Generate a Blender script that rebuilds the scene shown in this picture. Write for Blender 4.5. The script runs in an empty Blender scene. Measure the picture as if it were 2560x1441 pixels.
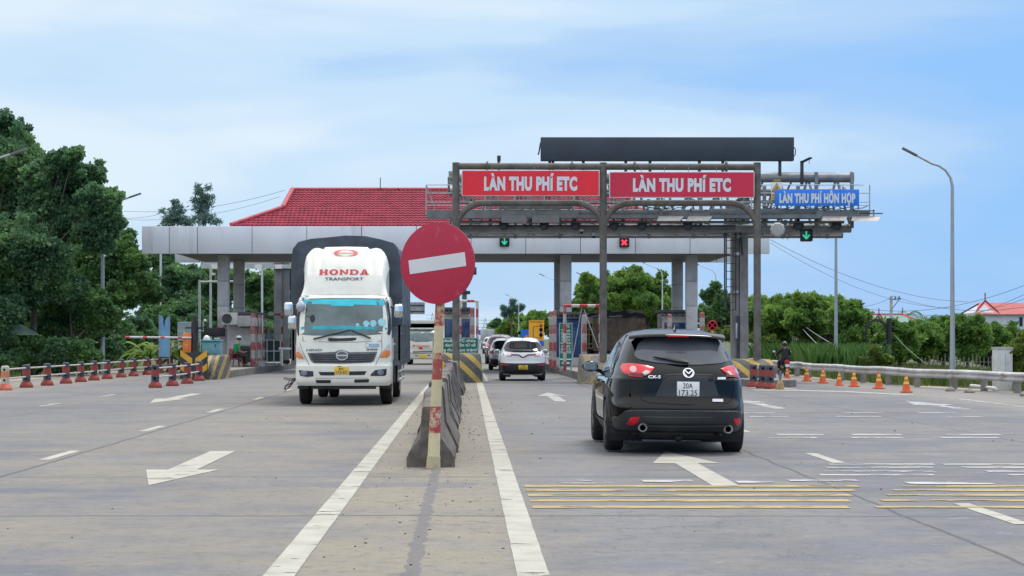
import bpy, bmesh, math, random
import numpy as np
from mathutils import Vector, Matrix
S = bpy.context.scene
COL = S.collection
R = math.radians
F = 4978.0            # focal length in photo pixels (70 mm on 36 mm)
CAM_H = 1.55
# ---------------------------------------------------------------- camera
cd = bpy.data.cameras.new('camera'); cam = bpy.data.objects.new('camera', cd); COL.objects.link(cam)
cam.location = (0, 0, CAM_H); cam.rotation_euler = (R(90), 0, 0)
cd.sensor_width = 36; cd.lens = 70; cd.clip_start = .3; cd.clip_end = 6000
cd.shift_x = 112 / 2560; cd.shift_y = 126.5 / 2560
S.camera = cam
# ---------------------------------------------------------------- sky and sun
SUN_EL, SUN_AZ = R(64), R(28)      # azimuth measured from +Y towards +X
W = bpy.data.worlds.new('World'); S.world = W; W.use_nodes = True
def sky():
    nt = W.node_tree; nt.nodes.clear(); N = nt.nodes.new; L = nt.links.new
    out = N('ShaderNodeOutputWorld'); bg = N('ShaderNodeBackground'); L(bg.outputs[0], out.inputs[0])
    st = N('ShaderNodeTexSky'); st.sky_type = 'NISHITA'; st.sun_disc = False
    st.sun_elevation = SUN_EL; st.sun_rotation = SUN_AZ; st.air_density = 1.0; st.dust_density = .6; st.ozone_density = 2.0
    tc = N('ShaderNodeTexCoord'); sp = N('ShaderNodeSeparateXYZ'); L(tc.outputs['Generated'], sp.inputs[0])
    def mth(op, a, b=None, c=None, clamp=False):
        m = N('ShaderNodeMath'); m.operation = op; m.use_clamp = clamp
        for i, x in enumerate((a, b, c)):
            if x is None: continue
            if hasattr(x, 'is_linked'): L(x, m.inputs[i])
            else: m.inputs[i].default_value = x
        return m.outputs[0]
    zc = mth('ADD', mth('MAXIMUM', sp.outputs[2], 0.0), .10)
    # layered cloud deck seen at a low angle: wide flat bands
    cb = N('ShaderNodeCombineXYZ')
    L(mth('MULTIPLY', sp.outputs[0], 2.3), cb.inputs[0]); L(mth('MULTIPLY', sp.outputs[1], 1.2), cb.inputs[1])
    L(mth('MULTIPLY', sp.outputs[2], 11.0), cb.inputs[2])
    def noise(scale, det, rough, dist, off):
        mp = N('ShaderNodeMapping'); mp.inputs['Location'].default_value = off; L(cb.outputs[0], mp.inputs[0])
        n = N('ShaderNodeTexNoise'); n.inputs['Scale'].default_value = scale; n.inputs['Detail'].default_value = det
        n.inputs['Roughness'].default_value = rough; n.inputs['Distortion'].default_value = dist
        L(mp.outputs[0], n.inputs['Vector']); return n.outputs[0]
    def ramp(fac, pts):
        r = N('ShaderNodeValToRGB'); r.color_ramp.interpolation = 'EASE'
        e = r.color_ramp.elements
        while len(e) < len(pts): e.new(.5)
        for k, (p, c) in zip(e, pts): k.position = p; k.color = (*c, 1) if len(c) == 3 else c
        L(fac, r.inputs[0]); return r.outputs[0]
    def mix(f, a, b, blend='MIX'):
        m = N('ShaderNodeMix'); m.data_type = 'RGBA'; m.blend_type = blend
        for i, x in ((0, f), (6, a), (7, b)):
            if hasattr(x, 'is_linked'): L(x, m.inputs[i])
            elif isinstance(x, tuple): m.inputs[i].default_value = (*x, 1)
            else: m.inputs[i].default_value = x
        return m.outputs[2]
    n1 = noise(1.0, 3, .5, .5, (3.1, .7, 1.35)); n2 = noise(2.8, 5, .55, .5, (8.3, 2.2, 4.1))
    nn = mth('ADD', mth('MULTIPLY', n1, .70), mth('MULTIPLY', n2, .30))
    bank = ramp(mth('MULTIPLY', sp.outputs[2], 5.0), [(0, (.42,)*3), (.25, (.48,)*3), (.44, (.60,)*3), (.65, (.44,)*3), (.85, (.56,)*3), (1, (.54,)*3)])
    nn = mth('ADD', mth('MULTIPLY_ADD', nn, .75, .125), mth('MULTIPLY_ADD', bank, .75, -.375))
    # bluer clear air low on the +X side, white cloud low on the -X side
    side = mth('MULTIPLY', sp.outputs[0], .75)
    low = mth('MULTIPLY_ADD', sp.outputs[2], -.6, .055)
    bias = mth('ADD', mth('SUBTRACT', mth('ADD', nn, low), side), .055)
    deck = ramp(bias, [(.34, (.225, .455, .80)), (.43, (.27, .475, .79)), (.51, (.36, .54, .78)), (.59, (.48, .635, .80)), (.70, (.62, .725, .82))])
    # above the frame the overcast gets thicker and paler
    hi = ramp(sp.outputs[2], [(.0, (0, 0, 0)), (.20, (0, 0, 0)), (.55, (1, 1, 1))])
    deck = mix(hi, deck, (1.25, 1.28, 1.33))
    nis = N('ShaderNodeVectorMath'); nis.operation = 'SCALE'; L(st.outputs[0], nis.inputs[0]); nis.inputs['Scale'].default_value = .07
    L(mix(.86, nis.outputs[0], deck), bg.inputs[0]); bg.inputs[1].default_value = 1.0
sky()
sl = bpy.data.lights.new('sun', 'SUN'); sun = bpy.data.objects.new('sun', sl); COL.objects.link(sun)
sl.energy = 1.5; sl.angle = R(16); sl.color = (1, .95, .87)
d = Vector((math.sin(SUN_AZ) * math.cos(SUN_EL), math.cos(SUN_AZ) * math.cos(SUN_EL), math.sin(SUN_EL)))
sun.rotation_euler = d.to_track_quat('Z', 'Y').to_euler()
S.view_settings.view_transform = 'Standard'; S.view_settings.look = 'None'; S.view_settings.exposure = 0.36; S.view_settings.gamma = 1
S.view_settings.use_curve_mapping = False
S.render.engine = 'CYCLES'; S.cycles.max_bounces = 5; S.cycles.transparent_max_bounces = 4; S.cycles.use_denoising = True; S.cycles.denoising_prefilter = 'ACCURATE'; S.cycles.denoising_input_passes = 'RGB_ALBEDO_NORMAL'
# ---------------------------------------------------------------- helpers
def P(px, py, Y): return Vector(((px - 1168) / F * Y, Y, CAM_H - (py - 847) / F * Y))
def G(px, py):
    Y = CAM_H * F / (py - 847); return Vector(((px - 1168) / F * Y, Y, 0))
ORD = 'first second third fourth fifth sixth seventh eighth ninth tenth eleventh twelfth thirteenth fourteenth fifteenth sixteenth seventeenth eighteenth nineteenth twentieth'.split()
class MB:
    def __init__(s): s.v = []; s.f = []
    def add(s, vs, fs):
        b = len(s.v); s.v += [tuple(x) for x in vs]; s.f += [tuple(b + i for i in q) for q in fs]; return s
    def box(s, x0, x1, y0, y1, z0, z1):
        return s.add([(x0,y0,z0),(x1,y0,z0),(x1,y1,z0),(x0,y1,z0),(x0,y0,z1),(x1,y0,z1),(x1,y1,z1),(x0,y1,z1)],
                     [(0,3,2,1),(4,5,6,7),(0,1,5,4),(1,2,6,5),(2,3,7,6),(3,0,4,7)])
    def beam(s, p, q, w, h=None, up=(0,0,1)):
        p = Vector(p); q = Vector(q); h = h or w; t = (q - p).normalized(); u = Vector(up)
        if abs(t.dot(u)) > .98: u = Vector((0,1,0))
        a = t.cross(u).normalized(); b = a.cross(t).normalized(); a *= w/2; b *= h/2
        return s.add([p-a-b,p+a-b,p+a+b,p-a+b,q-a-b,q+a-b,q+a+b,q-a+b],[(0,3,2,1),(4,5,6,7),(0,1,5,4),(1,2,6,5),(2,3,7,6),(3,0,4,7)])
    def tube(s, pts, r, n=10, cap=True, flat=1.0):
        pts = [Vector(p) for p in pts]; rs = r if isinstance(r, (list, tuple)) else [r]*len(pts)
        prev = None; rings = []
        for i, p in enumerate(pts):
            t = (pts[min(i+1,len(pts)-1)] - pts[max(i-1,0)]).normalized()
            if prev is None:
                u = Vector((0,0,1)) if abs(t.z) < .9 else Vector((0,1,0)); a = t.cross(u).normalized()
            else: a = (prev - t*prev.dot(t)).normalized()
            prev = a; b = t.cross(a)
            rings.append([p + (a*math.cos(2*math.pi*k/n) + b*math.sin(2*math.pi*k/n)*flat)*rs[i] for k in range(n)])
        return s.loft(rings, cap)
    def loft(s, rings, cap=True, close=True):
        n = len(rings[0]); vs = [v for r in rings for v in r]; fs = []
        for i in range(len(rings)-1):
            for k in range(n if close else n-1):
                k2 = (k+1) % n; fs.append((i*n+k, i*n+k2, (i+1)*n+k2, (i+1)*n+k))
        if cap: fs += [tuple(range(n-1,-1,-1)), tuple(range((len(rings)-1)*n, len(rings)*n))]
        return s.add(vs, fs)
    def grid(s, fn, nu, nv): return s.loft([[fn(i/nu, j/nv) for i in range(nu+1)] for j in range(nv+1)], False, False)
    def prism(s, poly, ax, d0, d1):
        m = {'y': lambda a,b,d: (a,d,b), 'x': lambda a,b,d: (d,a,b), 'z': lambda a,b,d: (a,b,d)}[ax]; n = len(poly)
        return s.add([m(a,b,d0) for a,b in poly]+[m(a,b,d1) for a,b in poly],
                     [tuple(range(n-1,-1,-1)), tuple(range(n,2*n))]+[(i,(i+1)%n,n+(i+1)%n,n+i) for i in range(n)])
    def lathe(s, prof, c=(0,0,0), n=20, ax='z'):
        c = Vector(c); rings = []
        for r, h in prof:
            ring = []
            for k in range(n):
                a = 2*math.pi*k/n; u, v = r*math.cos(a), r*math.sin(a)
                ring.append(c + Vector({'z': (u,v,h), 'x': (h,u,v), 'y': (u,h,v)}[ax]))
            rings.append(ring)
        return s.loft(rings, True)
    def ball(s, c, r, n=12, m=8):
        rx, ry, rz = r if isinstance(r, (tuple, list)) else (r, r, r); c = Vector(c)
        return s.loft([[c + Vector((rx*math.sin(t)*math.cos(2*math.pi*k/n), ry*math.sin(t)*math.sin(2*math.pi*k/n), rz*math.cos(t)))
                        for k in range(n)] for t in [max(.05, min(math.pi-.05, math.pi*j/m)) for j in range(m+1)]], True)
    def star(s, poly, proj, off=.01, skirt=.03, rings=4, sub=3):
        """A patch whose outline is a star-shaped polygon laid on a surface proj(a, b, offset)."""
        pts = []
        n = len(poly)
        for i in range(n):
            for k in range(sub):
                t = k/sub; pts.append((poly[i][0]*(1-t)+poly[(i+1)%n][0]*t, poly[i][1]*(1-t)+poly[(i+1)%n][1]*t))
        ca = sum(p[0] for p in pts)/len(pts); cb = sum(p[1] for p in pts)/len(pts)
        rr = []
        if skirt: rr.append([proj(a, b, off-skirt) for a, b in pts])
        for j in range(rings):
            t = 1-j/rings; o = off if j else off-.3*abs(skirt)*.3
            rr.append([proj(ca+(a-ca)*t, cb+(b-cb)*t, o) for a, b in pts])
        s.loft(rr, False)
        base = len(s.v)-len(pts); s.v.append(tuple(proj(ca, cb, off))); c = len(s.v)-1
        s.f += [(base+k, base+(k+1)%len(pts), c) for k in range(len(pts))]
        return s
    def strip(s, pts, w, proj, off=.004):
        """A narrow ribbon along pts laid on a surface."""
        L = []
        for i, p in enumerate(pts):
            a = Vector(pts[max(i-1,0)]); b = Vector(pts[min(i+1,len(pts)-1)]); t = (b-a).normalized(); nrm = Vector((-t.y, t.x))*w/2
            L.append([proj(p[0]+nrm.x, p[1]+nrm.y, off), proj(p[0]-nrm.x, p[1]-nrm.y, off)])
        return s.loft(L, False, False)
    def build(s, name, mat, parent=None, smooth=None, bevel=0, seg=2, fix=True):
        me = bpy.data.meshes.new(name); me.from_pydata(s.v, [], s.f); me.update()
        if fix or bevel:
            bm = bmesh.new(); bm.from_mesh(me)
            if fix: bmesh.ops.recalc_face_normals(bm, faces=bm.faces)
            if bevel:
                es = [e for e in bm.edges if len(e.link_faces) == 2 and e.calc_face_angle(0) > R(38)]
                bmesh.ops.bevel(bm, geom=es, offset=bevel, segments=seg, profile=.5, affect='EDGES', clamp_overlap=True)
            bm.to_mesh(me); bm.free()
        return link(name, me, mat, parent, smooth if smooth is not None else (35 if bevel else None))
def link(name, me, mat, parent=None, smooth=None):
    if smooth is not None:
        me.polygons.foreach_set('use_smooth', [True]*len(me.polygons)); me.set_sharp_from_angle(angle=R(smooth))
    if mat: me.materials.append(mat)
    o = bpy.data.objects.new(name, me); COL.objects.link(o)
    if parent: o.parent = parent
    return o
def tag(o, label=None, cat=None, group=None, kind=None):
    for k, v in (('label', label), ('category', cat), ('group', group), ('kind', kind)):
        if v: o[k] = v
    return o
def thing(name, label, cat, loc=(0,0,0), rz=0, group=None):
    o = bpy.data.objects.new(name, None); COL.objects.link(o); o.empty_display_size = .2
    o.location = loc; o.rotation_euler = (0, 0, rz); return tag(o, label, cat, group)
def copy_tree(o, parent=None):
    c = o.copy(); COL.objects.link(c)
    if parent: c.parent = parent
    for ch in o.children: copy_tree(ch, c)
    return c
_H = []
def text_mesh(body, bold):
    cu = bpy.data.curves.new('t', 'FONT'); cu.body = body; cu.size = 1; cu.offset = bold; cu.space_character = 1+2.2*max(0, bold-.015); cu.resolution_u = 3
    o = bpy.data.objects.new('t', cu); COL.objects.link(o)
    dg = bpy.context.evaluated_depsgraph_get(); me = bpy.data.meshes.new_from_object(o.evaluated_get(dg))
    v = [tuple(x.co[:2]) for x in me.vertices]; f = [tuple(p.vertices) for p in me.polygons]
    bpy.data.objects.remove(o); bpy.data.curves.remove(cu); bpy.data.meshes.remove(me)
    return v, f
def text(name, body, mat, parent, proj, cx, cz, w, h, bold=.02, sx=1):
    """Flat lettering, cap height h, total width w, centred on (cx, cz) of the surface proj(a, b, off)."""
    if not _H: _H.append(max(p[1] for p in text_mesh('H', 0)[0]))
    m = MB(); lines = body if isinstance(body, list) else [(body, cx, cz, w, h)]
    for (t, x, z, ww, hh) in lines:
        v, f = text_mesh(t, bold); x0 = min(p[0] for p in v); x1 = max(p[0] for p in v)
        kx = ww/(x1-x0); kz = hh/_H[0]
        m.add([proj(x + sx*((p[0]-x0)*kx-ww/2), z - hh/2 + p[1]*kz, 0) for p in v], f)
    return m.build(name, mat, parent, fix=False)
def on_back(y): return lambda a, b, o: Vector((a, y-o, b))     # a flat face looking at -Y
def on_front(y): return lambda a, b, o: Vector((a, y+o, b))    # a flat face looking at +Y
# ---------------------------------------------------------------- materials
_M = {}
def nodes(name):
    m = bpy.data.materials.new(name); m.use_nodes = True; nt = m.node_tree
    return m, nt, nt.nodes.new, nt.links.new, nt.nodes['Principled BSDF']
def _noise(nt, scale, det=4, rough=.55, vec=None, stretch=None):
    N = nt.nodes.new; L = nt.links.new
    n = N('ShaderNodeTexNoise'); n.inputs['Scale'].default_value = scale; n.inputs['Detail'].default_value = det; n.inputs['Roughness'].default_value = rough
    if vec is None: vec = N('ShaderNodeTexCoord').outputs['Object']
    if stretch:
        mp = N('ShaderNodeMapping'); mp.inputs['Scale'].default_value = stretch; L(vec, mp.inputs[0]); vec = mp.outputs[0]
    L(vec, n.inputs['Vector']); return n.outputs[0]
def _mix(nt, f, a, b):
    m = nt.nodes.new('ShaderNodeMix'); m.data_type = 'RGBA'
    for i, x in ((0, f), (6, a), (7, b)):
        if hasattr(x, 'is_linked'): nt.links.new(x, m.inputs[i])
        elif isinstance(x, (tuple, list)): m.inputs[i].default_value = (*x[:3], 1)
        else: m.inputs[i].default_value = x
    return m.outputs[2]
def _math(nt, op, a, b=None, c=None, clamp=False):
    m = nt.nodes.new('ShaderNodeMath'); m.operation = op; m.use_clamp = clamp
    for i, x in enumerate((a, b, c)):
        if x is None: continue
        if hasattr(x, 'is_linked'): nt.links.new(x, m.inputs[i])
        else: m.inputs[i].default_value = x
    return m.outputs[0]
def _range(nt, v, a, b):
    m = nt.nodes.new('ShaderNodeMapRange'); m.inputs[1].default_value = a; m.inputs[2].default_value = b
    m.interpolation_type = 'SMOOTHSTEP'; nt.links.new(v, m.inputs[0]); return m.outputs[0]
def sc(c, k): return tuple(min(1, x*k) for x in c[:3])
def finish(nt, bs, col, rough=.55, metal=0, coat=0, bump=0, bs_scale=60, em=0, alpha=None):
    if hasattr(col, 'is_linked'): nt.links.new(col, bs.inputs['Base Color'])
    else: bs.inputs['Base Color'].default_value = (*col[:3], 1)
    bs.inputs['Roughness'].default_value = rough; bs.inputs['Metallic'].default_value = metal; bs.inputs['Coat Weight'].default_value = coat
    bs.inputs['Coat Roughness'].default_value = .06
    if bump:
        b = nt.nodes.new('ShaderNodeBump'); b.inputs['Strength'].default_value = bump; b.inputs['Distance'].default_value = .02
        nt.links.new(_noise(nt, bs_scale, 5), b.inputs['Height']); nt.links.new(b.outputs[0], bs.inputs['Normal'])
    if em:
        if hasattr(col, 'is_linked'): nt.links.new(col, bs.inputs['Emission Color'])
        else: bs.inputs['Emission Color'].default_value = (*col[:3], 1)
        bs.inputs['Emission Strength'].default_value = em
def mat(name, col, rough=.55, metal=0, var=.15, vs=3, bump=0, bsc=60, dirt=None, coat=0, em=0, stretch=None):
    if name in _M: return _M[name]
    m, nt, N, L, bs = nodes(name)
    n = _range(nt, _noise(nt, vs, 6, .6, stretch=stretch), .3, .7)
    c = _mix(nt, n, sc(col, 1-var), sc(col, 1+var))
    if dirt:
        dc, amt, ds = dirt[:3]; d = _range(nt, _noise(nt, ds, 7, .65, stretch=dirt[3] if len(dirt) > 3 else None), .62-amt*.35, .72)
        c = _mix(nt, _math(nt, 'MULTIPLY', d, min(1, amt+.3)), c, dc)
    finish(nt, bs, c, rough, metal, coat, bump, bsc, em); _M[name] = m; return m
def stripes(name, cols, period, vec=(0,0,1), off=0, duty=.5, wear=.2, rough=.6, worn=(.42,.40,.36), bump=.1, edge=.0):
    """Painted bands along vec of the object's own coordinates, chipped and dirty."""
    if name in _M: return _M[name]
    m, nt, N, L, bs = nodes(name)
    d = N('ShaderNodeVectorMath'); d.operation = 'DOT_PRODUCT'; L(N('ShaderNodeTexCoord').outputs['Object'], d.inputs[0]); d.inputs[1].default_value = vec
    t = _math(nt, 'FRACT', _math(nt, 'DIVIDE', _math(nt, 'SUBTRACT', d.outputs['Value'], off-50*period), period))
    c = _mix(nt, _math(nt, 'LESS_THAN', t, duty), cols[1], cols[0])
    c = _mix(nt, _math(nt, 'MULTIPLY', _range(nt, _noise(nt, 3, 5), .35, .75), .35), c, sc(worn, .5))
    c = _mix(nt, _range(nt, _noise(nt, 9, 8, .7), .70-wear*.4, .74-wear*.25), c, worn)
    finish(nt, bs, c, rough, bump=bump, bs_scale=30); _M[name] = m; return m
def foliage(name, dark, light, trans=.25, hue=None):
    if name in _M: return _M[name]
    m, nt, N, L, bs = nodes(name)
    g = N('ShaderNodeNewGeometry'); c = _mix(nt, g.outputs['Random Per Island'], dark, light)
    c = _mix(nt, _range(nt, _noise(nt, .55, 3), .40, .66), c, sc(light, 1.25) if hue is None else hue)
    finish(nt, bs, c, .55); bs.inputs['Specular IOR Level'].default_value = .35
    tr = N('ShaderNodeBsdfTranslucent'); L(c, tr.inputs[0]); mx = N('ShaderNodeMixShader'); mx.inputs[0].default_value = trans
    L(bs.outputs[0], mx.inputs[1]); L(tr.outputs[0], mx.inputs[2]); L(mx.outputs[0], nt.nodes['Material Output'].inputs[0])
    _M[name] = m; return m
WHITE = mat('white_paint', (.74,.74,.73), .4, var=.05, dirt=(( .45,.42,.38), .15, 5))
CREAM = mat('cream_truck_paint', (.78,.78,.70), .28, var=.05, coat=.5, dirt=((.55,.51,.42), .14, 2.2))
BLACKP = mat('black_car_paint', (.0005,.001,.0015), .2, var=.05, coat=1.0); BLACKP.node_tree.nodes['Principled BSDF'].inputs['Specular IOR Level'].default_value = .0; BLACKP.node_tree.nodes['Principled BSDF'].inputs['Coat Roughness'].default_value = .02; BLACKP.node_tree.nodes['Principled BSDF'].inputs['Coat IOR'].default_value = 1.42
PLASTIC = mat('black_plastic', (.020,.024,.028), .5, var=.2)
RUBBER = mat('rubber', (.018,.018,.019), .8, var=.25, vs=8)
DARKM = mat('dark_metal', (.05,.055,.06), .5, .4, var=.3)
STEEL = mat('weathered_steel', (.22,.235,.25), .55, .35, var=.25, vs=2.5, dirt=((.20,.14,.09), .28, 5))
GALV = mat('galvanised_steel', (.42,.46,.50), .45, .5, var=.18, vs=4, dirt=((.30,.27,.24), .12, 3))
CHROME = mat('chrome', (.75,.77,.8), .12, 1, var=.04)
SILVER = mat('silver_plastic', (.62,.64,.67), .3, .4, var=.05)
GLASS = mat('dark_window_glass', (.014,.018,.023), .08, var=.15)
REDP = mat('red_lens', (.60,.008,.022), .22, var=.2, vs=12, coat=.25)
CLEAR = mat('clear_lens', (.55,.52,.52), .12, var=.12, vs=20, coat=.7)
AMBER = mat('amber_lens', (.75,.20,.02), .2, var=.15, vs=14, coat=.5)
PLATEW = mat('plate_white', (.78,.80,.80), .45, var=.05); PLATEY = mat('plate_yellow', (.78,.50,.06), .45, var=.05)
INK = mat('black_lettering', (.02,.02,.022), .5, var=.1)
CONC = mat('concrete', (.27,.255,.23), .9, var=.22, vs=2, bump=.35, bsc=22, dirt=((.10,.095,.09), .4, 1.6))
CONCD = mat('grimy_concrete', (.145,.130,.115), .92, var=.35, vs=5, bump=.6, bsc=14, dirt=((.05,.048,.048), .5, 3.5))
REDWHITE = stripes('red_white_paint', ((.40,.03,.035),(.50,.49,.46)), .74, wear=.4)
REDWHITED = stripes('worn_red_white_paint', ((.27,.028,.035),(.33,.32,.31)), .74, wear=.55, worn=(.22,.20,.18))
YELBLACK = stripes('yellow_black_paint', ((.56,.36,.03),(.045,.045,.05)), .62, vec=(.8,.2,.75), duty=.46, wear=.3, worn=(.20,.18,.15))
# ---------------------------------------------------------------- vehicles
def curve(zs, vs):
    """Monotone cubic through the table."""
    zs = list(zs); vs = list(vs); n = len(zs); dl = [(vs[i+1]-vs[i])/(zs[i+1]-zs[i]) for i in range(n-1)]
    m = [dl[0]]+[0 if dl[i-1]*dl[i] <= 0 else 2*dl[i-1]*dl[i]/(dl[i-1]+dl[i]) for i in range(1, n-1)]+[dl[-1]]
    def f(z):
        if z <= zs[0]: return vs[0]
        if z >= zs[-1]: return vs[-1]
        i = max(k for k in range(n-1) if zs[k] <= z); h = zs[i+1]-zs[i]; t = (z-zs[i])/h
        return (1+2*t)*(1-t)**2*vs[i] + t*(1-t)**2*h*m[i] + t*t*(3-2*t)*vs[i+1] + t*t*(t-1)*h*m[i+1]
    return f
class Hull:
    """A closed body given by a rounded plan outline at every height: half width w, rear end yr, front end yf, squareness n. Forward is +Y."""
    def __init__(s, rows):
        z = [r[0] for r in rows]; s.z0, s.z1 = z[0], z[-1]; s.zs = z
        s.w = curve(z, [r[1] for r in rows]); s.yr = curve(z, [r[2] for r in rows]); s.yf = curve(z, [r[3] for r in rows]); s.n = curve(z, [r[4] for r in rows])
    def _p(s, z): return s.w(z), (s.yf(z)+s.yr(z))/2, (s.yf(z)-s.yr(z))/2, s.n(z)
    def end(s, x, z, sgn):
        w, yc, l, n = s._p(z); g = min(.9995, abs(x)/w); return yc + sgn*l*(1-g**n)**(1/n)
    def _off(s, p, sgn, o, e=.012):
        x, z = p; y = s.end(x, z, sgn)
        dx = (s.end(x+e, z, sgn)-s.end(x-e, z, sgn))/(2*e); dz = (s.end(x, min(z+e, s.z1), sgn)-s.end(x, max(z-e, s.z0), sgn))/(2*e)
        dx = max(-3, min(3, dx)); dz = max(-3, min(3, dz))
        return Vector((x, y, z)) + Vector((-dx, 1, -dz)).normalized()*sgn*o
    def rear(s, x, z, o=0): return s._off((x, z), -1, o)
    def front(s, x, z, o=0): return s._off((x, z), 1, o)
    def side(s, sg):
        def f(y, z, o=0):
            w, yc, l, n = s._p(z); q = min(.9995, abs(y-yc)/l); x = w*(1-q**n)**(1/n)
            dz = (s.w(min(z+.02, s.z1))-s.w(max(z-.02, s.z0)))/.04; v = Vector((1, 0, -dz)).normalized()
            return Vector((sg*(x+v.x*o), y, z+v.z*o))
        return f
    def mesh(s, dz=.03, ns=40, ne=18, arches=(), rarch=.4):
        zs = set(s.zs); k = s.z0
        while k < s.z1: zs.add(round(k, 4)); k += dz
        zs = sorted(zs); rings = []
        for z in zs:
            w, yc, l, n = s._p(z); fc = .5**(1/n); ring = []
            def U(N): return [fc*(1.5*t-.5*t**3) for t in (-1+2*i/N for i in range(N))]
            for g in U(ne): ring.append((w*g, yc-l*(1-abs(g)**n)**(1/n), z))
            for g in U(ns): ring.append((w*(1-abs(g)**n)**(1/n), yc+l*g, z))
            for g in U(ne): ring.append((-w*g, yc+l*(1-abs(g)**n)**(1/n), z))
            for g in U(ns): ring.append((-w*(1-abs(g)**n)**(1/n), yc-l*g, z))
            rings.append(ring)
        m = MB(); m.loft(rings, True)
        if arches:
            out = []
            for f in m.f:
                if len(f) == 4:
                    c = sum((Vector(m.v[i]) for i in f), Vector())/4
                    if abs(c.x) > .55*s.w(c.z) and any(math.hypot(c.y-ya, c.z-za) < rarch for ya, za in arches): continue
                out.append(f)
            m.f = out
        return m
def wheel(parent, x, y, r, wd, rim=GALV, detail=True, mat_t=RUBBER):
    s = 1 if x > 0 else -1
    m = MB(); pr = [(r*.62,-wd*.42),(r*.9,-wd*.5),(r*.985,-wd*.40),(r,-wd*.2),(r,wd*.2),(r*.985,wd*.40),(r*.9,wd*.5),(r*.62,wd*.42)]
    m.lathe(pr, (x, y, r), 28, 'x'); t = m.build('wheel', mat_t, parent, smooth=50)
    k = MB(); k.lathe([(r*.2,s*wd*.30),(r*.24,s*wd*.47),(r*.17,s*wd*.5),(.01,s*wd*.5)], (x,y,r), 14, 'x')
    k.lathe([(r*.64,s*wd*.30),(r*.66,s*wd*.47),(r*.60,s*wd*.44),(r*.58,s*wd*.3)], (x,y,r), 28, 'x')
    if detail:
        for a in range(5):
            c = 2*math.pi*a/5; p = Vector((x+s*wd*.44, y, r)); d = Vector((0, math.cos(c), math.sin(c)))
            k.beam(p+d*r*.15, p+d*r*.62, r*.14, wd*.1, up=(1,0,0))
    k.build('rim', rim, t, smooth=40)
    return t
def arch_trim(h, ya, za, r, mt, parent, w=.075, off=.014):
    for sg in (1, -1):
        f = h.side(sg); m = MB(); L = []
        for i in range(25):
            a = R(-28+236*i/24); L.append([f(ya+(r-.012)*math.cos(a), max(h.z0, za+(r-.012)*math.sin(a)), -.10), f(ya+(r-.012)*math.cos(a), max(h.z0, za+(r-.012)*math.sin(a)), off),
                                            f(ya+(r+w)*math.cos(a), max(h.z0, za+(r+w)*math.sin(a)), off), f(ya+(r+w)*math.cos(a), max(h.z0, za+(r+w)*math.sin(a)), -.01)])
        m.loft(L, False, False); m.build('wheel_arch', mt, parent, smooth=40)
        k = MB(); k.loft([[(sg*xx, ya+(r+.015)*math.cos(R(t)), za+(r+.015)*math.sin(R(t))) for t in range(-30, 211, 15)] for xx in (.45, h.w(za+.1)-.02)], False, False)
        k.build('wheel_well', PLASTIC, parent)
def mirror_poly(p): return [(-a, b) for a, b in reversed(p)]
def person_skin(name, mat_, parent, pts, edges, sub=2):
    """One continuous body: joints with radii, grown by the skin tool and applied."""
    me = bpy.data.meshes.new(name); me.from_pydata([p[:3] for p in pts], edges, []); o = bpy.data.objects.new(name, me); COL.objects.link(o)
    sm = o.modifiers.new('s', 'SKIN'); sm.use_smooth_shade = True
    for i, p in enumerate(pts):
        me.skin_vertices[0].data[i].radius = (p[3], p[4] if len(p) > 4 else p[3]); me.skin_vertices[0].data[i].use_root = (i == 0)
    o.modifiers.new('u', 'SUBSURF').levels = sub
    dg = bpy.context.evaluated_depsgraph_get(); m2 = bpy.data.meshes.new_from_object(o.evaluated_get(dg)); bpy.data.objects.remove(o)
    m2.polygons.foreach_set('use_smooth', [True]*len(m2.polygons)); m2.materials.clear()
    return link(name, m2, mat_, parent)
def suv_rows(L, Wd, H, rear, k=1.0, zb=.22):
    """Station table of a compact SUV; rear = [(z, inset from the rear end)] profile."""
    rz = curve([a for a, b in rear], [b for a, b in rear]); hw = Wd/2
    tab = [(zb,.90,.22),(max(.32, zb+.05),.955,.10),(.45,.985,.02),(.60,.995,.0),(.75,1.0,.02),(.90,.992,.10),(.98,.972,.35),(1.03,.945,.95),(1.08,.915,1.10),
           (1.20,.865,1.32),(1.35,.795,1.58),(1.48,.725,1.83),(1.56,.665,2.02),(1.605,.59,2.2),(1.635,.47,2.42),(1.652,.30,2.6),(1.66,.12,2.9)]
    return [(z*H/1.66, hw*w, rz(z), L-f, 6.6 if z < 1.0 else (5.4 if z < 1.5 else 3.6)) for z, w, f in tab]
def mirrors(t, h, y, z, paint, ex=1.0):
    for sg in (-1, 1):
        x = h.side(sg)(y, z)[0]; m = MB()
        m.ball((x+sg*.17*ex, y, z+.07), (.125, .085, .085), 14, 8); m.beam((x-sg*.04, y+.02, z-.02), (x+sg*.10, y+.01, z+.02), .05, .05)
        o = m.build('mirror', paint, t, smooth=50)
        g = MB(); g.star([(sg*a+x+sg*.17*ex, z+.07+b) for a, b in ((-.10,-.045),(-.06,-.065),(.07,-.06),(.105,-.02),(.095,.05),(.0,.065),(-.085,.05))], on_back(y-.078), .008, .02)
        g.build('mirror_glass', mat('mirror_glass', (.25,.31,.33), .08, .8, var=.05), o)
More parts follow.
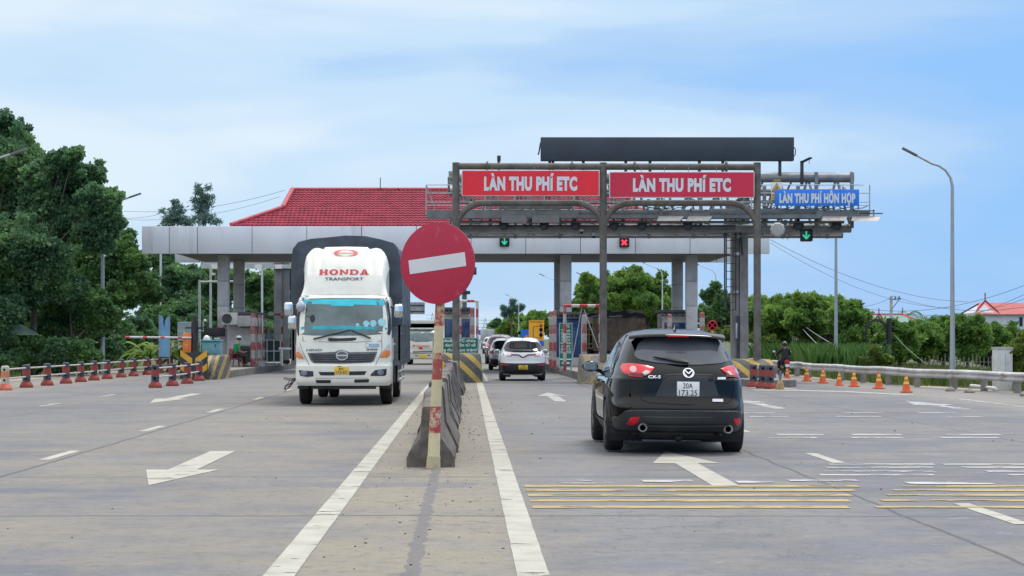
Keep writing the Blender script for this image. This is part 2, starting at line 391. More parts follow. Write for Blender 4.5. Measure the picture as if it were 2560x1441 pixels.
def suv():
    rear = [(.22,.30),(.30,.17),(.36,.10),(.45,.03),(.58,.0),(.64,.01),(.70,.055),(.76,.10),(.85,.115),(1.0,.125),(1.06,.15),(1.12,.22),(1.2,.31),(1.35,.46),(1.48,.60),(1.56,.68),(1.605,.76),(1.635,.92),(1.652,1.2),(1.66,1.6)]
    Z0 = 26.45
    t = thing('suv', 'black five-door SUV with white plate and red tail lamps waiting at the entrance lane', 'car', (2.825, Z0, 0), R(0))
    t.rotation_euler[1] = R(.8)
    h = Hull(suv_rows(4.54, 1.86, 1.69, rear, zb=.29)); ax = [(.97, .36), (3.67, .36)]
    s = Z0/F
    def q(X, Y):
        px = 1460+X/4.239; py = 810+Y/4.239; return ((px-1692)*s, CAM_H-(py-847-(px-1692)*.021)*s)
    b = h.mesh(.025, 56, 22, ax, .40); b.build('body', BLACKP, t, smooth=32)
    rp = h.rear; sp = h.side(-1)
    arch_trim(h, .97, .36, .40, PLASTIC, t); arch_trim(h, 3.67, .36, .40, PLASTIC, t)
    for x in (-.815, .815):
        for y, za in ax: wheel(t, x, y, .365, .245, mat('alloy_rim', (.20,.21,.22), .3, .8, var=.1))
    # hatch glass under the spoiler
    gl = [q(*p) for p in ((525,310),(575,205),(650,150),(800,135),(1000,128),(1200,132),(1400,142),(1480,200),(1555,320),(1578,390),(1440,428),(1200,442),(1000,440),(700,410),(560,378),(522,345))]
    o = MB().star(gl, rp, .012, .03, 7).build('rear_window', mat('smoked_glass_sheen', (.085,.094,.110), .12, var=.12), t, smooth=30)  # glass base colour lightened to stand for reflected sky and interior light
    wv = [q(*p) for p in ((715,372),(830,372),(960,390),(1085,418),(1085,440),(960,425),(820,392))]
    MB().star(wv, rp, .05, .03, 2).build('wiper', PLASTIC, o)
    # spoiler: a curved slab that overhangs the glass
    def spf(u, v):
        a = (u-.5)*2; x = .655*a; zt = h.z1*.962-.035*abs(a)**3; y0 = .78; yb = .43+.10*abs(a)**2.4
        sec = [(y0, zt+.022), (yb+.20, zt+.016), (yb+.09, zt-.004), (yb+.03, zt-.030), (yb+.02, zt-.048), (yb+.04, zt-.060), (yb+.15, zt-.062), (y0, zt-.05)]
        k = v*(len(sec)-1); i = min(int(k), len(sec)-2); f = k-i
        return Vector((x, sec[i][0]*(1-f)+sec[i+1][0]*f, sec[i][1]*(1-f)+sec[i+1][1]*f))
    m = MB(); m.grid(spf, 24, 12); m.build('spoiler', BLACKP, t, smooth=40)
    MB().box(-.14, .14, .415, .44, 1.572, 1.585).build('brake_light', REDP, t)
    # lower cladding on the bumper
    tb = [q(*p)[1] for p in ((330,985),(430,905),(640,903),(1000,908),(1400,915),(1600,922),(1680,985))]; xb = [q(*p)[0] for p in ((330,985),(430,905),(640,903),(1000,908),(1400,915),(1600,922),(1680,985))]
    top = curve(xb, tb)
    m = MB(); m.grid(lambda u, v: rp(-.86+1.72*u, .30+(top(-.86+1.72*u)-.30)*v, .014 if 0 < v < 1 else -.01), 40, 16); cl = m.build('bumper_cladding', mat('grey_cladding', (.026,.031,.036), .42, var=.12), t, smooth=40)
    m = MB(); m.strip([q(*p) for p in ((580,975),(800,985),(1040,988),(1300,990),(1560,985))], .02, rp, .02); m.strip([q(*p) for p in ((600,1062),(800,1072),(1040,1075),(1300,1075),(1500,1072))], .02, rp, .03)
    m.build('bumper_crease', mat('crease_plastic', (.06,.068,.075), .35, var=.1), cl)
    for pts in (((425,1058),(462,985),(556,980),(540,1035),(492,1062)), ((1543,1012),(1616,1006),(1630,1058),(1592,1086),(1560,1055))):
        MB().star([q(*p) for p in pts], rp, .026, .03, 3).build('fog_reflector', REDP, t, smooth=30)
    for X, Y in ((590,1100),(1503,1125)):
        x, z = q(X, Y); y = rp(x, z)[1]
        m = MB(); m.lathe([(.038,.03),(.040,-.03),(.050,-.05),(.060,-.03),(.060,.22)], (x, y-.035, z), 20, 'y'); e = m.build('exhaust', mat('satin_tip', (.62,.63,.62), .35, .5, var=.05), t, smooth=40)
        MB().lathe([(.038,.0),(.01,.0)], (x, y-.055, z), 16, 'y').build('exhaust_bore', INK, e)
    m = MB(); m.box(-.62, .62, .35, 4.0, .25, .33); m.tube([(-.5,.55,.26),(.5,.55,.26)], .09, 10); m.ball((.02,.4,.22), (.07,.07,.06))
    m.box(-.45,.2,.5,.9,.22,.28); m.tube([(-.58,.30,.29),(-.2,.6,.26),(.3,.6,.26),(.58,.30,.28)], .035, 6)
    m.build('underbody', PLASTIC, t)
    # lamps
    for pts, cc, inn in ((((372,462),(398,428),(470,424),(545,430),(640,448),(716,472),(665,535),(600,560),(560,566),(450,560),(398,522),(380,490)), (497,492), ((585,525),(625,500),(668,512),(650,535),(610,550))),
                         (((1428,490),(1500,462),(1580,455),(1640,455),(1690,478),(1693,555),(1640,592),(1575,580),(1490,545)), (1625,520), ((1480,520),(1515,520),(1545,555),(1520,560)))):
        P_ = [q(*p) for p in pts]; e = MB().star(P_, rp, .018, .05, 5).build('tail_lamp', REDP, t, smooth=30)
        x, z = q(*cc); MB().star([(x+.042*math.cos(a), z+.042*math.sin(a)) for a in [2*math.pi*k/14 for k in range(14)]], rp, .026, .01, 2, 1).build('lamp_lens', mat('pink_lens', (.66,.42,.40), .15, var=.1, coat=.6), e, smooth=40)
        MB().star([q(*p) for p in inn], rp, .024, .01, 2).build('reverse_lens', CLEAR, e)
        xs = [p[0] for p in P_]; lo = min(p[1] for p in P_); mx = (min(xs)+max(xs))/2; wd = (max(xs)-min(xs))/2; MB().star([(mx-wd*.62, lo+.012), (mx+wd*.45, lo+.012), (mx+wd*.62, lo+.045), (mx-wd*.72, lo+.045)], rp, .021, .01, 2).build('lower_lens', mat('dark_red_lens', (.13,.006,.012), .25, var=.2, coat=.25), e)
    # trim in the hatch: number plate recess, badge, emblem, plate
    rc = [q(*p) for p in ((832,542),(1080,535),(1330,548),(1400,775),(1060,782),(722,768))]
    MB().star(rc, rp, .004, 0, 4).build('plate_recess', mat('recess_black', (.022,.026,.030), .45, var=.1), t, smooth=30)
    m = MB(); m.strip([q(*p) for p in ((800,598),(832,545),(1080,538),(1330,551),(1345,606))], .012, rp, .012)
    m.build('hatch_crease', mat('crease_black', (.035,.04,.045), .45, var=.1), t)
    gap = mat('panel_gap', (.003,.003,.003), .8, var=.1)
    m = MB(); m.strip([q(*p) for p in ((530,375),(540,430),(560,500),(540,600),(545,700),(575,800),(640,835),(1050,860),(1480,850),(1540,810),(1570,700),(1560,600),(1580,500),(1585,400))], .008, rp, .005)
    m.build('hatch_gap', gap, t)
    c = q(1071, 697); yp = rp(c[0], c[1])[1]-.018; m = MB(); m.box(c[0]-.147, c[0]+.147, yp, yp+.012, c[1]-.100, c[1]+.100); pl = m.build('number_plate', PLATEW, t, bevel=.006)
    text('plate_lettering', [('20A', c[0]-.005, c[1]+.047, .13, .068), ('173.25', c[0], c[1]-.047, .245, .072)], INK, pl, on_back(yp-.003), 0, 0, 0, 0, .004)
    MB().box(c[0]-.152, c[0]+.152, yp+.002, yp+.010, c[1]-.105, c[1]+.105).build('plate_frame', CHROME, pl)
    ex, ez = q(1076, 531); er = lambda k: [(ex+.070*k*math.cos(a), ez+.053*k*math.sin(a)) for a in [2*math.pi*i/28 for i in range(29)]]
    m = MB(); m.strip(er(1), .013, rp, .022)
    for sg in (1, -1):
        m.strip([(ex-sg*.066, ez+.026), (ex-sg*.045, ez+.024), (ex-sg*.025, ez+.012), (ex, ez-.012)], .014, rp, .023)
        m.strip([(ex-sg*.020, ez-.045), (ex-sg*.048, ez-.02), (ex-sg*.062, ez+.012)], .009, rp, .0225)
    m.build('emblem', CHROME, t)
    a = q(712, 566); text('model_badge', 'CX-5', CHROME, t, lambda x, z, o: rp(x, z, .018), a[0], a[1], .165, .034, .03)
    a = q(1425, 588); m = MB(); m.star([(a[0]+x, a[1]+z) for x, z in ((-.056,-.014),(-.05,.014),(.06,.014),(.054,-.014))], rp, .016, .01, 2); m.build('trim_badge', SILVER, t)
    a = q(1384, 819); m = MB(); m.star([(a[0]+x, a[1]+z) for x, z in ((-.072,-.02),(-.068,.02),(.072,.02),(.072,-.02))], rp, .010, .0, 2); m.build('sticker', PLATEW, t)
    # glass along both sides, door seams, handles, sill trim
    for sg in (-1, 1):
        f = h.side(sg)
        for poly in ([(.98,1.17),(1.28,1.14),(1.40,1.43),(1.15,1.37)], [(1.36,1.13),(2.28,1.09),(2.28,1.50),(1.48,1.45)], [(2.36,1.09),(3.28,1.06),(2.85,1.38),(2.36,1.50)]):
            MB().star(poly, f, .006, .02, 3, 4).build('side_window', GLASS, t, smooth=30)
        m = MB()
        for y, z0, z1 in ((2.32,.42,1.08),(1.42,.62,1.12),(3.30,.45,1.04)): m.strip([(y, z0+(z1-z0)*i/8) for i in range(9)], .008, f, .004)
        m.build('door_gap', gap, t)
        m = MB()
        for y in (1.62, 2.58): m.tube([f(y+.2*k/4, .93, .012+.02*math.sin(math.pi*k/4)) for k in range(5)], .014, 8)
        m.build('door_handle', BLACKP, t, smooth=50)
        m = MB(); m.strip([(1.38+1.87*i/12, .34) for i in range(13)], .13, f, .016); m.build('sill_cladding', PLASTIC, t)
        m = MB(); m.strip([(1.38+1.87*i/12, .27) for i in range(13)], .02, f, .020); m.build('sill_trim', CHROME, t)
        m = MB(); m.strip([(.95,1.152),(1.3,1.118),(2.3,1.072),(3.3,1.045)], .014, f, .008); m.build('window_trim', CHROME, t)
    mirrors(t, h, 3.02, 1.06, BLACKP)
    m = MB(); m.loft([[(-.02,.95,1.672),(.02,.95,1.672),(.012,.78,1.665),(-.012,.78,1.665)],[(-.012,.86,1.72),(.012,.86,1.72),(.006,.80,1.71),(-.006,.80,1.71)],[(-.003,.80,1.755),(.003,.80,1.755),(.002,.785,1.755),(-.002,.785,1.755)]])
    m.build('antenna', BLACKP, t, smooth=50)
    MB().star([(-.75,1.05),(.75,1.05),(.6,1.5),(-.6,1.5)], lambda a, b, o: h.front(a, b, o), .01, .02, 5, 5).build('windscreen', GLASS, t, smooth=30)
suv()
def small_car(name, label, px, Zr, paint, Wd=1.74, H=1.6, L=4.2, lamp='side', plate='yellow', kind=0, rz=0):
    """Cars in the queue ahead, seen from behind."""
    rear = [(.22,.26),(.32,.10),(.45,.02),(.58,.0),(.68,.02),(.78,.05),(.9,.06),(1.0,.08),(1.06,.12),(1.12,.20),(1.2,.30),(1.35,.45),(1.48,.58),(1.56,.70),(1.605,.85),(1.635,1.0),(1.652,1.25),(1.66,1.6)]
    if kind == 2: rear = [(a, b if a < 1.0 else b*1.9-.06) for a, b in rear]
    t = thing(name, label, 'car', ((px-1168)/F*Zr, Zr, 0), rz); h = Hull(suv_rows(L, Wd, H, rear)); k = H/1.66; rp = h.rear; w = Wd/2
    ax = [(.85, .33), (L-.92, .33)]
    h.mesh(.035, 44, 16, ax, .37).build('body', paint, t, smooth=32)
    arch_trim(h, ax[0][0], .33, .37, PLASTIC, t); arch_trim(h, ax[1][0], .33, .37, PLASTIC, t)
    for x in (-w+.13, w-.13):
        for y, za in ax: wheel(t, x, y, .335, .21)
    o = MB().star([(-.66*w/.87,1.13*k),(-.70*w/.87,1.22*k),(-.58*w/.87,1.44*k),(-.42*w/.87,1.50*k),(0,1.515*k),(.42*w/.87,1.50*k),(.58*w/.87,1.44*k),(.70*w/.87,1.22*k),(.66*w/.87,1.13*k),(.3,1.09*k),(-.3,1.09*k)], rp, .030, .05, 6).build('rear_window', GLASS, t, smooth=30)
    MB().star([(-.02,1.12*k),(.28,1.11*k),(.30,1.135*k),(.0,1.15*k)], rp, .04, .03, 2).build('wiper', PLASTIC, o)
    m = MB(); m.grid(lambda u, v: rp((-1+2*u)*w*.97, .24+.30*v+(.10*v*abs(-1+2*u)**3), .012 if 0 < v < 1 else -.01), 24, 8); m.build('bumper', PLASTIC, t, smooth=40)
    pz = .50 if kind == 1 else .78
    yp = rp(0, pz)[1]-.03; m = MB(); m.box(-.17, .17, yp, yp+.03, pz-.08, pz+.08); pl = m.build('number_plate', PLATEY if plate == 'yellow' else PLATEW, t, bevel=.006)
    if kind == 1:
        text('plate_lettering', [('37G', 0, pz+.038, .13, .055), ('002.93', 0, pz-.038, .26, .055)], INK, pl, on_back(yp-.004), 0, 0, 0, 0, .004)
        m = MB(); m.strip([(-.72,.965),(-.4,.955),(-.17,.945),(-.07,.885),(0,.865),(.07,.885),(.17,.945),(.4,.955),(.72,.965)], .05, rp, .018); m.build('light_bar', mat('light_bar', (.16,.012,.03), .2, var=.1, coat=.5), t, smooth=30)
        m = MB()
        for sg in (-1, 1): m.strip([(sg*.055,.955),(sg*.03,.915),(0,.875)], .018, rp, .022)
        m.build('emblem', CHROME, t)
        for sg in (-1, 1):
            m = MB(); m.star([(sg*a, b) for a, b in ((.42,.89),(.42,.925),(.60,.93),(.60,.895))], rp, .016, .01, 2); m.build('tail_lamp', mat('pale_red_lens', (.85,.25,.22), .2, var=.1, coat=.4), t)
            m = MB(); m.star([(sg*a, b) for a, b in ((.54,.56),(.54,.60),(.80,.62),(.80,.58))], rp, .018, .01, 2); m.build('reflector', REDP, t)
        m = MB(); m.grid(lambda u, v: rp((-1+2*u)*w*.965, .26+.38*v+.03*abs(-1+2*u)**4, .017), 24, 6); m.build('bumper_cladding', PLASTIC, t, smooth=40)
    else:
        for sg in (-1, 1):
            pts = [(w*.62,.88),(w*.60,.98),(w*.84,1.02),(w*.945,1.0),(w*.945,.88),(w*.80,.84)] if kind != 3 else [(w*.78,.80),(w*.76,1.10),(w*.86,1.18),(w*.94,1.0),(w*.94,.80)]
            MB().star([(sg*a, b*k) for a, b in pts], rp, .014, .04, 4).build('tail_lamp', REDP, t, smooth=30)
            MB().star([(sg*a, b) for a, b in ((w*.62,.48),(w*.62,.56),(w*.88,.57),(w*.88,.50))], rp, .024, .01, 2).build('reflector', mat('dull_red_lens', (.35,.02,.03), .3, var=.1), t)
    for sg in (-1, 1):
        f = h.side(sg)
        for poly in ([(1.05,1.08*k),(1.95,1.06*k),(1.95,1.46*k),(1.35,1.42*k)], [(2.03,1.06*k),(2.95,1.03*k),(2.5,1.40*k),(2.03,1.46*k)]):
            MB().star(poly, f, .006, .02, 3, 3).build('side_window', GLASS, t, smooth=30)
        m = MB(); m.tube([f(1.0, 1.55*k, .0), f(1.0, 1.59*k, .03), f(2.4, 1.585*k, .03), f(2.5, 1.55*k, .0)], .014, 6); m.build('roof_rail', SILVER, t, smooth=50)
    mirrors(t, h, 2.9, 1.02*k, paint)
    m = MB(); m.loft([[(-.018,.9,h.z1-.03),(.018,.9,h.z1-.03),(.01,.76,h.z1-.035),(-.01,.76,h.z1-.035)],[(-.004,.78,h.z1+.06),(.004,.78,h.z1+.06),(.003,.765,h.z1+.06),(-.003,.765,h.z1+.06)]]); m.build('antenna', PLASTIC, t, smooth=50)
    return t
CWHITE = mat('white_car_paint', (.78,.79,.80), .25, var=.03, coat=.8); CSILV = mat('silver_car_paint', (.50,.53,.58), .3, .5, var=.05, coat=.8); CRED = mat('maroon_car_paint', (.13,.012,.025), .25, var=.1, coat=.8)
small_car('crossover', 'white crossover with black lower bumper and yellow plate, last of the open-lane queue', 1308, 72.8, CWHITE, 1.72, 1.60, 4.0, kind=1)
small_car('hatchback', 'silver car with red tail lamp directly ahead of the white crossover', 1266, 98, CSILV, 1.74, 1.58, 4.1, plate='white')
small_car('suv', 'maroon SUV with white roof edge ahead of the silver car', 1251, 121, CRED, 1.84, 1.80, 4.6, kind=3, plate='white')
small_car('suv', 'white SUV at the front part of the queue, behind the grey box truck', 1242, 158, CWHITE, 1.82, 1.78, 4.6, kind=3, plate='white')
small_car('suv', 'white SUV whose roof and dark window show above the white crossover', 1282, 140, CWHITE, 1.80, 1.64, 4.4, plate='white')
small_car('suv', 'distant white car whose roof just shows beyond the queue', 1228, 205, CWHITE, 1.8, 1.75, 4.5, plate='white')
# ---------------------------------------------------------------- the big oncoming truck
def slab_O(m, x, z, rx, rz, w, wz, proj, cut=0, n=28):
    L = []
    for i in range(n+1):
        a = 2*math.pi*i/n; L.append([proj(x+rx*math.cos(a), z+rz*math.sin(a), 0), proj(x+(rx-w)*math.cos(a), z+(rz-wz)*math.sin(a), 0)])
    m.loft(L, False, False)
def honda_letters(m, x0, x1, zc, hh, proj):
    w = (x1-x0)/5.0; g = w*.07; st = w*.22; se = hh*.17
    def r(a, b, c, d): m.add([proj(a, c, 0), proj(b, c, 0), proj(b, d, 0), proj(a, d, 0)], [(0,1,2,3)])
    def sh(p): m.add([proj(a, b, 0) for a, b in p], [tuple(range(len(p)))])
    lo, hi = zc-hh/2, zc+hh/2
    for i, ch in enumerate('HONDA'):
        a = x0+i*w+g; b = x0+(i+1)*w-g; mid = (a+b)/2
        if ch == 'H':
            for c in (a+w*.06, b-w*.06-st): r(c, c+st, lo+se, hi-se); r(c-w*.06, c+st+w*.06, lo, lo+se); r(c-w*.06, c+st+w*.06, hi-se, hi)
            r(a+w*.06+st, b-w*.06-st, zc-se*.5, zc+se*.5)
        if ch == 'O': slab_O(m, mid, zc, (b-a)/2, hh*.53, st*1.05, se*1.0, proj)
        if ch == 'N':
            r(a+w*.05, a+w*.05+st*.8, lo+se, hi-se); r(b-w*.05-st*.8, b-w*.05, lo+se, hi-se); r(a, a+st*1.2, lo, lo+se); r(a, a+st*1.1, hi-se, hi); r(b-st*1.2, b, hi-se, hi)
            sh([(a+w*.05+st*.8, hi), (b-w*.05-st*.8, lo+hh*.32), (b-w*.05-st*.8, lo), (a+w*.05+st*.8, hi-hh*.36)])
        if ch == 'D':
            r(a+w*.05, a+w*.05+st, lo+se, hi-se); r(a, a+w*.42, lo, lo+se); r(a, a+w*.42, hi-se, hi); c0 = a+w*.42; rx = b-c0; L = []
            for k in range(13):
                t = -math.pi/2+math.pi*k/12; L.append([proj(c0+rx*math.cos(t), zc+hh/2*math.sin(t), 0), proj(c0+(rx-st*1.05)*math.cos(t), zc+(hh/2-se)*math.sin(t), 0)])
            m.loft(L, False, False)
        if ch == 'A':
            sh([(a+w*.10, lo+se), (a+w*.10+st*.8, lo+se), (mid+st*.1, hi), (mid-st*.55, hi)]); sh([(b-w*.10-st*1.05, lo+se), (b-w*.10, lo+se), (mid+st*.6, hi), (mid-st*.25, hi)])
            r(a, a+w*.36, lo, lo+se); r(b-w*.38, b, lo, lo+se); r(a+w*.30, b-w*.30, lo+hh*.26, lo+hh*.26+se*.9)
def cargo_truck():
    Z0 = 46.0; X0 = -2.87; s = Z0/F
    t = thing('cargo_truck', 'big white cab-over cargo truck with dark tarpaulin cover driving toward the no-entry sign', 'truck', (X0, Z0, 0), R(180))
    def q(X, Y): return ((680+X/3.003-857.6)*s, CAM_H-(560+Y/3.003-847)*s)     # photo reading -> (towards photo right, height)
    rows = [(.46,1.06,-1.95,-.07,9),(.56,1.12,-1.95,-.01,9),(.92,1.125,-1.95,.0,9),(.96,1.115,-1.95,-.03,9),(1.2,1.115,-1.95,-.05,10),(1.6,1.11,-1.95,-.10,10),(2.0,1.10,-1.95,-.20,11),(2.45,1.075,-1.95,-.33,10),(2.53,1.04,-1.95,-.39,8),(2.58,.97,-1.92,-.50,7),(2.60,.90,-1.85,-.62,6)]
    h = Hull(rows); fp = lambda a, b, o=0: h.front(-a, b, o)
    h.mesh(.05, 30, 24, [(-1.35,.48)], .58).build('cab', CREAM, t, smooth=32)
    Q = lambda *ps: [q(*p) for p in ps]
    gl = MB().star(Q((190,830),(186,760),(205,590),(225,562),(420,556),(640,556),(835,560),(855,600),(868,700),(872,800),(866,825),(700,838),(500,840),(300,838)), fp, .008, .03, 6, 4).build('windscreen', mat('truck_glass', (.085,.13,.13), .10, var=.5, vs=1.3, coat=.5), t, smooth=30)
    teal = mat('teal_shade', (.04,.60,.72), .35, var=.1, vs=6)
    MB().star(Q((222,570),(440,566),(640,566),(835,570),(842,612),(610,606),(605,618),(440,616),(436,606),(215,600)), fp, .014, .0, 3, 4).build('sun_strip', teal, gl)
    m = MB(); m.star(Q((215,775),(330,766),(620,766),(860,780),(862,795),(600,794),(215,793)), fp, .012, .0, 3, 4); m.build('dash_reflection', mat('teal_dash_reflection', (.03,.42,.50), .5, var=.25, vs=5), gl)  # teal dash as reflected in the screen, laid on as a coloured patch
    m = MB()
    for X, Y, r in ((705,750,24),(757,748,26),(822,740,30),(640,760,14)): m.star([(q(X, Y)[0]+r*.0031*math.cos(a), q(X, Y)[1]+r*.0031*math.sin(a)) for a in [math.pi*k/6 for k in range(12)]], fp, .013, 0, 2, 1)
    m.build('dash_doll', mat('pale_teal', (.28,.58,.64), .5, var=.25, vs=14), gl)
    m = MB(); m.star([(q(300,712)[0]+.062*math.cos(a), q(300,712)[1]+.095*math.sin(a)) for a in [math.pi*k/6 for k in range(12)]], fp, .012, 0, 2, 1); m.strip(Q((250,690),(290,705)), .02, fp, .012); m.build('round_mirror', INK, gl)
    m = MB()
    for a, b in (((310,868),(585,800)),((740,862),(590,800))):
        p0, p1 = q(*a), q(*b); pts = [fp(p0[0]+(p1[0]-p0[0])*k/8, p0[1]+(p1[1]-p0[1])*k/8, .05) for k in range(9)]; m.tube(pts, [.022]*5+[.014]*4, 6)
    m.build('wiper', PLASTIC, t)
    m = MB(); m.star(Q((195,845),(186,820),(180,740),(196,590),(220,555),(230,552),(210,600),(192,740),(200,832)), fp, .012, .02, 2); m.star(Q((865,832),(880,800),(876,700),(860,590),(845,556),(856,552),(872,600),(888,720),(892,790),(880,836)), fp, .012, .02, 2)
    m.build('screen_pillar', PLASTIC, t)
    # mouldings, grille, lamps, bumper openings
    gapm = mat('panel_gap', (.003,.003,.003), .8)
    m = MB(); m.strip(Q((232,882),(420,888),(640,888),(825,880)), .009, fp, .006); m.strip(Q((228,845),(232,882)), .009, fp, .006); m.strip(Q((825,838),(822,880),(825,960),(790,1030),(778,1062)), .009, fp, .006); m.strip(Q((205,895),(235,970),(280,1062)), .009, fp, .006)
    m.strip(Q((172,1068),(500,1075),(885,1062)), .035, fp, .008); m.build('seam', gapm, t)
    m = MB(); m.star(Q((415,876),(425,856),(500,860),(610,855),(634,856),(628,872),(600,878),(440,882)), fp, .014, .03, 2, 4); m.build('hood_vent', PLASTIC, t)
    gr = MB().star(Q((265,970),(470,962),(500,950),(525,946),(555,955),(580,964),(790,960),(765,1030),(740,1042),(525,1050),(310,1046),(290,1025)), fp, .012, .03, 4, 4).build('grille', mat('grille_grey', (.13,.135,.14), .4, .3, var=.2), t, smooth=30)
    m = MB()
    for Y in (984, 1000, 1016, 1032): m.strip(Q((285+(Y-984)*.6,Y),(400,Y+3),(525,Y+4),(650,Y+2),(772-(Y-984)*.5,Y-2)), .026, fp, .024)
    m.build('grille_slat', mat('grille_dark', (.025,.025,.028), .5), gr)
    ex, ez = q(526, 990); m = MB()
    L = [(ex+.128*math.cos(a), ez+.10*math.sin(a)) for a in [2*math.pi*i/28 for i in range(29)]]; m.strip(L, .022, fp, .055); m.strip([(ex-.13, ez), (ex+.13, ez)], .028, fp, .056)
    em = m.build('emblem', mat('emblem_silver', (.55,.56,.57), .35, .3), t); MB().star(L, fp, .040, .03, 2, 1).build('emblem_disc', mat('emblem_grey', (.13,.135,.14), .5), em)
    for dkk, poly, inner, turn in ((0, ((178,900),(200,925),(240,990),(248,1020),(215,1010),(180,995),(172,950)), ((182,960),(205,965),(236,1005),(225,1015),(185,1003)), 0), (1, ((880,890),(884,985),(865,1003),(806,1006),(815,985),(850,925)), ((838,952),(882,950),(880,990),(862,1002),(808,1004)), 0)):
        e = MB().star(Q(*poly), fp, .014, .04, 4, 3).build('headlamp', CLEAR, t, smooth=30); MB().star(Q(*inner), fp, .024, .01, 2, 3).build('indicator', AMBER, e)
    m = MB()
    for poly in (((348,1112),(470,1112),(470,1138),(365,1138)), ((580,1108),(712,1106),(695,1134),(580,1137)), ((326,1172),(442,1172),(440,1195),(335,1195)), ((618,1168),(732,1166),(725,1190),(618,1192))): m.star(Q(*poly), fp, .006, 0, 2, 3)
    m.strip(Q((190,1168),(330,1160),(720,1158),(900,1150)), .008, fp, .004); m.build('bumper_opening', INK, t)
    for poly, cc in ((((200,1098),(310,1106),(312,1145),(260,1150),(212,1140)), (240,1120)), (((740,1142),(742,1128),(775,1098),(860,1088),(858,1130),(845,1142)), (815,1116))):
        e = MB().star(Q(*poly), fp, .010, .03, 3, 3).build('fog_lamp', mat('lamp_black', (.03,.03,.04), .25, coat=.5), t); x, z = q(*cc)
        MB().star([(x+.075*math.cos(a), z+.06*math.sin(a)) for a in [math.pi*k/8 for k in range(16)]], fp, .022, .02, 2, 1).build('fog_lens', mat('fog_glass', (.25,.27,.38), .08, .3, coat=.8), e, smooth=40)
    c = q(523, 1101); yy = fp(c[0], c[1])[1]+.02; m = MB(); m.box(-c[0]-.165, -c[0]+.165, yy-.02, yy, c[1]-.085, c[1]+.085); pl = m.build('number_plate', PLATEY, t, bevel=.005)
    text('plate_lettering', [('89C', c[0], c[1]+.038, .13, .056), ('172.67', c[0], c[1]-.038, .26, .056)], INK, pl, lambda a, b, o: Vector((-a, yy+.004, b)), 0, 0, 0, 0, .004)
    tp = lambda off: (lambda a, b, o: fp(a, b, off))
    a = q(316, 948); text('maker_badge', 'HINO', mat('badge_grey', (.16,.17,.18), .4), t, tp(.014), a[0], a[1], .36, .050, .03)
    a = q(750, 944); text('model_badge', '500', mat('badge_dark', (.14,.05,.07), .35), t, tp(.014), a[0], a[1], .26, .038, .04)
    a = q(764, 911); bl = mat('sticker_blue', (.10,.38,.62), .4); m = MB(); m.star([(a[0]+x, a[1]+z) for x, z in ((-.105,-.028),(-.105,.028),(.12,.028),(.12,-.028))], fp, .010, 0, 2); st = m.build('sticker', bl, t)
    text('sticker_lettering', 'oiaiivi', PLATEW, st, tp(.015), a[0]+.006, a[1], .2, .03, .02); a = q(714, 910); m = MB(); m.strip([(a[0]+.045*math.cos(k*.4), a[1]+.045*math.sin(k*.4)) for k in range(17)], .012, fp, .012); a = q(748, 928); m.strip([(a[0]-.16, a[1]), (a[0]+.16, a[1])], .009, fp, .012); m.build('sticker_mark', mat('sticker_grey', (.45,.50,.58), .4), t)
    # side of the cab
    for sg in (-1, 1):
        f = h.side(sg); MB().star([(-.62,1.55),(-1.55,1.60),(-1.55,2.30),(-.95,2.34),(-.72,2.1)], f, .006, .02, 3, 4).build('side_window', GLASS, t, smooth=30)
        m = MB()
        for y, z0, z1 in ((-.45,.9,2.3),(-1.62,.95,2.3)): m.strip([(y-.25*max(0,(z0+(z1-z0)*i/8-1.6)), z0+(z1-z0)*i/8) for i in range(9)], .01, f, .005)
        m.build('door_gap', gapm, t)
        m = MB(); m.tube([f(-1.45+.04*k, 1.42, .02+.02*math.sin(math.pi*k/4)) for k in range(5)], .016, 8); m.build('door_handle', SILVER, t)
        m = MB(); m.box(sg*.85 if sg > 0 else -1.10, 1.10 if sg > 0 else -.85, -.95, -.55, .38, .44); m.box(sg*.85 if sg > 0 else -1.10, 1.10 if sg > 0 else -.85, -.95, -.6, .62, .67); m.build('step', DARKM, t)
    # mirrors on arms (photo left has two stacked, photo right one)
    for a, b in (((112, 638), 1), ((140, 740), 1), ((946, 652), -1)):
        x, z = q(*a); y = -.45; m = MB(); m.box(-x-.10, -x+.10, y-.06, y+.06, z-.16, z+.16); mi = m.build('wing_mirror', CHROME, t, bevel=.05, seg=3)
        k = MB(); k.tube([(-x, y, z+.05), (-x-b*.18, y-.02, z+.1), (h.side(1 if x < 0 else -1)(-.5, z)[0], -.5, z+.08)], .018, 8); k.build('mirror_arm', PLASTIC, mi, smooth=50)
    x, z = q(212, 622); m = MB(); m.ball((-x, fp(x, z)[1]+.14, z), (.11, .05, .13)); m.tube([(-x, fp(x, z)[1]+.12, z+.1), (-x-.02, fp(x, z)[1]-.05, z+.26), (-x-.22, fp(x, z)[1]-.15, z+.26)], .016, 8); m.build('blind_spot_mirror', mat('mirror_grey', (.45,.47,.5), .25, .6), t, smooth=50)
    # wind deflector on the roof: five-lobed top, flat middle panel
    XA = [0,.50,.56,.66,.80,.90,.97,1.02]; ztop = curve(XA, [3.735,3.72,3.68,3.705,3.69,3.58,3.46,3.2]); zbot = curve(XA, [2.575,2.572,2.57,2.565,2.56,2.555,2.55,2.545])
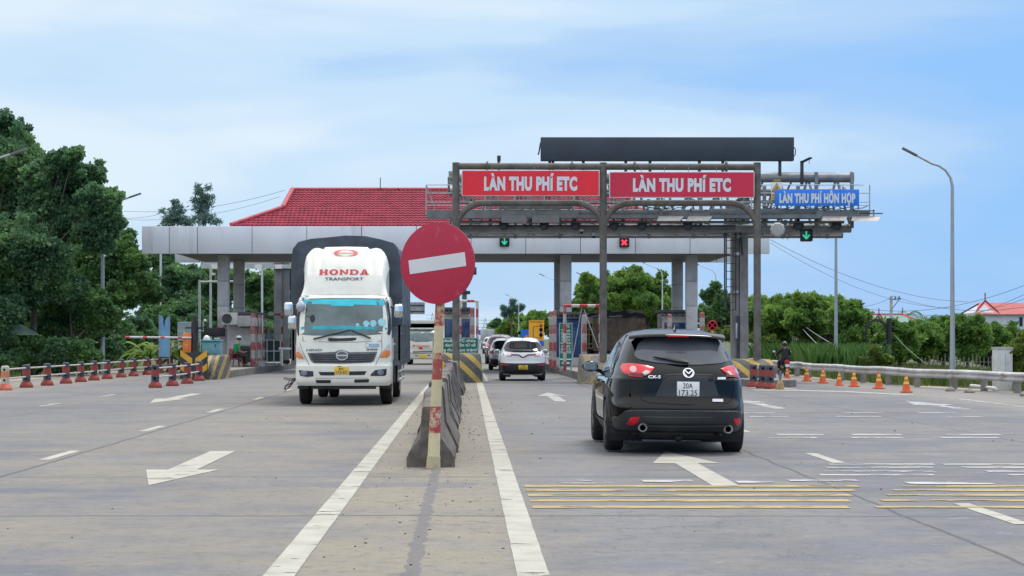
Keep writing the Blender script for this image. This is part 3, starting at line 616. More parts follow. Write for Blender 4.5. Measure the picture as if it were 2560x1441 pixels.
    def dfl(a, v):
        x = abs(a); zt, zb = ztop(x), zbot(x); z = zb+(zt-zb)*v
        base = -.46-.42*v-.42*v**3; flute = .30*max(0, v-.40)*(math.sin(max(0, x-.5)/.22*math.pi)**2 if .5 < x < .94 else 0) if v > .45 else 0
        edge = .10*(max(0, x-.86)/.16)**2; waist = -.06*math.sin(math.pi*min(1, v*1.5))*(1 if x > .9 else 0)
        return Vector((-a*(1-.06*math.sin(math.pi*v)*(x > .9)), base-flute-edge+waist, z))
    m = MB(); m.grid(lambda u, v: dfl(-1.02+2.04*u, v), 60, 30)
    for sg in (-1, 1): m.loft([[dfl(sg*1.02, v/30) for v in range(31)], [Vector((-sg*1.0, -1.75, dfl(sg*1.02, v/30).z)) for v in range(31)]], False, False)
    m.loft([[dfl(-1.02+2.04*u/60, 1) for u in range(61)], [Vector((1.0-2.0*u/60, -1.75, dfl(-1.02+2.04*u/60, 1).z-.03)) for u in range(61)]], False, False)
    df = m.build('wind_deflector', CREAM, t, smooth=40)
    def dp(a, b, o): # point on the deflector at height b
        x = abs(a); v = (b-zbot(x))/(ztop(x)-zbot(x)); p = dfl(a, v); p.y += .016; p.z += .006; return p
    rd = mat('logo_red', (.62,.03,.05), .4, var=.05); m = MB(); x0, z0 = q(333, 365); x1, z1 = q(722, 360); honda_letters(m, x0, x1, (z0+z1)/2+.02, .125, dp); m.build('lettering', rd, df, fix=False)
    a = q(530, 416); text('lettering', 'TRANSPORT', mat('logo_navy', (.03,.04,.10), .4), df, dp, a[0], a[1]+.02, .90, .068, .012)
    ex, ez = q(533, 211); ez += .02; m = MB()
    for sg in (-1, 1):
        L = []
        for k in range(15):
            th = R(62+236*k/14) if sg < 0 else R(-118+236*k/14); wv = .055*math.sin(math.pi*k/14)**.8+.006
            L.append([dp(ex+sg*.025+.262*math.cos(th), ez+.082*math.sin(th), 0), dp(ex+sg*.025+(.262-wv*1.2)*math.cos(th), ez+(.082-wv*.35)*math.sin(th), 0)])
        m.loft(L, False, False)
    m.loft([[dp(ex-.22+.44*k/10, ez+.006, 0), dp(ex-.22+.44*k/10, ez-.012, 0)] for k in range(11)], False, False)
    m.build('logo', mat('logo_coral', (.72,.07,.09), .4, var=.05), df, fix=False)
    # chassis and running gear
    m = MB(); m.box(-.48, -.34, -9.6, -.2, .62, .86); m.box(.34, .48, -9.6, -.2, .62, .86); m.tube([(-.95,-1.35,.48),(.95,-1.35,.48)], .075, 8); m.tube([(-.95,-7.0,.48),(.95,-7.0,.48)], .10, 8); m.box(-.3, .3, -1.8, -.4, .42, .85); m.box(-.75, .75, -.35, -.2, .38, .5); m.box(-1.05, -.55, -4.6, -3.2, .45, .9); m.ball((0,-7.0,.48), (.24,.26,.26))
    m.build('chassis', DARKM, t)
    for x in (-.96, .96):
        wheel(t, x, -1.35, .49, .27, mat('truck_rim', (.35,.35,.34), .5, .3), False); arch = None
        for dx in (.0, -.29 if x > 0 else .29): wheel(t, x+dx, -7.0, .49, .25, mat('truck_rim', (.35,.35,.34), .5, .3), False)
    # cargo body: steel side boards and tarpaulin over hoops
    ZB = -2.15; ZE = -9.4; hw = 1.305; bed = mat('bed_steel', (.16,.17,.185), .5, .4, var=.3, vs=3, dirt=((.12,.09,.06), .25, 3))
    m = MB(); m.box(-hw, hw, ZE, ZB, .90, 1.02)
    for sg in (-1, 1):
        m.box(min(sg*hw, sg*(hw-.05)), max(sg*hw, sg*(hw-.05)), ZE, ZB, 1.02, 2.0)
        for k in range(12): y = ZB-.1-k*(7.25-.2)/11; m.box(min(sg*(hw+.035), sg*hw), max(sg*(hw+.035), sg*hw), y-.04, y+.04, .92, 2.05)
        for z in (1.02, 1.35, 1.68, 1.98): m.box(min(sg*(hw+.02), sg*hw), max(sg*(hw+.02), sg*hw), ZE, ZB, z-.03, z+.03)
    m.box(-hw, hw, ZB-.05, ZB, 1.02, 2.0); m.box(-hw, hw, ZE, ZE+.05, 1.02, 2.0); m.build('cargo_bed', bed, t).location.x = .055
    tarp = mat('tarpaulin', (.058,.074,.10), .5, var=.4, vs=1.5, bump=1.0, bsc=2.6)
    rng = random.Random(4); prof = [(-hw-.03,1.9),(-hw-.035,2.6),(-hw-.03,3.2),(-hw,3.58),(-hw+.04,3.74),(-hw+.16,3.87),(-hw+.45,3.96),(-.45,4.01),(0,4.03),(.45,4.01),(hw-.45,3.96),(hw-.16,3.87),(hw-.04,3.74),(hw,3.58),(hw+.03,3.2),(hw+.035,2.6),(hw+.03,1.9)]
    rings = []
    for k in range(33):
        y = ZB+.04-(7.3)*k/32; sag = .035*math.sin(k*math.pi/2)**2; rings.append([Vector((x*(1-sag*.5)+rng.uniform(-.03,.03), y, z-(sag if z > 3.6 else 0)+rng.uniform(-.025,.02))) for x, z in prof])
    m = MB(); m.loft(rings, False, False)
    for y, sgn in ((ZB+.04, 0), (ZE-.02, 32)): m.f.append(tuple(sgn*17+i for i in range(17)))
    m.build('tarpaulin', tarp, t, smooth=50).location.x = .055
    m = MB()
    for sg in (-1, 1):
        for z in (.55, .75): m.tube([(sg*1.2, -2.3, z), (sg*1.2, -6.3, z)], .03, 6)
        for y in (-2.4, -4.3, -6.2): m.box(sg*1.2-.02, sg*1.2+.02, y-.03, y+.03, .5, .92)
    m.build('side_guard', mat('dull_white', (.5,.5,.48), .5, var=.15), t)
    m = MB(); x = q(170,0)[0]
    rg = random.Random(2)
    for k in range(9):
        p = Vector((1.14, -1.0, .62)); pts = [p]
        for j in range(4): p = p+Vector((.06+rg.uniform(-.02,.05), rg.uniform(-.03,.03), rg.uniform(-.13,.03))); pts.append(p)
        m.tube(pts, .008, 4)
    m.build('dangling_cord', INK, t)
cargo_truck()
def delivery_truck():
    Z0 = 118.0; t = thing('delivery_truck', 'cream truck with red lettered bumper behind the big tarpaulin truck', 'truck', ((1056-1168)/F*Z0, Z0, 0), R(180)); s = Z0/F
    def q(X, Y): return ((1000+X/8.004-1055)*s, CAM_H-(740+Y/8.004-847)*s)
    h = Hull([(.32,.95,-1.7,-.06,8),(.42,1.0,-1.7,0,8),(.75,1.02,-1.7,0,8),(.85,1.0,-1.7,-.04,8),(1.25,.99,-1.7,-.10,8),(1.8,.95,-1.7,-.32,8),(1.92,.92,-1.7,-.42,7),(1.97,.85,-1.65,-.6,6)])
    fp = lambda a, b, o=0: h.front(-a, b, o); Q = lambda *ps: [q(*p) for p in ps]
    h.mesh(.06, 24, 16, [(-1.1,.4)], .48).build('cab', mat('cream_cab', (.62,.62,.54), .35, var=.06, coat=.3), t, smooth=32)
    MB().star(Q((150,880),(150,760),(175,690),(420,675),(690,685),(710,760),(712,890),(560,920),(300,925)), fp, .01, .03, 5, 3).build('windscreen', mat('truck_glass', (.03,.05,.06), .1), t, smooth=30)
    text('lettering', 'CAO KHANH', mat('logo_red', (.55,.04,.06), .4), t, lambda a, b, o: fp(a, b, .014), q(448, 1003)[0], q(448, 1003)[1]-.02, .8*.98, .11, .02)
    a = q(272, 1002); MB().star([(a[0]-.075,a[1]),(a[0],a[1]+.08),(a[0]+.075,a[1]),(a[0],a[1]-.08)], fp, .014, 0, 2).build('logo', mat('logo_red', (.55,.04,.06), .4), t)
    m = MB(); m.strip(Q((140,1052),(420,1048),(700,1045)), .05, fp, .03); m.build('bull_bar', SILVER, t); MB().star(Q((370,1030),(445,1030),(445,1066),(370,1066)), fp, .04, .02, 2).build('ribbon', REDP, t)
    m = MB(); m.star(Q((245,1095),(660,1080),(655,1150),(250,1160)), fp, .008, .0, 2, 4); m.strip(Q((290,1200),(350,1200)), .045, fp, .008); m.strip(Q((540,1195),(605,1195)), .045, fp, .008); g = m.build('grille', mat('grille_dark', (.04,.04,.045), .5), t)
    m = MB()
    for Y in (1100, 1135): m.strip(Q((245,Y+8),(450,Y+3),(660,Y)), .04, fp, .02)
    m.build('grille_slat', mat('cream_cab', (.62,.62,.54)), g)
    for X in (190, 700): a = q(X, 1120); MB().star([(a[0]+x, a[1]+z) for x, z in ((-.09,-.12),(-.09,.12),(.09,.12),(.09,-.12))], fp, .012, .02, 3).build('headlamp', CLEAR, t)
    a = q(445, 1212); yy = fp(*a)[1]+.02; m = MB(); m.box(-a[0]-.24, -a[0]+.24, yy-.02, yy, a[1]-.08, a[1]+.08); m.build('number_plate', PLATEY, t)
    m = MB(); m.box(-1.02, 1.02, -7, -1.6, .75, 2.62); m.box(-1.06, 1.06, -7.05, -1.1, 2.45, 2.66); m.box(-.95, .95, -1.75, -1.05, 2.1, 2.2); m.build('cargo_box', mat('box_white', (.60,.61,.58), .5, var=.1, dirt=((.3,.28,.25), .3, 2)), t, bevel=.03)
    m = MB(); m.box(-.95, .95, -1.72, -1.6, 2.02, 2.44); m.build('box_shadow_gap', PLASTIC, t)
    m = MB(); m.box(-.4, .4, -6.8, -.2, .45, .75); m.tube([(-.8,-1.1,.4),(.8,-1.1,.4)], .06); m.build('chassis', DARKM, t)
    for x in (-.82, .82): wheel(t, x, -1.1, .42, .24, detail=False); wheel(t, x, -5.2, .42, .26, detail=False)
    for sg in (-1, 1):
        m = MB(); m.box(sg*1.16-.08, sg*1.16+.08, -.35, -.27, 1.2, 1.55); m.tube([(sg*.95,-.4,1.5),(sg*1.16,-.32,1.5)], .015, 6); m.build('wing_mirror', PLASTIC, t)
delivery_truck()
def box_truck():
    Z0 = 296.0; t = thing('box_truck', 'small grey box truck with double rear doors driving away beyond the queue', 'truck', ((1219-1168)/F*Z0, Z0, 0))
    m = MB(); m.box(-1.03, 1.03, 0, 4.2, .95, 2.98); m.build('cargo_box', mat('box_grey', (.42,.44,.46), .4, .4, var=.15, vs=1.5, dirt=((.6,.62,.64), .3, 1.2)), t, bevel=.03)
    for sg in (-1, 1): m = MB(); m.box(min(sg*.02, sg*1.0), max(sg*.02, sg*1.0), -.03, -.003, 1.0, 2.92); d = m.build('rear_door', mat('box_grey', (.42,.44,.46)), t, bevel=.01); MB().box(sg*.12-.02, sg*.12+.02, -.06, -.03, 1.1, 2.8).build('handle', GALV, d)
    m = MB(); m.box(-.9, .9, .0, .1, .62, .8); m.box(-.4, .4, 0, 5, .6, .95); m.build('chassis', DARKM, t)
    MB().box(-.95, .95, 4.3, 5.8, .7, 2.2).build('cab', mat('cream_cab', (.62,.62,.54)), t, bevel=.1)
    for x in (-.8, .8): wheel(t, x, 1.2, .42, .3, detail=False); wheel(t, x, 5.0, .42, .25, detail=False)
    for x in (-.8, .8): MB().box(x-.1, x+.1, -.02, .0, .66, .76).build('tail_lamp', REDP, t)
box_truck()
def timber_truck():
    Z0 = 97.0; x0 = P(1462, 0, Z0).x; x1 = P(1612, 0, Z0).x; xc = (x0+x1)/2; hw = (x1-x0)/2
    t = thing('dump_truck', 'high-sided brown truck with yellow tail frame stopped in the closed lane', 'truck', (xc, Z0, 0))
    bw = mat('brown_boards', (.32,.23,.17), .8, var=.3, vs=3, dirt=((.16,.12,.10), .4, 2), bump=.3, bsc=12)
    m = MB(); m.box(-hw+.42, hw, 0, 5.8, .95, 2.72)
    for k in range(5): z = 1.1+k*.38; m.box(-hw+.40, hw+.02, -.03, -.001, z, z+.30)
    for k in range(4): x = -hw+.45+k*(2*hw-.55)/3; m.box(x-.03, x+.06, -.06, -.03, .95, 2.72)
    m.build('cargo_body', bw, t)
    m = MB(); m.box(-hw, -hw+.40, .05, 5.5, .95, 2.3); m.build('side_bin', mat('dark_brown', (.04,.03,.025), .8), t)
    m = MB(); yl = mat('faded_yellow', (.42,.31,.10), .6, var=.25)
    for x in (-hw+.02, -hw+.20, -hw+.38): m.box(x-.025, x+.025, -.12, -.06, 1.05, 2.35)
    for z in (1.08, 1.3, 1.75, 2.0, 2.3): m.box(-hw-.005, -hw+.405, -.11, -.07, z-.03, z+.03)
    m.build('tail_frame', yl, t)
    rg = random.Random(8); m = MB(); m.grid(lambda u, v: Vector((-hw+.15+(2*hw-.12)*u, -.12+5.9*v, 2.72+.16*math.sin(math.pi*u)*(1-.5*v)+.05*math.sin(u*23+v*9)+.03*math.sin(u*41))), 24, 10)
    m.loft([[(-hw+.15+(2*hw-.12)*u/24, -.13, 2.72+.16*math.sin(math.pi*u/24)+.05*math.sin(u/24*23)+.03*math.sin(u/24*41)) for u in range(25)], [(-hw+.15+(2*hw-.12)*u/24, -.14, 2.60-.04*math.sin(u*.9)) for u in range(25)]], False, False)
    m.build('tarpaulin', mat('dark_tarp', (.022,.021,.022), .6, var=.3, bump=.5, bsc=5), t, smooth=50)
    m = MB(); m.beam((-hw+.15,-.16,2.55),(-hw+.62,-.16,2.68),.10,.06); m.beam((-.3,-.15,2.62),(.35,-.15,2.66),.06,.05); m.build('tarp_fold', mat('pale_canvas', (.45,.44,.42), .7), t)
    m = MB(); m.box(-.9, .9, .1, 6.6, .6, .94); m.build('chassis', DARKM, t)
    MB().box(-1.05, 1.05, 6.2, 7.9, .7, 2.5).build('cab', mat('cab_blue', (.05,.10,.2), .4), t, bevel=.1)
    for x in (-.92, .92): wheel(t, x, 1.2, .48, .4, detail=False); wheel(t, x, 2.4, .48, .4, detail=False); wheel(t, x, 7.0, .48, .27, detail=False)
    for x in (-.95, .95): MB().box(x-.12, x+.12, .06, .1, .72, .84).build('tail_lamp', REDP, t)
timber_truck()
# ---------------------------------------------------------------- ground, road, markings
def road_mat():
    m, nt, N, L, bs = nodes('road'); tc = N('ShaderNodeTexCoord').outputs['Object']; sp = N('ShaderNodeSeparateXYZ'); L(tc, sp.inputs[0]); X, Y = sp.outputs[0], sp.outputs[1]
    M_ = lambda *a, **k: _math(nt, *a, **k); nz = lambda s, d=5, r=.6, st=None: _noise(nt, s, d, r, tc, st)
    big = nz(.16, 5, .6); streak = nz(1.5, 7, .7, (.6, 1.1, 1)); fine = nz(24, 6, .7); mid = nz(.9, 6, .6)
    c = _mix(nt, _range(nt, M_('ADD', M_('MULTIPLY', big, .5), M_('MULTIPLY', streak, .5)), .38, .62), (.080,.086,.112), (.170,.163,.155))
    c = _mix(nt, M_('MULTIPLY', _range(nt, mid, .42, .68), .5), c, (.225,.195,.142)); c = _mix(nt, M_('MULTIPLY', _range(nt, nz(.7, 7, .7, (.7,1,1)), .48, .64), .55), c, (.105,.112,.158))
    wob = M_('MULTIPLY', M_('SUBTRACT', nz(.35, 4), .5), 1.6)
    # dusty median strip and dusty shoulders
    md = M_('ABSOLUTE', M_('ADD', M_('ADD', X, .42), M_('MULTIPLY', wob, .28)))
    dust = M_('SUBTRACT', 1.0, _range(nt, md, .55, 1.15)); patch = _range(nt, nz(1.1, 6, .65, (.6,1,1)), .30, .62)
    c = _mix(nt, M_('MULTIPLY', dust, M_('MULTIPLY_ADD', patch, .5, .40)), c, (.245,.208,.145))
    sh = M_('SUBTRACT', 1, _range(nt, M_('ABSOLUTE', M_('ADD', M_('ADD', X, 14.6), wob)), .6, 2.6)); c = _mix(nt, M_('MULTIPLY', sh, .6), c, (.28,.245,.19))
    sh = M_('SUBTRACT', 1, _range(nt, M_('ABSOLUTE', M_('ADD', M_('SUBTRACT', X, 13.2), wob)), .4, 2.2)); c = _mix(nt, M_('MULTIPLY', sh, .5), c, (.28,.25,.20))
    lf = M_('MULTIPLY', M_('SUBTRACT', 1, _range(nt, M_('ABSOLUTE', M_('ADD', X, 3.2)), .8, 6.5)), _range(nt, nz(.35, 6, .65), .36, .60)); c = _mix(nt, M_('MULTIPLY', lf, .58), c, (.235,.20,.135))
    # bluish worn wheel tracks, old oil
    tr = M_('SUBTRACT', 1, _range(nt, M_('ABSOLUTE', M_('SUBTRACT', M_('ABSOLUTE', M_('SUBTRACT', X, 2.2)), .85)), .1, .55)); c = _mix(nt, M_('MULTIPLY', tr, .34), c, (.165,.17,.19))
    oil = M_('MULTIPLY', M_('SUBTRACT', 1, _range(nt, M_('ABSOLUTE', M_('SUBTRACT', X, 2.3)), .1, .7)), _range(nt, nz(.5, 6, .65, (1,.3,1)), .5, .7)); c = _mix(nt, M_('MULTIPLY', oil, .5), c, (.10,.10,.105))
    c = _mix(nt, M_('MULTIPLY', _range(nt, nz(2.4, 8, .75, (.7, 1, 1)), .57, .66), .6), c, (.095,.095,.110))
    c = _mix(nt, M_('MULTIPLY', _range(nt, nz(3.1, 8, .75, (.8, 1, 1)), .58, .66), .6), c, (.24,.235,.245))
    # poured-slab joints and tar lines
    jw = M_('MULTIPLY', M_('SUBTRACT', nz(.5, 5), .5), .35)
    fy = M_('SUBTRACT', M_('FRACT', M_('DIVIDE', M_('ADD', M_('ADD', Y, jw), 4.9*20-17.4+2.45), 4.9)), .5)
    gate = _range(nt, nz(.11, 3), .22, .38)
    jt = M_('MULTIPLY', M_('LESS_THAN', M_('ABSOLUTE', fy), .0085), gate)
    for x0, wd, am in ((-5.22,.030,.30),(3.82,.024,.5),(-9.1,.02,.3),(8.3,.02,.3)):
        xx = M_('ABSOLUTE', M_('ADD', M_('SUBTRACT', X, x0), M_('MULTIPLY', jw, am))); jt = M_('MAXIMUM', jt, M_('LESS_THAN', xx, wd))
    ck = M_('MULTIPLY', M_('LESS_THAN', M_('ABSOLUTE', M_('SUBTRACT', nz(.42, 7, .6), .5)), .0016), _range(nt, nz(.09, 3), .48, .56)); jt = M_('MAXIMUM', jt, ck); c = _mix(nt, M_('MULTIPLY', jt, .92), c, (.040,.039,.042))
    tx = M_('ABSOLUTE', M_('ADD', M_('ADD', X, .37), M_('MULTIPLY', M_('SUBTRACT', nz(2.5, 8, .7), .5), .22)))
    tar = M_('MULTIPLY', M_('LESS_THAN', tx, .055), M_('LESS_THAN', Y, 23.7)); c = _mix(nt, M_('MULTIPLY', tar, .75), c, (.088,.085,.095))
    ty = M_('ADD', M_('SUBTRACT', Y, 21.1), M_('MULTIPLY', M_('SUBTRACT', nz(1.3, 7, .7), .5), 1.5)); bx = M_('ABSOLUTE', M_('ADD', X, 1.0))
    rep = M_('MULTIPLY', M_('LESS_THAN', M_('ABSOLUTE', ty), .33), M_('LESS_THAN', bx, M_('MULTIPLY_ADD', nz(3, 5), .6, .85))); c = _mix(nt, M_('MULTIPLY', rep, .8), c, (.125,.123,.136))
    c = _mix(nt, M_('MULTIPLY', _range(nt, fine, .35, .75), .28), c, (.25,.24,.235)); c = _mix(nt, M_('MULTIPLY', _range(nt, nz(6, 8, .8), .50, .60), .48), c, (.085,.084,.092)); c = _mix(nt, M_('MULTIPLY', _range(nt, nz(40, 3, .7), .58, .68), .6), c, (.05,.048,.05)); c = _mix(nt, M_('MULTIPLY', _range(nt, nz(33, 4, .75), .60, .70), .5), c, (.33,.315,.30))
    finish(nt, bs, c, .72); b = N('ShaderNodeBump'); b.inputs['Strength'].default_value = .25; b.inputs['Distance'].default_value = .01; L(fine, b.inputs['Height']); L(b.outputs[0], bs.inputs['Normal'])
    return m
ground_mat = mat('ground_soil', (.075,.085,.035), .95, var=.4, vs=.25, dirt=((.22,.18,.12), .35, .12))
tag(MB().add([(-2500,-2500,-.06),(2500,-2500,-.06),(2500,4500,-.06),(-2500,4500,-.06)], [(0,1,2,3)]).build('ground', ground_mat), kind='structure')
ROAD = road_mat()
left = [(-17.2,-300),(-17.2,62),(-16.4,78),(-15.2,100),(-10.5,135),(-8,180),(-8,700)]; right = [(22,-300),(20.2,42),(17.4,50),(15.9,56.3),(14.5,64),(13.6,78),(13.8,95),(13.9,120),(11,160),(9,220),(9,700)]
tag(MB().add([(x,y,0) for x, y in left]+[(x,y,0) for x, y in reversed(right)], [tuple(range(len(left)+len(right)))]).build('road', ROAD), kind='structure')
sand = mat('dusty_soil', (.34,.29,.21), .95, var=.25, vs=1.2, bump=.4, bsc=20, dirt=((.16,.14,.09), .35, 2))
tag(MB().add([(-17.2,-20,-.02),(-17.2,62,-.02),(-15.2,100,-.02),(-20,100,-.03),(-21.5,62,-.03),(-22,-20,-.03)], [(0,1,2,3,4,5)]).build('road_shoulder', sand), kind='structure')
tag(MB().add([(22,-20,-.02),(20.2,42,-.02),(17.4,50,-.02),(15.9,56.3,-.02),(14.5,64,-.02),(13.6,78,-.02),(13.8,95,-.02),(13.9,120,-.02),(14.6,120,-.03),(14.6,80,-.03),(15.8,64,-.03),(18.8,50,-.03),(23.5,-20,-.03)], [tuple(range(13))]).build('road_verge', sand), kind='structure')
def paint(name, col, wear, grime=.35):
    m, nt, N, L, bs = nodes(name); c = _mix(nt, _range(nt, _noise(nt, 2.5, 6), .3, .75), sc(col, 1.05), sc(col, .78))
    c = _mix(nt, _math(nt, 'MULTIPLY', _range(nt, _noise(nt, 30, 4, .7), .6, .74), .6), c, (.12,.115,.11))
    tc = N('ShaderNodeTexCoord').outputs['Object']; w = _range(nt, _noise(nt, 2.2, 9, .72, tc, (.6,1.6,1)), .72-wear*.42, .74-wear*.40)
    finish(nt, bs, c, .7); tr = N('ShaderNodeBsdfTransparent'); mx = N('ShaderNodeMixShader'); L(_math(nt, 'MULTIPLY', w, .94), mx.inputs[0]); L(bs.outputs[0], mx.inputs[1]); L(tr.outputs[0], mx.inputs[2]); L(mx.outputs[0], nt.nodes['Material Output'].inputs[0]); return m
PW = paint('road_paint_white', (.42,.405,.345), .30); PWW = paint('worn_road_paint_white', (.45,.45,.44), .48); PY = paint('worn_road_paint_yellow', (.42,.31,.11), .42); PYW = paint('faded_road_paint_yellow', (.40,.30,.12), .52); PWD = paint('dusty_road_paint', (.40,.385,.33), .24)
def sheets(name, quads, m, z=.004, wob=0):
    b = MB(); rg = random.Random(len(quads)*7+3)
    for q in quads:
        if len(q) == 4 and wob and not hasattr(q[0], '__len__'):
            x0, x1, y0, y1 = q; n = max(2, int((y1-y0)/.35)) if y1-y0 > x1-x0 else 1; k = max(2, int((x1-x0)/.35)) if n == 1 else 1
            if n > 1: b.loft([[(x0+rg.uniform(-wob,wob), y0+(y1-y0)*i/n, z), (x1+rg.uniform(-wob,wob), y0+(y1-y0)*i/n, z)] for i in range(n+1)], False, False)
            else: b.loft([[(x0+(x1-x0)*i/k, y0+rg.uniform(-wob,wob), z), (x0+(x1-x0)*i/k, y1+rg.uniform(-wob,wob), z)] for i in range(k+1)], False, False)
        elif not hasattr(q[0], '__len__'): x0, x1, y0, y1 = q; b.add([(x0,y0,z),(x1,y0,z),(x1,y1,z),(x0,y1,z)], [(0,1,2,3)])
        else: b.add([(x, y, z) for x, y in q], [tuple(range(len(q)))])
    return tag(b.build(name, m), kind='structure')
sheets('edge_line', [(-1.335,-1.125,5,67)], PW, wob=.003); sheets('edge_line', [(.325,.54,5,72)], PW, wob=.003); sheets('edge_line', [(.66,.78,72,110)], PWW, wob=.01)
sheets('lane_line', [(-5.48,-5.33,y,y+2.1) for y in (8.6,17.0,25.4,33.2,41.7,50.6,59)], PW, wob=.008)
sheets('lane_line', [(-9.85,-9.7,y,y+2.1) for y in (45.6,53)] + [(8.6,8.75,y,y+2) for y in (23.6,)], PWW)
sheets('lane_line', [(4.56,4.71,y,y+2.1) for y in (8.4,16.6,24.8,33.0,41.0)], PW, wob=.008)
def arrow(x, y0, y1, hd, w=.15, hw=.42, up=True, m=PW):
    s = 1 if up else -1; a, b = (y0, y1) if up else (y1, y0)
    sheets('lane_arrow', [[(x-w,a),(x+w,a),(x+w,b-s*hd),(x-w,b-s*hd)], [(x-hw,b-s*hd),(x+hw,b-s*hd),(x,b)]], m, .0045)
arrow(2.72, 20.9, 27.3, 2.6, .14, .42, True, PWD); arrow(-3.36, 21.0, 27.4, 2.5, .17, .43, False, PW); arrow(-7.62, 47.8, 56, 3.6, .17, .44, False); arrow(2.3, 49, 57, 3.4, .15, .42, True, PWW); arrow(10.9, 43.5, 49.5, 3.2, .15, .5, True, PWW); arrow(6.9, 44, 51, 3, .15, .42, True, PWW)
yl = (18.28, 19.02, 19.68, 20.30, 20.88)
sheets('rumble_strip', [(.60,3.5+.15*k,y-.13,y+.13) for k, y in enumerate(yl)], PY, .0055, .012)
sheets('rumble_strip', [(3.75+.2*k,5.0,y-.10,y+.10) for k, y in enumerate(yl)] , PYW, .0065, .012); sheets('rumble_strip', [(4.9,9.5,y-.13,y+.13) for y in yl], PY, .0055, .012)
sheets('speed_line', [(.95,1.35,21.55,21.85),(1.0,1.6,21.2,21.3),(1.9,2.45,21.4,21.75),(2.9,3.3,21.3,21.6),(3.5,4.25,21.55,21.8),(4.7,5.6,21.1,21.45),(6.0,7.0,21.15,21.4)], PWW, .0075)
sheets('speed_line', [(x+rg_, x+rg_+w, y-.11, y+.11) for k, y in enumerate((22.6,23.2,23.9,24.5)) for x, w, rg_ in ((4.0,1.3,.15*k),(6.15,1.1,-.1*k),(7.4,1.1,.1*k))], PWW, .0055)
sheets('speed_line', [(x, x+w, y-.17, y+.17) for k, y in enumerate((31.1,32.1)) for x, w in ((4.7+.3*k,.75),(6.0+.2*k,.8),(7.4+.3*k,.9),(8.9+.2*k,.9),(10.6,.7))] + [(x, x+w, y-.17, y+.17) for k, y in enumerate((39.5,41.5)) for x, w in ((5.6,.8),(7.3+.5*k,.9),(9.4,.8))], PWW, .0055)
sheets('dust_line', [[(8.6,60.4),(9.9,60.0),(11.2,58.5),(12.4,54.5),(12.0,54.4),(10.9,57.6),(9.8,58.9),(8.6,59.4)], [(8.7,63.5),(9.4,61),(10.2,60.6),(9.7,63.4)]], PWD, .0055)
sheets('dust_line', [(12.55,12.7,30,52),(12.5,12.62,24,28)], PWW, .0055, .02)
# ---------------------------------------------------------------- toll islands
isl = mat('island_concrete', (.25,.238,.215), .92, var=.25, vs=1.2, bump=.4, bsc=18, dirt=((.10,.095,.09), .4, 1.5))
kerb = mat('kerb_concrete', (.16,.148,.135), .92, var=.3, vs=1.6, bump=.5, bsc=18, dirt=((.07,.06,.055), .5, 2.5))
def island(poly, h=.26):
    n = len(poly); c = Vector((sum(p[0] for p in poly)/n, sum(p[1] for p in poly)/n)); inn = []
    for x, y in poly: d = Vector((x, y))-c; d.normalize(); inn.append((x-d.x*.22, y-d.y*.4))
    o = tag(MB().prism(inn, 'z', -.05, h+.004).build('toll_island', isl), kind='structure')
    m = MB(); m.loft([[(x,y,-.05) for x, y in poly], [(x,y,h-.03) for x, y in poly], [(x*.995+c.x*.005,y,h) for x, y in poly], [(x,y,h) for x, y in inn], [(x,y,-.05) for x, y in inn]], False)
    tag(m.build('island_kerb', kerb, smooth=40), kind='structure')
def capsule(x0, x1, y0, y1, r=.7, end=True):
    L = [(x0, y0+r), (x0+(x1-x0)*.12, y0+r*.35), (x0+(x1-x0)*.32, y0), (x1-(x1-x0)*.32, y0), (x1-(x1-x0)*.12, y0+r*.35), (x1, y0+r)]
    return L + [(x1, y1), (x0, y1)]
island([(-12.2,86),(-11.4,78),(-10.8,75.6),(-10.4,74.8),(-9.95,74.8),(-9.6,75.6),(-9.45,77.5),(-9.35,82),(-9.25,90),(-8.95,104),(-8.95,125),(-12.4,125)], .28)
island(capsule(-1.15, .55, 70.2, 124), .26); island([(4.2,75),(4.15,71),(4.35,68.2),(4.6,67.4),(5.2,67.4),(5.5,68.2),(5.6,72),(5.6,118),(3.95,118),(3.95,92)], .28); island(capsule(9.0, 10.65, 63.4, 118, 1.0), .22)
def nose(label, x0, x1, y0, y1, h, m):
    """Sloping striped crash block at an island's tip."""
    t = thing('crash_block', label, 'barrier', ((x0+x1)/2, y0, 0)); w = (x1-x0)/2; rings = []
    for k in range(9):
        v = k/8; zz = h*math.sin(v*math.pi/2); y = .9*(1-math.cos(v*math.pi/2)); ww = w*(1-.10*v)
        rings.append([(-ww, y+.55, zz*.999), (-ww*.93, y+.2, zz), (-ww*.72, y, zz), (ww*.72, y, zz), (ww*.93, y+.2, zz), (ww, y+.55, zz), (ww, y1-y0, zz), (-ww, y1-y0, zz)])
    MB().loft(rings).build('block', m, t, smooth=40); return t
YB2 = stripes('yellow_black_paint_steep', ((.42,.28,.04),(.045,.045,.045)), .27, vec=(.95,.1,-.28), duty=.42, wear=.55, worn=(.17,.15,.13))
YB3 = stripes('yellow_black_paint_back', ((.40,.27,.04),(.05,.05,.05)), .46, vec=(.72,.1,.72), duty=.42, wear=.3, worn=(.20,.18,.15))
YB4 = stripes('yellow_black_paint_grimy', ((.42,.29,.06),(.11,.10,.09)), .60, vec=(.75,.1,-.70), duty=.42, wear=.75, worn=(.19,.175,.155))
nose('yellow and black striped crash block under the teal cabinet', -10.62, -9.38, 75.0, 79.0, .90, YB2)
nose('yellow and black striped crash block at the end of the median barrier', -1.2, .55, 70.0, 73.0, 1.02, YB3)
nose('grimy yellow and black crash block behind the black SUV mirror', 3.92, 5.55, 67.6, 71.0, 1.0, YB4)
nose('bright yellow and black crash block behind the striped barrels at the mixed lane', 8.95, 10.5, 67.0, 71, .84, YB3)
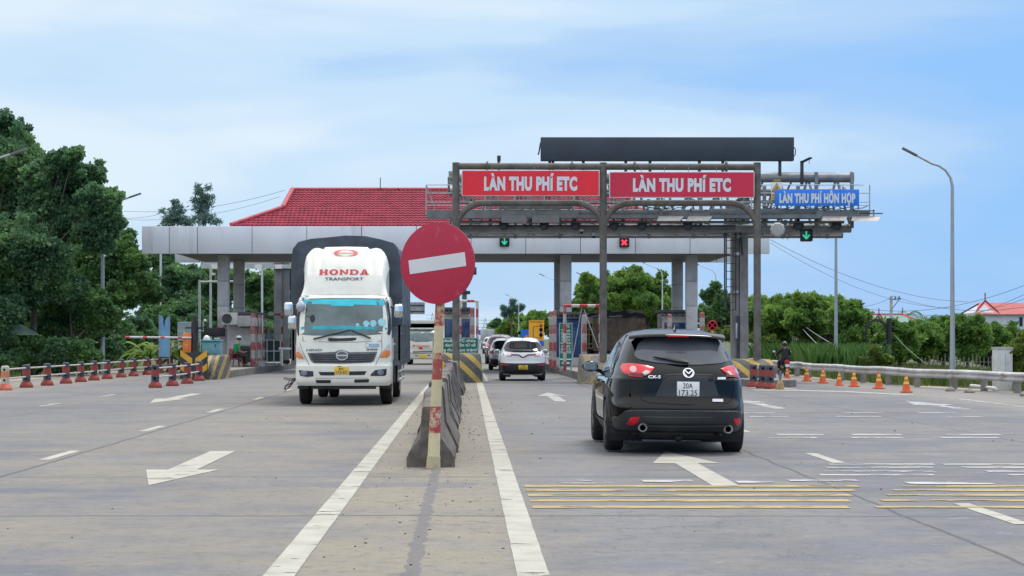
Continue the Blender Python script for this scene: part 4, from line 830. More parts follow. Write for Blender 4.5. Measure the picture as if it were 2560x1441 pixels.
# ---------------------------------------------------------------- median barrier
def median():
    prof = [(-.285,0),(-.285,.10),(-.255,.18),(-.135,.42),(-.10,.86),(-.075,.90),(.075,.90),(.10,.86),(.135,.42),(.255,.18),(.285,.10),(.285,0)]; rg = random.Random(5); n = 12
    for i in range(n):
        y = 24.0+i*3.05; lab = ('dark concrete barrier end standing right behind the no-entry sign pole' if i == 0 else 'dark concrete barrier segment, %s behind the no-entry sign pole in the median row' % ORD[i])
        m = MB(); rings = []
        for k in range(9):
            yy = 2.98*k/8; top = 1 if i else min(1, .82+.09*k); rings.append([Vector((x*(1+rg.uniform(-.05,.05)), yy, z*(top if z > .3 else 1)*(1+rg.uniform(-.015,.015)))) for x, z in prof])
        m.loft(rings); o = m.build('barrier_segment', CONCD, smooth=30); o.location = (-.44+rg.uniform(-.05,.05)*(i > 0), y, 0); o.rotation_euler[2] = rg.uniform(-.02,.02)*(i > 0)
        tag(o, lab, 'barrier', 'median barrier segments')
        if i > 1 and i % 2 == 0:
            for k in range(9):
                m = MB(); a = rg.uniform(0, 2.9); p = [Vector((.11, a, .86-rg.uniform(0,.1)))]
                for j in range(3): p.append(p[-1]+Vector((.035+rg.uniform(0,.05), rg.uniform(-.08,.08), -.16-rg.uniform(0,.12))))
                m.loft([[q, q+Vector((.012, .05+.07*rg.random(), 0))] for q in p], False, False); m.build('torn_strip', mat('torn_rubber', (.05,.045,.045), .85, var=.4), o)
median()
t = thing('no_entry_sign', 'round red no-entry sign with white bar on a leaning worn pole', 'road sign', (0,0,0)); Zs = 23.80
b0 = P(1083, 1168, Zs); b0.z = 0; b1 = P(1101, 742, Zs)
t.location = b0; m = MB(); dv = b1-b0; m.tube([(0,0,0),(0,0,.02), dv*.5, dv, dv*1.18], [.082,.075,.060,.056,.055], 18)
MB().tube([(0,0,0),dv*.07], [.086,.079], 18).build('pole_foot', mat('pole_cream', (.50,.43,.26), .7, var=.15, vs=6, dirt=((.22,.19,.13), .4, 6)), t, smooth=50); m.build('pole', stripes('sign_pole_paint', ((.36,.035,.035),(.62,.54,.33)), .64, off=.42, duty=.5, wear=.55, worn=(.50,.42,.28)), t, smooth=50)
cc = P(1093.5, 658.5, Zs-.09)-b0; rot = Matrix.Rotation(R(-24), 3, 'Z') @ Matrix.Rotation(R(-6.8), 3, 'Y')
def disc_pt(a, b, o): return cc + rot @ Vector((a, -o, b))
m = MB(); nn = 72; rr = .487
m.loft([[disc_pt(r*math.cos(2*math.pi*k/nn), r*math.sin(2*math.pi*k/nn), o) for k in range(nn)] for r, o in ((rr-.02,-.012),(rr,-.012),(rr,.002),(rr-.008,.004),(.01,.004))]); m.build('sign_face', mat('sign_red', (.44,.014,.055), .5, var=.06, vs=2, dirt=((.45,.20,.22), .08, 9)), t, smooth=30)
m = MB(); m.add([disc_pt(a, b, .007) for a, b in ((-.372,-.083),(.372,-.083),(.372,.083),(-.372,.083))], [(0,1,2,3)]); m.build('white_bar', mat('sign_white', (.66,.67,.70), .5, var=.05), t)
m = MB()
for z in (-.2, .2): p = disc_pt(0, z, -.03); m.box(p.x-.06, p.x+.06, p.y+.05, p.y+.075, p.z-.02, p.z+.02)
m.build('clamp', STEEL, t)
# ---------------------------------------------------------------- canopy with tiled roof
def canopy():
    t = thing('toll_canopy', 'wide toll canopy with pale fascia panels and a red tiled roof', 'toll station', (0,90,0)); k = 90/F
    x0, x1 = -14.72, 13.68; zb, zt = 5.39, 6.63; fas = mat('fascia_panel', (.66,.69,.75), .45, .15, var=.06, vs=.6, dirt=((.46,.46,.46), .3, 1.1, (1,1,.22)))
    jx = [x0, -13.47, -12.2]+[-12.2+2.475*(i+1) for i in range(10)]+[x1]
    for nm, ya in (('fascia', 0), ('rear_fascia', 10.2)):
        m = MB()
        for a, b in zip(jx, jx[1:]): m.box(a+.012, b-.012, ya, ya+.30, zb, zt)
        m.build(nm, fas, t, bevel=.012); m = MB(); m.box(x0+.03, x1-.03, ya+.03, ya+.27, zb+.02, zt-.02); m.build('fascia_frame', PLASTIC, t)
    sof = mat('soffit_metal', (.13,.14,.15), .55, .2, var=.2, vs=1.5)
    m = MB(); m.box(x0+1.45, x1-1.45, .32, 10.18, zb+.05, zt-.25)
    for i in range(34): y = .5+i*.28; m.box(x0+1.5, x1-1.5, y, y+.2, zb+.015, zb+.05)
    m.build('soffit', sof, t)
    col = mat('column_panel', (.50,.495,.515), .55, .1, var=.08, vs=2, dirt=((.24,.22,.20), .3, 1.4)); g = mat('panel_gap', (.003,.003,.003), .8)
    for x in (-11.25, 4.55, 10.36):
        for y in (2.0, 8.2):
            m = MB(); zs = [.25, .88, 1.9, 3.05, 4.2, zb+.03]
            for a, b in zip(zs, zs[1:]): m.box(x-.26, x+.26, y-.26, y+.26, a+.008, b-.008)
            c = m.build('column', col, t, bevel=.012); MB().box(x-.245, x+.245, y-.245, y+.245, .2, zb).build('column_core', g, c)
    # Dutch gable roof, tiles as modelled corrugation
    zr, ze = 8.62, 6.68; yr = 5.1; xl, xr = -8.35, 7.55; tile = mat('roof_tile', (.26,.028,.052), .95, var=.22, vs=2.2, dirt=((.15,.03,.045), .4, 1.6))
    for nm, ys in (('tile_roof', 1), ('tile_roof', -1)):
        def fn(u, v):
            z = ze+(zr-ze)*v; y = .35+(yr-.35)*v
            vk = .47
            a = (-10.65+(10.65-8.55)*(v/vk)) if v < vk else -8.55+.2*(v-vk)/(1-vk); b = 10.0-(10.0-7.75)*(v/vk) if v < vk else 7.75-.2*(v-vk)/(1-vk)
            return a, b, y, z
        rows = 15; m = MB()
        for r_ in range(rows):
            rings = []
            for j in range(4):
                v = (r_+ (0, 0, .5, 1.04)[j])/rows; a, b, y, z = fn(0, min(1, v)); lift = (-.05, .045, .022, -.005)[j]; line = []; nx = 380
                for i in range(nx+1):
                    x = a+(b-a)*i/nx; ph = (x/.20)*2*math.pi; line.append((x, y if ys > 0 else 10.55-y, z+lift+.022*math.sin(ph)))
                rings.append(line)
            m.loft(rings, False, False)
        m.build(nm, tile, t, smooth=40)
    m = MB(); rid = mat('ridge_tile', (.42,.06,.075), .6, var=.15, vs=4)
    m.tube([(xl-.05, yr+.15, zr+.06), (xr+.05, yr+.15, zr+.06)], .10, 8)
    for sg, xa, xm, xe in ((-1, xl, -8.58, -10.72), (1, xr, 7.78, 10.05)):
        for ys in (1, -1):
            Y = lambda y: y if ys > 0 else 10.55-y
            m.tube([(xa, Y(yr), zr+.05), (xm, Y(.35+4.75*.47), ze+1.94*.47+.07)], .12, 8); m.tube([(xm, Y(.35+4.75*.47), ze+1.94*.47+.07), (xe, Y(.30), ze+.04)], .10, 8)
    m.build('ridge', rid, t, smooth=50)
    for xa, xm, xe in ((xl, -8.5, -10.6), (xr, 7.7, 9.95)): m = MB(); m.add([(xa,yr,zr),(xm,2.58,7.59),(xm,7.97,7.59)], [(0,1,2)]); m.add([(xm,2.58,7.59),(xm,7.97,7.59),(xe,10.2,ze),(xe,.35,ze)], [(0,1,2,3)]); m.build('gable_end', tile, t)
    m = MB(); m.tube([(-4.15,yr,zr),(-4.15,yr,zr+.62)], .02, 6); m.tube([(-3.3,yr,zr),(-3.3,yr,zr+.12)], .03, 6); m.build('lightning_rod', DARKM, t)
canopy()
# ---------------------------------------------------------------- lane signals
def signal(x, y, z, kind, label, col):
    t = thing('lane_signal', label, 'traffic light', (x, y, z)); m = MB(); m.box(-.20, .20, -.12, .0, -.22, .22); m.box(-.22, .22, -.22, -.10, .20, .235)
    for sg in (-1, 1): m.box(sg*.21-.012, sg*.21+.012, -.2, -.1, -.2, .2)
    m.build('housing', mat('signal_black', (.018,.022,.022), .45), t, bevel=.01); k = MB(); f = on_back(-.124)
    if kind == 'x':
        for s in (-1, 1): k.strip([(-.115,-.115*s),(.115,.115*s)], .075, f, .003+.001*s)
    else: k.strip([(0,.15),(0,-.10)], .06, f, .003); k.strip([(-.12,.02),(0,-.13)], .055, f, .004); k.strip([(.12,.02),(0,-.13)], .055, f, .0045)
    k.build('symbol', mat('lit_'+kind, col, .4, em=1.3 if kind == 'x' else .45), t)
signal((1261-1168)*90/F, 89.98, CAM_H+(847-605)*90/F, 'arrow', 'lit green down arrow signal on the fascia over the open lane', (.02,.55,.30))
signal((1560-1168)*90/F, 89.98, CAM_H+(847-607)*90/F, 'x', 'lit red cross signal on the fascia over the closed lane', (.95,.03,.06))
signal((2012-1168)*72/F, 71.8, CAM_H+(847-590)*72/F, 'down', 'lit green down arrow signal hanging under the truss beside the blue sign', (.02,.50,.26))
# ---------------------------------------------------------------- portal frame with the red lane signs
RUST = mat('rusty_pipe', (.125,.120,.115), .65, .3, var=.3, vs=3, dirt=((.17,.115,.065), .45, 7))
def portal():
    Z = 68.0; k = Z/F; X = lambda px: (px-1168)*k; H = lambda py: CAM_H+(847-py)*k
    t = thing('sign_portal', 'rusty pipe portal of three posts that carries the two red lane signs', 'gantry', (0, Z, 0)); xs = [X(1140), X(1508), X(1893)]
    for i, x in enumerate(xs):
        m = MB(); m.tube([(x,0,0),(x,0,H(407))], .125, 18); m.box(x-.25, x+.25, -.25, .25, 0, .32)
        m.build('post', RUST, t, smooth=50)
    m = MB(); m.tube([(xs[0],0,H(416)),(xs[2],0,H(418))], .115, 16)
    for px in (1218, 1430, 1587, 1816): m.lathe([(.11,-.03),(.19,-.03),(.19,.03),(.11,.03)], (X(px),0,H(417)), 16, 'x')
    m.build('top_beam', RUST, t, smooth=40)
    for a, b in ((xs[0], xs[1]), (xs[1], xs[2])):
        z1 = H(508); r = .92; pts = [(a+.02, 0, z1-r)]+[(a+.02+r*(1-math.cos(u)), 0, z1-r+r*math.sin(u)) for u in [math.pi/2*i/8 for i in range(1, 9)]]+[(b-.02-r*(1-math.cos(u)), 0, z1-r+r*math.sin(u)) for u in [math.pi/2*i/8 for i in range(8, -1, -1)]]
        m = MB(); m.tube(pts, .108, 16); m.build('arched_beam', RUST, t, smooth=50)
    for px in (1230,1290,1335,1420,1602,1660,1720,1790):
        for pa, pb in ((418,436),(508,488)): MB().tube([(X(px),-.13,H(pa)),(X(px),-.13,H(pb))], .012, 5).build('hanger', STEEL, t)
    def sgn(label, px0, px1, py0, py1, col, tx0, tx1, ty0, ty1, bent):
        s = thing('lane_sign', label, 'sign', (X((px0+px1)/2), Z-.22, H((py0+py1)/2))); w = (px1-px0)*k/2; h = (py1-py0)*k/2
        MB().box(-w, w, 0, .07, -h, h).build('panel', mat('sign_frame_white', (.62,.60,.60), .5), s, bevel=.006)
        m = MB(); m.grid(lambda u, v: Vector((-w+.028+(2*w-.056)*u, -.006+.002*math.sin(u*9)*bent, -h+.028+(2*h-.056)*v)), 12, 3); m.build('red_face', mat('lane_red_%d' % bent, col, .42, var=.05, vs=.7, bump=.12*bent, bsc=1.5), s)
        text('lettering', 'LÀN THU PHÍ ETC', mat('sign_letter_white', (.66,.70,.76), .5, var=.03), s, on_back(-.016), ((tx0+tx1)/2-(px0+px1)/2)*k, ((py0+py1)/2-(ty0+ty1)/2)*k, (tx1-tx0)*k, (ty1-ty0)*k, .06)
    sgn('bright red lane sign with white lettering over the open lane with the green arrow', 1154, 1498, 427, 492, (.80,.020,.040), 1210, 1442, 446, 476, 0)
    sgn('slightly wrinkled crimson lane sign with white lettering above the black SUV', 1522, 1884, 431, 496, (.60,.020,.065), 1581, 1825, 450, 479, 1)
portal()
# ---------------------------------------------------------------- cantilever truss gantry with antennas
def truss():
    Z = 73.0; k = Z/F; X = lambda px: (px-1168)*k; H = lambda py: CAM_H+(847-py)*k
    t = thing('truss_gantry', 'grey steel truss gantry on a tall tapered post, with walkway and railings over the lanes', 'gantry', (0, Z, 0)); tb = STEEL
    xa, xb = X(1122), X(2118)
    for nm, y, z, r in (('upper_chord', -.7, H(449), .17), ('upper_chord', .9, H(476), .15), ('lower_chord', -.7, H(574), .16), ('lower_chord', .9, H(583), .15)):
        m = MB(); m.tube([(xa,y,z),(xb,y,z)], r, 14)
        if z > 6: m.lathe([(.1,-.02),(.24,-.02),(.24,.05),(.1,.05)], (xb+.03,y,z), 16, 'x')
        m.build(nm, tb, t, smooth=40)
    m = MB(); n = 14
    for i in range(n):
        x0 = xa+(xb-xa)*i/n; x1 = xa+(xb-xa)*(i+1)/n
        for y in (-.7, .9):
            zu, zl = (H(449), H(574)) if y < 0 else (H(476), H(583)); m.tube([(x0,y,zl),((x0+x1)/2,y,zu)], .045, 6); m.tube([((x0+x1)/2,y,zu),(x1,y,zl)], .045, 6)
        m.tube([(x0,-.7,H(449)),(x0,.9,H(476))], .04, 6); m.tube([(x0,-.7,H(574)),(x0,.9,H(583))], .04, 6)
    m.build('lattice', tb, t)
    m = MB()
    for px in (1225,1325,1430,1552,1640,1745,1902,1985,2030,2118): m.box(X(px)-.06, X(px)+.06, -.95, -.83, H(574), H(436 if px > 1985 else 470))
    m.build('upright', tb, t)
    # walkway
    wa, wb = X(1068), X(2150); m = MB(); wy = -1.75
    m.box(wa, wb, wy, -.95, H(552), H(546)); m.box(wa, wb, wy-.02, wy+.04, H(553), H(533))
    m.build('walkway', mat('walkway_steel', (.17,.19,.205), .5, .4, var=.2, vs=2), t)
    m = MB()
    for py in (472, 492, 514, 522): m.tube([(wa,wy,H(py)),(wb-(.0 if py > 480 else .2),wy,H(py))], .018, 6)
    for i in range(16): x = wa+(wb-wa)*i/15; m.tube([(x,wy,H(545)),(x,wy,H(472))], .022, 6)
    for py in (472, 492, 514): m.tube([(wa,wy,H(py)),(wa,-.9,H(py+3))], .018, 6)
    m.tube([(wa,wy,H(472)),(wa+.4,wy+.3,H(545))], .02, 6); m.build('railing', GALV, t, smooth=40)
    m = MB(); m.box(X(1250), X(1420), wy-.03, wy+.1, H(531), H(520)); m.box(X(1440), X(1660), wy-.04, wy+.1, H(543), H(533)); m.box(X(1760), X(1930), wy-.03, wy+.1, H(545), H(530)); m.box(X(1905), X(2020), wy-.04, wy+.1, H(543), H(530)); m.box(X(2120), X(2182), wy-.02, wy+.05, H(543), H(540)); m.tube([(X(1120),-.9,H(572)),(X(1830),-.9,H(572))], .11, 8)
    m.build('cable_tray', mat('tray_steel', (.13,.145,.155), .5, .4, var=.25), t, bevel=.01)
    for y, py, r in ((-.5,488,.05),(-.2,506,.06),(.3,527,.07),(-1.0,560,.05),(.6,542,.06),(-.4,592,.04)):
        m = MB(); m.tube([(xa+.2,y,H(py)),(xb-.3,y,H(py))], r, 8)
        for i in range(9): x = xa+.8+(xb-xa-1.6)*i/8; m.box(x-.05, x+.05, y-r-.03, y+r+.03, H(py)-r-.05, H(py)+r+.03)
        m.build('service_pipe', DARKM if py in (506, 542) else STEEL, t, smooth=40)
    m = MB(); rg = random.Random(9)
    for i in range(11):
        x = X(1250)+rg.uniform(0, 12); L = []
        for j in range(6): L.append((x+.25*j, wy+.1, H(520)-.18*math.sin(math.pi*j/5)*rg.uniform(.6,1.4)))
        m.tube(L, .014, 5)
    m.tube([(X(1880),-.7,H(440)),(X(1940),-.7,H(437)),(X(2080),-.7,H(438)),(X(2115),-.72,H(452)),(X(2117),-.8,H(470))], .02, 6)
    m.build('cable', INK, t)
    # the post: two steel boxes flaring into the arm, ladder on its side
    m = MB(); post = mat('post_steel', (.235,.235,.24), .6, .25, var=.25, vs=1.2, dirt=((.13,.115,.10), .45, 2.2, (1,1,.35)), bump=.2, bsc=6)
    xl, xm, xr = X(1828), X(1846), X(1867)
    m.loft([[(x, y, z) for x, y in ((xl+s,-.25+s),(xm,-.25+s),(xm,.25),(xl+s,.25))] for z, s in ((.2,0),(5.2,0),(5.9,-.12),(6.5,-.2))]); m.loft([[(x, y, z) for x, y in ((xm+.012,-.33),(xr+s,-.33),(xr+s,.3),(xm+.012,.3))] for z, s in ((.2,.02),(5.2,0),(5.8,.06),(7.5,.06))])
    m.build('main_post', post, t, smooth=20)
    m = MB(); m.box(xl-.1, xr+.15, -.55, .5, 0, .3); m.build('footing', CONC, t, bevel=.03)
    m = MB()
    for x in (X(1812), X(1812)+.02+.32): m.beam((x,-.42,H(776)),(x,-.42,H(540)), .04)
    for i in range(13): z = H(776)+(H(545)-H(776))*i/12; m.tube([(X(1812),-.42,z),(X(1812)+.34,-.42,z)], .014, 6)
    m.beam((X(1808),-.42,H(772)),(X(1808),-.42,H(545)),.05); m.build('ladder', DARKM, t)
    m = MB(); m.box(X(1836), X(1840), -.40, -.26, H(847), H(808)); m.lathe([(.01,0),(.09,0),(.10,.05),(.05,.12)], (X(1838),-.32,H(735)), 12, 'z'); m.box(X(1833), X(1845), -.4, -.26, H(640), H(632)); m.build('conduit_box', GALV, t, bevel=.01)
    m = MB(); m.tube([(X(1842),-.36,H(790)),(X(1842),-.36,.3)], .05, 8); m.tube([(X(1853),-.36,H(640)),(X(1848),-.37,H(580)),(X(1856),-.36,H(545))], .03, 6); m.build('conduit', DARKM, t)
    m = MB(); m.tube([(X(1246),-.7,H(449)),(X(1246),-.7,H(394))], .045, 6); m.box(X(1242), X(1251), -.76, -.64, H(408), H(394)); m.build('antenna_mast', DARKM, t)
    m = MB(); m.beam((X(1995),-.85,H(470)),(X(1995),-.85,H(408)), .11); m.beam((X(1995),-.85,H(411)),(X(2012),-1.3,H(403)), .12, .05); m.tube([(X(2009),-1.2,H(407)),(X(2009),-1.2,H(418))], .01, 4); m.build('lamp_bracket', DARKM, t)
    m = MB()
    for a, py in ((1122,440),(1122,458),(1126,449)): m.box(X(a), X(a+9), -.85, -.6, H(py+8), H(py-7))
    m.build('junction_box', STEEL, t, bevel=.01)
    # the black message board on stilts above
    b = thing('message_board', 'long blank black message board standing on stilts above the red signs', 'display board', (X(1662), Z, H(379))); w = X(1975)-X(1350)
    MB().box(-w/2, w/2, -.98, -.62, H(408)-H(379), H(350)-H(379)).build('screen', mat('board_black', (.030,.044,.065), .55, var=.15, vs=.8), b, bevel=.02)
    m = MB(); z0 = H(408)-H(379)
    for px in (1372,1380,1455,1560,1620,1742,1800,1941): MB().box(X(px)-X(1662)-.05, X(px)-X(1662)+.05, -.86, -.74, H(455)-H(379), z0).build('stilt', DARKM, b)
    m = MB(); m.tube([(-w/2,-.8,.25),(-w/2-.06,-.8,-.1),(-w/2-.09,-.8,-.2)], .025, 6); m.tube([(w/2,-.8,.1),(w/2+.08,-.8,0),(w/2+.07,-.8,-.2),(w/2,-.8,-.28)], .018, 6); m.build('cable', INK, b, smooth=50)
    # antennas tilted toward the traffic
    labs = ['flat grey tilted antenna plate under the gantry above the green arrow', 'flat grey tilted antenna plate between the green arrow and the middle post', 'pale tilted antenna plate under the crimson sign, nearer the middle post', 'pale tilted antenna plate under the crimson sign, nearer the tall tapered post', 'white tilted antenna plate under the blue sign, beside the hanging green arrow', 'white tilted antenna plate at the free end of the truss']
    for (a, b_), lb, cl in zip(((1248,1316),(1322,1396),(1628,1692),(1700,1762),(2028,2092),(2100,2172)), labs, (0,0,1,1,2,2)):
        s = thing('antenna_panel', lb, 'antenna', (X((a+b_)/2), Z-1.9, H(556)), 0, 'toll antennas under the gantry'); w = X(b_-8)-X(a); tilt = .0 if cl == 0 else .5
        p = MB(); hh = .13 if cl == 0 else .085; p.loft([[(-w/2-.06*(cl>0),-.05-.25*tilt*2*(cl>0),-hh),(w/2-.06*(cl>0),-.05-.25*tilt*2*(cl>0),-hh),(w/2+.1*(cl>0),.05,hh),(-w/2+.06*(cl>0),.05,hh)],[(-w/2-.06*(cl>0),.02-.25*tilt*2*(cl>0),-hh+.03),(w/2-.06*(cl>0),.02-.25*tilt*2*(cl>0),-hh+.03),(w/2+.1*(cl>0),.12,hh+.03),(-w/2+.06*(cl>0),.12,hh+.03)]])
        p.build('plate', (mat('antenna_grey', (.10,.11,.12), .5), mat('antenna_pale', (.36,.35,.34), .5), mat('antenna_white', (.36,.34,.32), .5))[cl], s)
        q = MB(); q.box(-w/2+.1, -w/2+.14, .1, .16, hh-.02, hh+.26); q.box(w/2-.14, w/2-.10, .1, .16, hh-.02, hh+.26); q.box(-w/2+.1, w/2-.1, .10, .16, hh+.2, hh+.24); q.build('bracket', STEEL, s)
    cams = [(1258,'above the green arrow of the open lane'),(1358,'between the green arrow and the dome camera'),(1435,'next to the dome camera'),(1530,'just past the middle pipe post'),(1600,'above the red cross'),(1712,'beside the tapered post'),(1985,'beside the hanging green arrow'),(2078,'near the free end of the truss')]
    for px, lb in cams:
        s = thing('camera_housing', 'dark wedge-shaped camera housing under the lower chord, '+lb, 'camera', (X(px), Z-.85, H(570)), 0, 'camera housings under the gantry')
        q = MB(); q.prism([(-.17,.10),(.17,.10),(.17,-.02),(.10,-.13),(-.06,-.15),(-.17,-.04)], 'y', -.3, .1); q.build('housing', DARKM, s, bevel=.012); q = MB(); q.box(-.04,.04,-.1,.0,.1,.3); q.build('bracket', STEEL, s); q = MB(); q.box(-.11,.06,-.315,-.3,-.10,.02); q.build('lens', GLASS, s)
    for px, py, lb in ((1450,581,'white dome camera hanging beside the middle pipe post'),(1480,592,'dark dome camera on a thin stem closest to the middle pipe post')):
        s = thing('dome_camera', lb, 'camera', (X(px), Z-.9, H(py))); q = MB(); q.lathe([(.02,.09),(.075,.085),(.085,.0),(.08,-.02)], (0,0,0), 14); q.build('hood', WHITE if px == 1450 else GALV, s, smooth=50)
        q = MB(); q.ball((0,0,-.04), .075, 12, 8); q.build('dome', GLASS, s, smooth=60); q = MB(); q.tube([(0,0,.08),(0,0,.36)], .014, 6); q.build('stem', STEEL, s)
    s = thing('spot_camera', 'small grey box camera under the beam above the lane signal', 'camera', (X(1310), Z-1.0, H(563))); MB().box(-.09,.09,-.06,.06,-.03,.08).build('body', mat('cam_grey', (.4,.42,.44), .4), s, bevel=.01); MB().box(-.05,.05,-.05,.05,-.15,-.03).build('lens_tube', DARKM, s)
    s = thing('pipe_collar', 'pale round flange box around the post below the crimson sign', 'post collar', (X(1893), 68.0, CAM_H+(847-574)*68/F)); q = MB(); q.lathe([(.14,-.10),(.22,-.09),(.26,0),(.22,.09),(.14,.10)], (0,.24,0), 10, 'y'); q.build('shell', mat('collar_grey', (.36,.37,.36), .5, var=.1), s); q = MB(); q.tube([(.2,0,-.15),(.27,0,-.27),(.31,0,-.33),(.36,0,-.25),(.34,0,-.1)], .014, 6); q.build('cable_loop', INK, s)
    # blue sign
    s = thing('lane_sign', 'blue lane sign with white lettering on the free end of the truss', 'sign', (X(2042.5), Z-1.95, H(494.5))); k2 = (Z-1.95)/F; s.location = ((2042.5-1168)*k2, Z-1.95, CAM_H+(847-494.5)*k2); w = 211*k2/2; h = 41*k2/2
    MB().box(-w, w, 0, .06, -h, h).build('panel', mat('sign_blue', (.018,.21,.80), .45, var=.06), s, bevel=.006)
    text('lettering', 'LÀN THU PHÍ HỖN HỢP', mat('sign_letter_white', (.66,.70,.76)), s, on_back(-.005), 1*k2, -1.5*k2, 190*k2, 21*k2, .06)
    m = MB(); m.box(w-.03, w+.005, .06, .12, -h-.3, h); m.box(-w*.4, -w*.36, .06, .9, -.04, .04); m.box(w*.4, w*.44, .06, .9, -.04, .04); m.build('bracket', STEEL, s)
    s = thing('hazard_sign', 'small white plate with a yellow warning triangle beside the blue sign', 'sign', ((1942-1168)*(Z-1.80)/F, Z-1.80, CAM_H+(847-478)*(Z-1.80)/F)); k2 = .0143
    MB().box(-.20,.20,0,.02,-.32,.32).build('panel', PLATEW, s); MB().prism([(-.17,-.02),(.17,-.02),(0,.26)], 'y', -.006, -.002).build('triangle', mat('hazard_yellow', (.72,.38,.03), .5), s); q = MB(); q.strip([(-.18,-.03),(0,.28),(.18,-.03),(-.18,-.03)], .02, on_back(0), .008); q.strip([(.03,.16),(-.03,.08),(.03,.08),(-.02,.0)], .025, on_back(0), .009); q.build('bolt_mark', INK, s); MB().box(-.19,-.02,-.006,-.002,-.31,-.1).build('yellow_patch', mat('hazard_yellow', (.72,.38,.03)), s); MB().box(-.12,.13,-.01,.0,.35,.42).build('caption_plate', mat('caption_yellow', (.40,.26,.03)), s)
    q = MB(); q.box(-.03,.03,.02,1.0,.1,.15); q.build('bracket', STEEL, s)
truss()
# ---------------------------------------------------------------- booths, bollards, frames on the islands
BOOTHW = mat('booth_panel', (.44,.43,.42), .6, var=.1, vs=2, dirt=((.22,.20,.18), .3, 1.5)); BLUEG = mat('blue_window', (.018,.045,.14), .12, var=.2, vs=1, coat=.5)
def booth(label, x0, x1, y, h, win, z0=.26, skip=False, deep=2.4):
    t = thing('toll_booth', label, 'toll booth', ((x0+x1)/2, y, z0)); w = (x1-x0)/2; H = h-z0
    m = MB(); m.box(-w, w, 0, deep, 0, H*.96); m.build('wall', BOOTHW, t, bevel=.05, seg=3)
    m = MB(); m.box(-w-.12, w+.12, -.25, deep+.2, H*.97, H+.04)
    for i in range(7): x = -w+2*w*i/6; m.box(x-.03, x+.03, -.27, -.25, H*.90, H*.97)
    m.box(-w-.08, w+.08, -.24, -.2, H*.90, H*.92); m.build('roof', mat('booth_roof', (.07,.07,.075), .6, var=.2), t)
    for a, b, c, d_ in win:
        f = MB().box(a*w, b*w, -.015, .0, c*H, d_*H).build('window', BLUEG, t, bevel=.006); MB().box(a*w-.03, b*w+.03, -.008, -.001, c*H-.03, d_*H+.03).build('window_frame', PLASTIC, f)
    for sg in (-1, 1): MB().box(min(sg*w, sg*(w+.012)), max(sg*w, sg*(w+.012)), .3, deep-.4, .42*H, .86*H).build('side_window', BLUEG, t)
    return t
booth('blue-windowed toll booth on the median behind the green notice board', -1.05, .12, 92, 2.95, [(-.92,-.1,.30,.80),(.0,.92,.30,.80)])
booth('grey toll booth with dark blue panels behind the tall green notice', 3.92, 5.35, 91, 2.72, [(-.97,-.35,.18,.93),(-.25,.75,.18,.93)], .28)
booth('toll booth with a blue window showing above the black SUV roof', 9.1, 10.5, 93, 2.85, [(-.8,.75,.30,.78)], .22)
tb = booth('small grey toll booth with an air conditioner beside the seated attendant', -11.0, -9.62, 91.2, 2.72, [(-.1,.82,.74,.97)], .28)
def lbooth():
    m = MB(); m.box(-.12, .62, -.02, -.001, .20, .92); m.build('service_hatch', mat('hatch_dark', (.03,.028,.028), .6, var=.3), tb)
    m = MB(); m.box(-.10, .58, -.05, -.02, .98, 1.28); m.build('counter_panel', mat('pale_panel', (.40,.42,.42), .5), tb)
    m = MB()
    for z in (.52,.66,.80): m.box(-.1, .6, -.06, -.02, z, z+.03)
    m.build('shelf', mat('shelf_brown', (.10,.07,.055), .6), tb)
    a = thing('air_conditioner', 'white outdoor air-conditioner unit with round fan above the attendant', 'air conditioner', (-10.75, 90.9, 2.18)); MB().box(-.42,.30,-.32,0,.0,.56).build('casing', mat('ac_white', (.52,.50,.47), .5, dirt=((.3,.22,.15), .3, 4)), a, bevel=.02)
    q = MB(); q.lathe([(.21,-.34),(.23,-.335),(.23,-.32),(.01,-.325)], (-.18,0,.28), 24, 'y'); q.build('fan_grille', mat('fan_dark', (.03,.04,.045), .5), a); q = MB(); q.box(-.3,-.25,-.3,.1,-.08,0); q.box(.2,.25,-.3,.1,-.08,0); q.build('bracket', DARKM, a)
    a = thing('booth_awning', 'rounded grey awning box beside the air conditioner', 'awning', (-10.1, 90.9, 2.1)); q = MB(); q.prism([(-.38,0),(.55,0),(.55,.28),(.48,.42),(.3,.5),(-.38,.5)], 'y', -.3, .0); q.build('shell', mat('awning_grey', (.36,.35,.34), .6, dirt=((.2,.18,.15), .3, 3)), a, bevel=.02)
lbooth()
def bollard(label, px, Y, top, r=.085, z0=.26):
    t = thing('striped_bollard', label, 'bollard', ((px-1168)*Y/F, Y, z0), 0, 'red and white striped bollards'); h = CAM_H+(847-top)*Y/F-z0
    m = MB(); m.lathe([(r,0),(r,h-.06),(r*.8,h-.02),(.01,h)], n=14); m.build('post', REDWHITED, t, smooth=50); m = MB(); m.box(-.16,.16,-.16,.16,-.01,.02); m.build('base_plate', DARKM, t)
bollard('fat red and white bollard beside the median booth, under the tall pipe frame', 1181, 86, 768, .10)
bollard('red and white bollard at the edge of the queue lane, farther of the pair', 1376.5, 86, 778, .075, .28); bollard('thick red and white bollard at the edge of the queue lane, nearer of the pair', 1386, 82.5, 776, .085, .28)
bollard('red and white bollard standing inside the pipe frame by the yellow tail frame', 1461, 80, 786, .10, .28)
bollard('red and white bollard showing above the SUV roof beside the blue booth window', 1674, 85, 785, .10, .22); bollard('red and white bollard beside the round no-parking sign', 1755, 85, 781, .11, .22)
bollard('red and white bollard in front of the attendant booth, nearer the attendant', 632.5, 89.5, 783, .11, .28); bollard('red and white bollard in front of the attendant booth, nearer the green screen', 648, 91, 787, .10, .28)
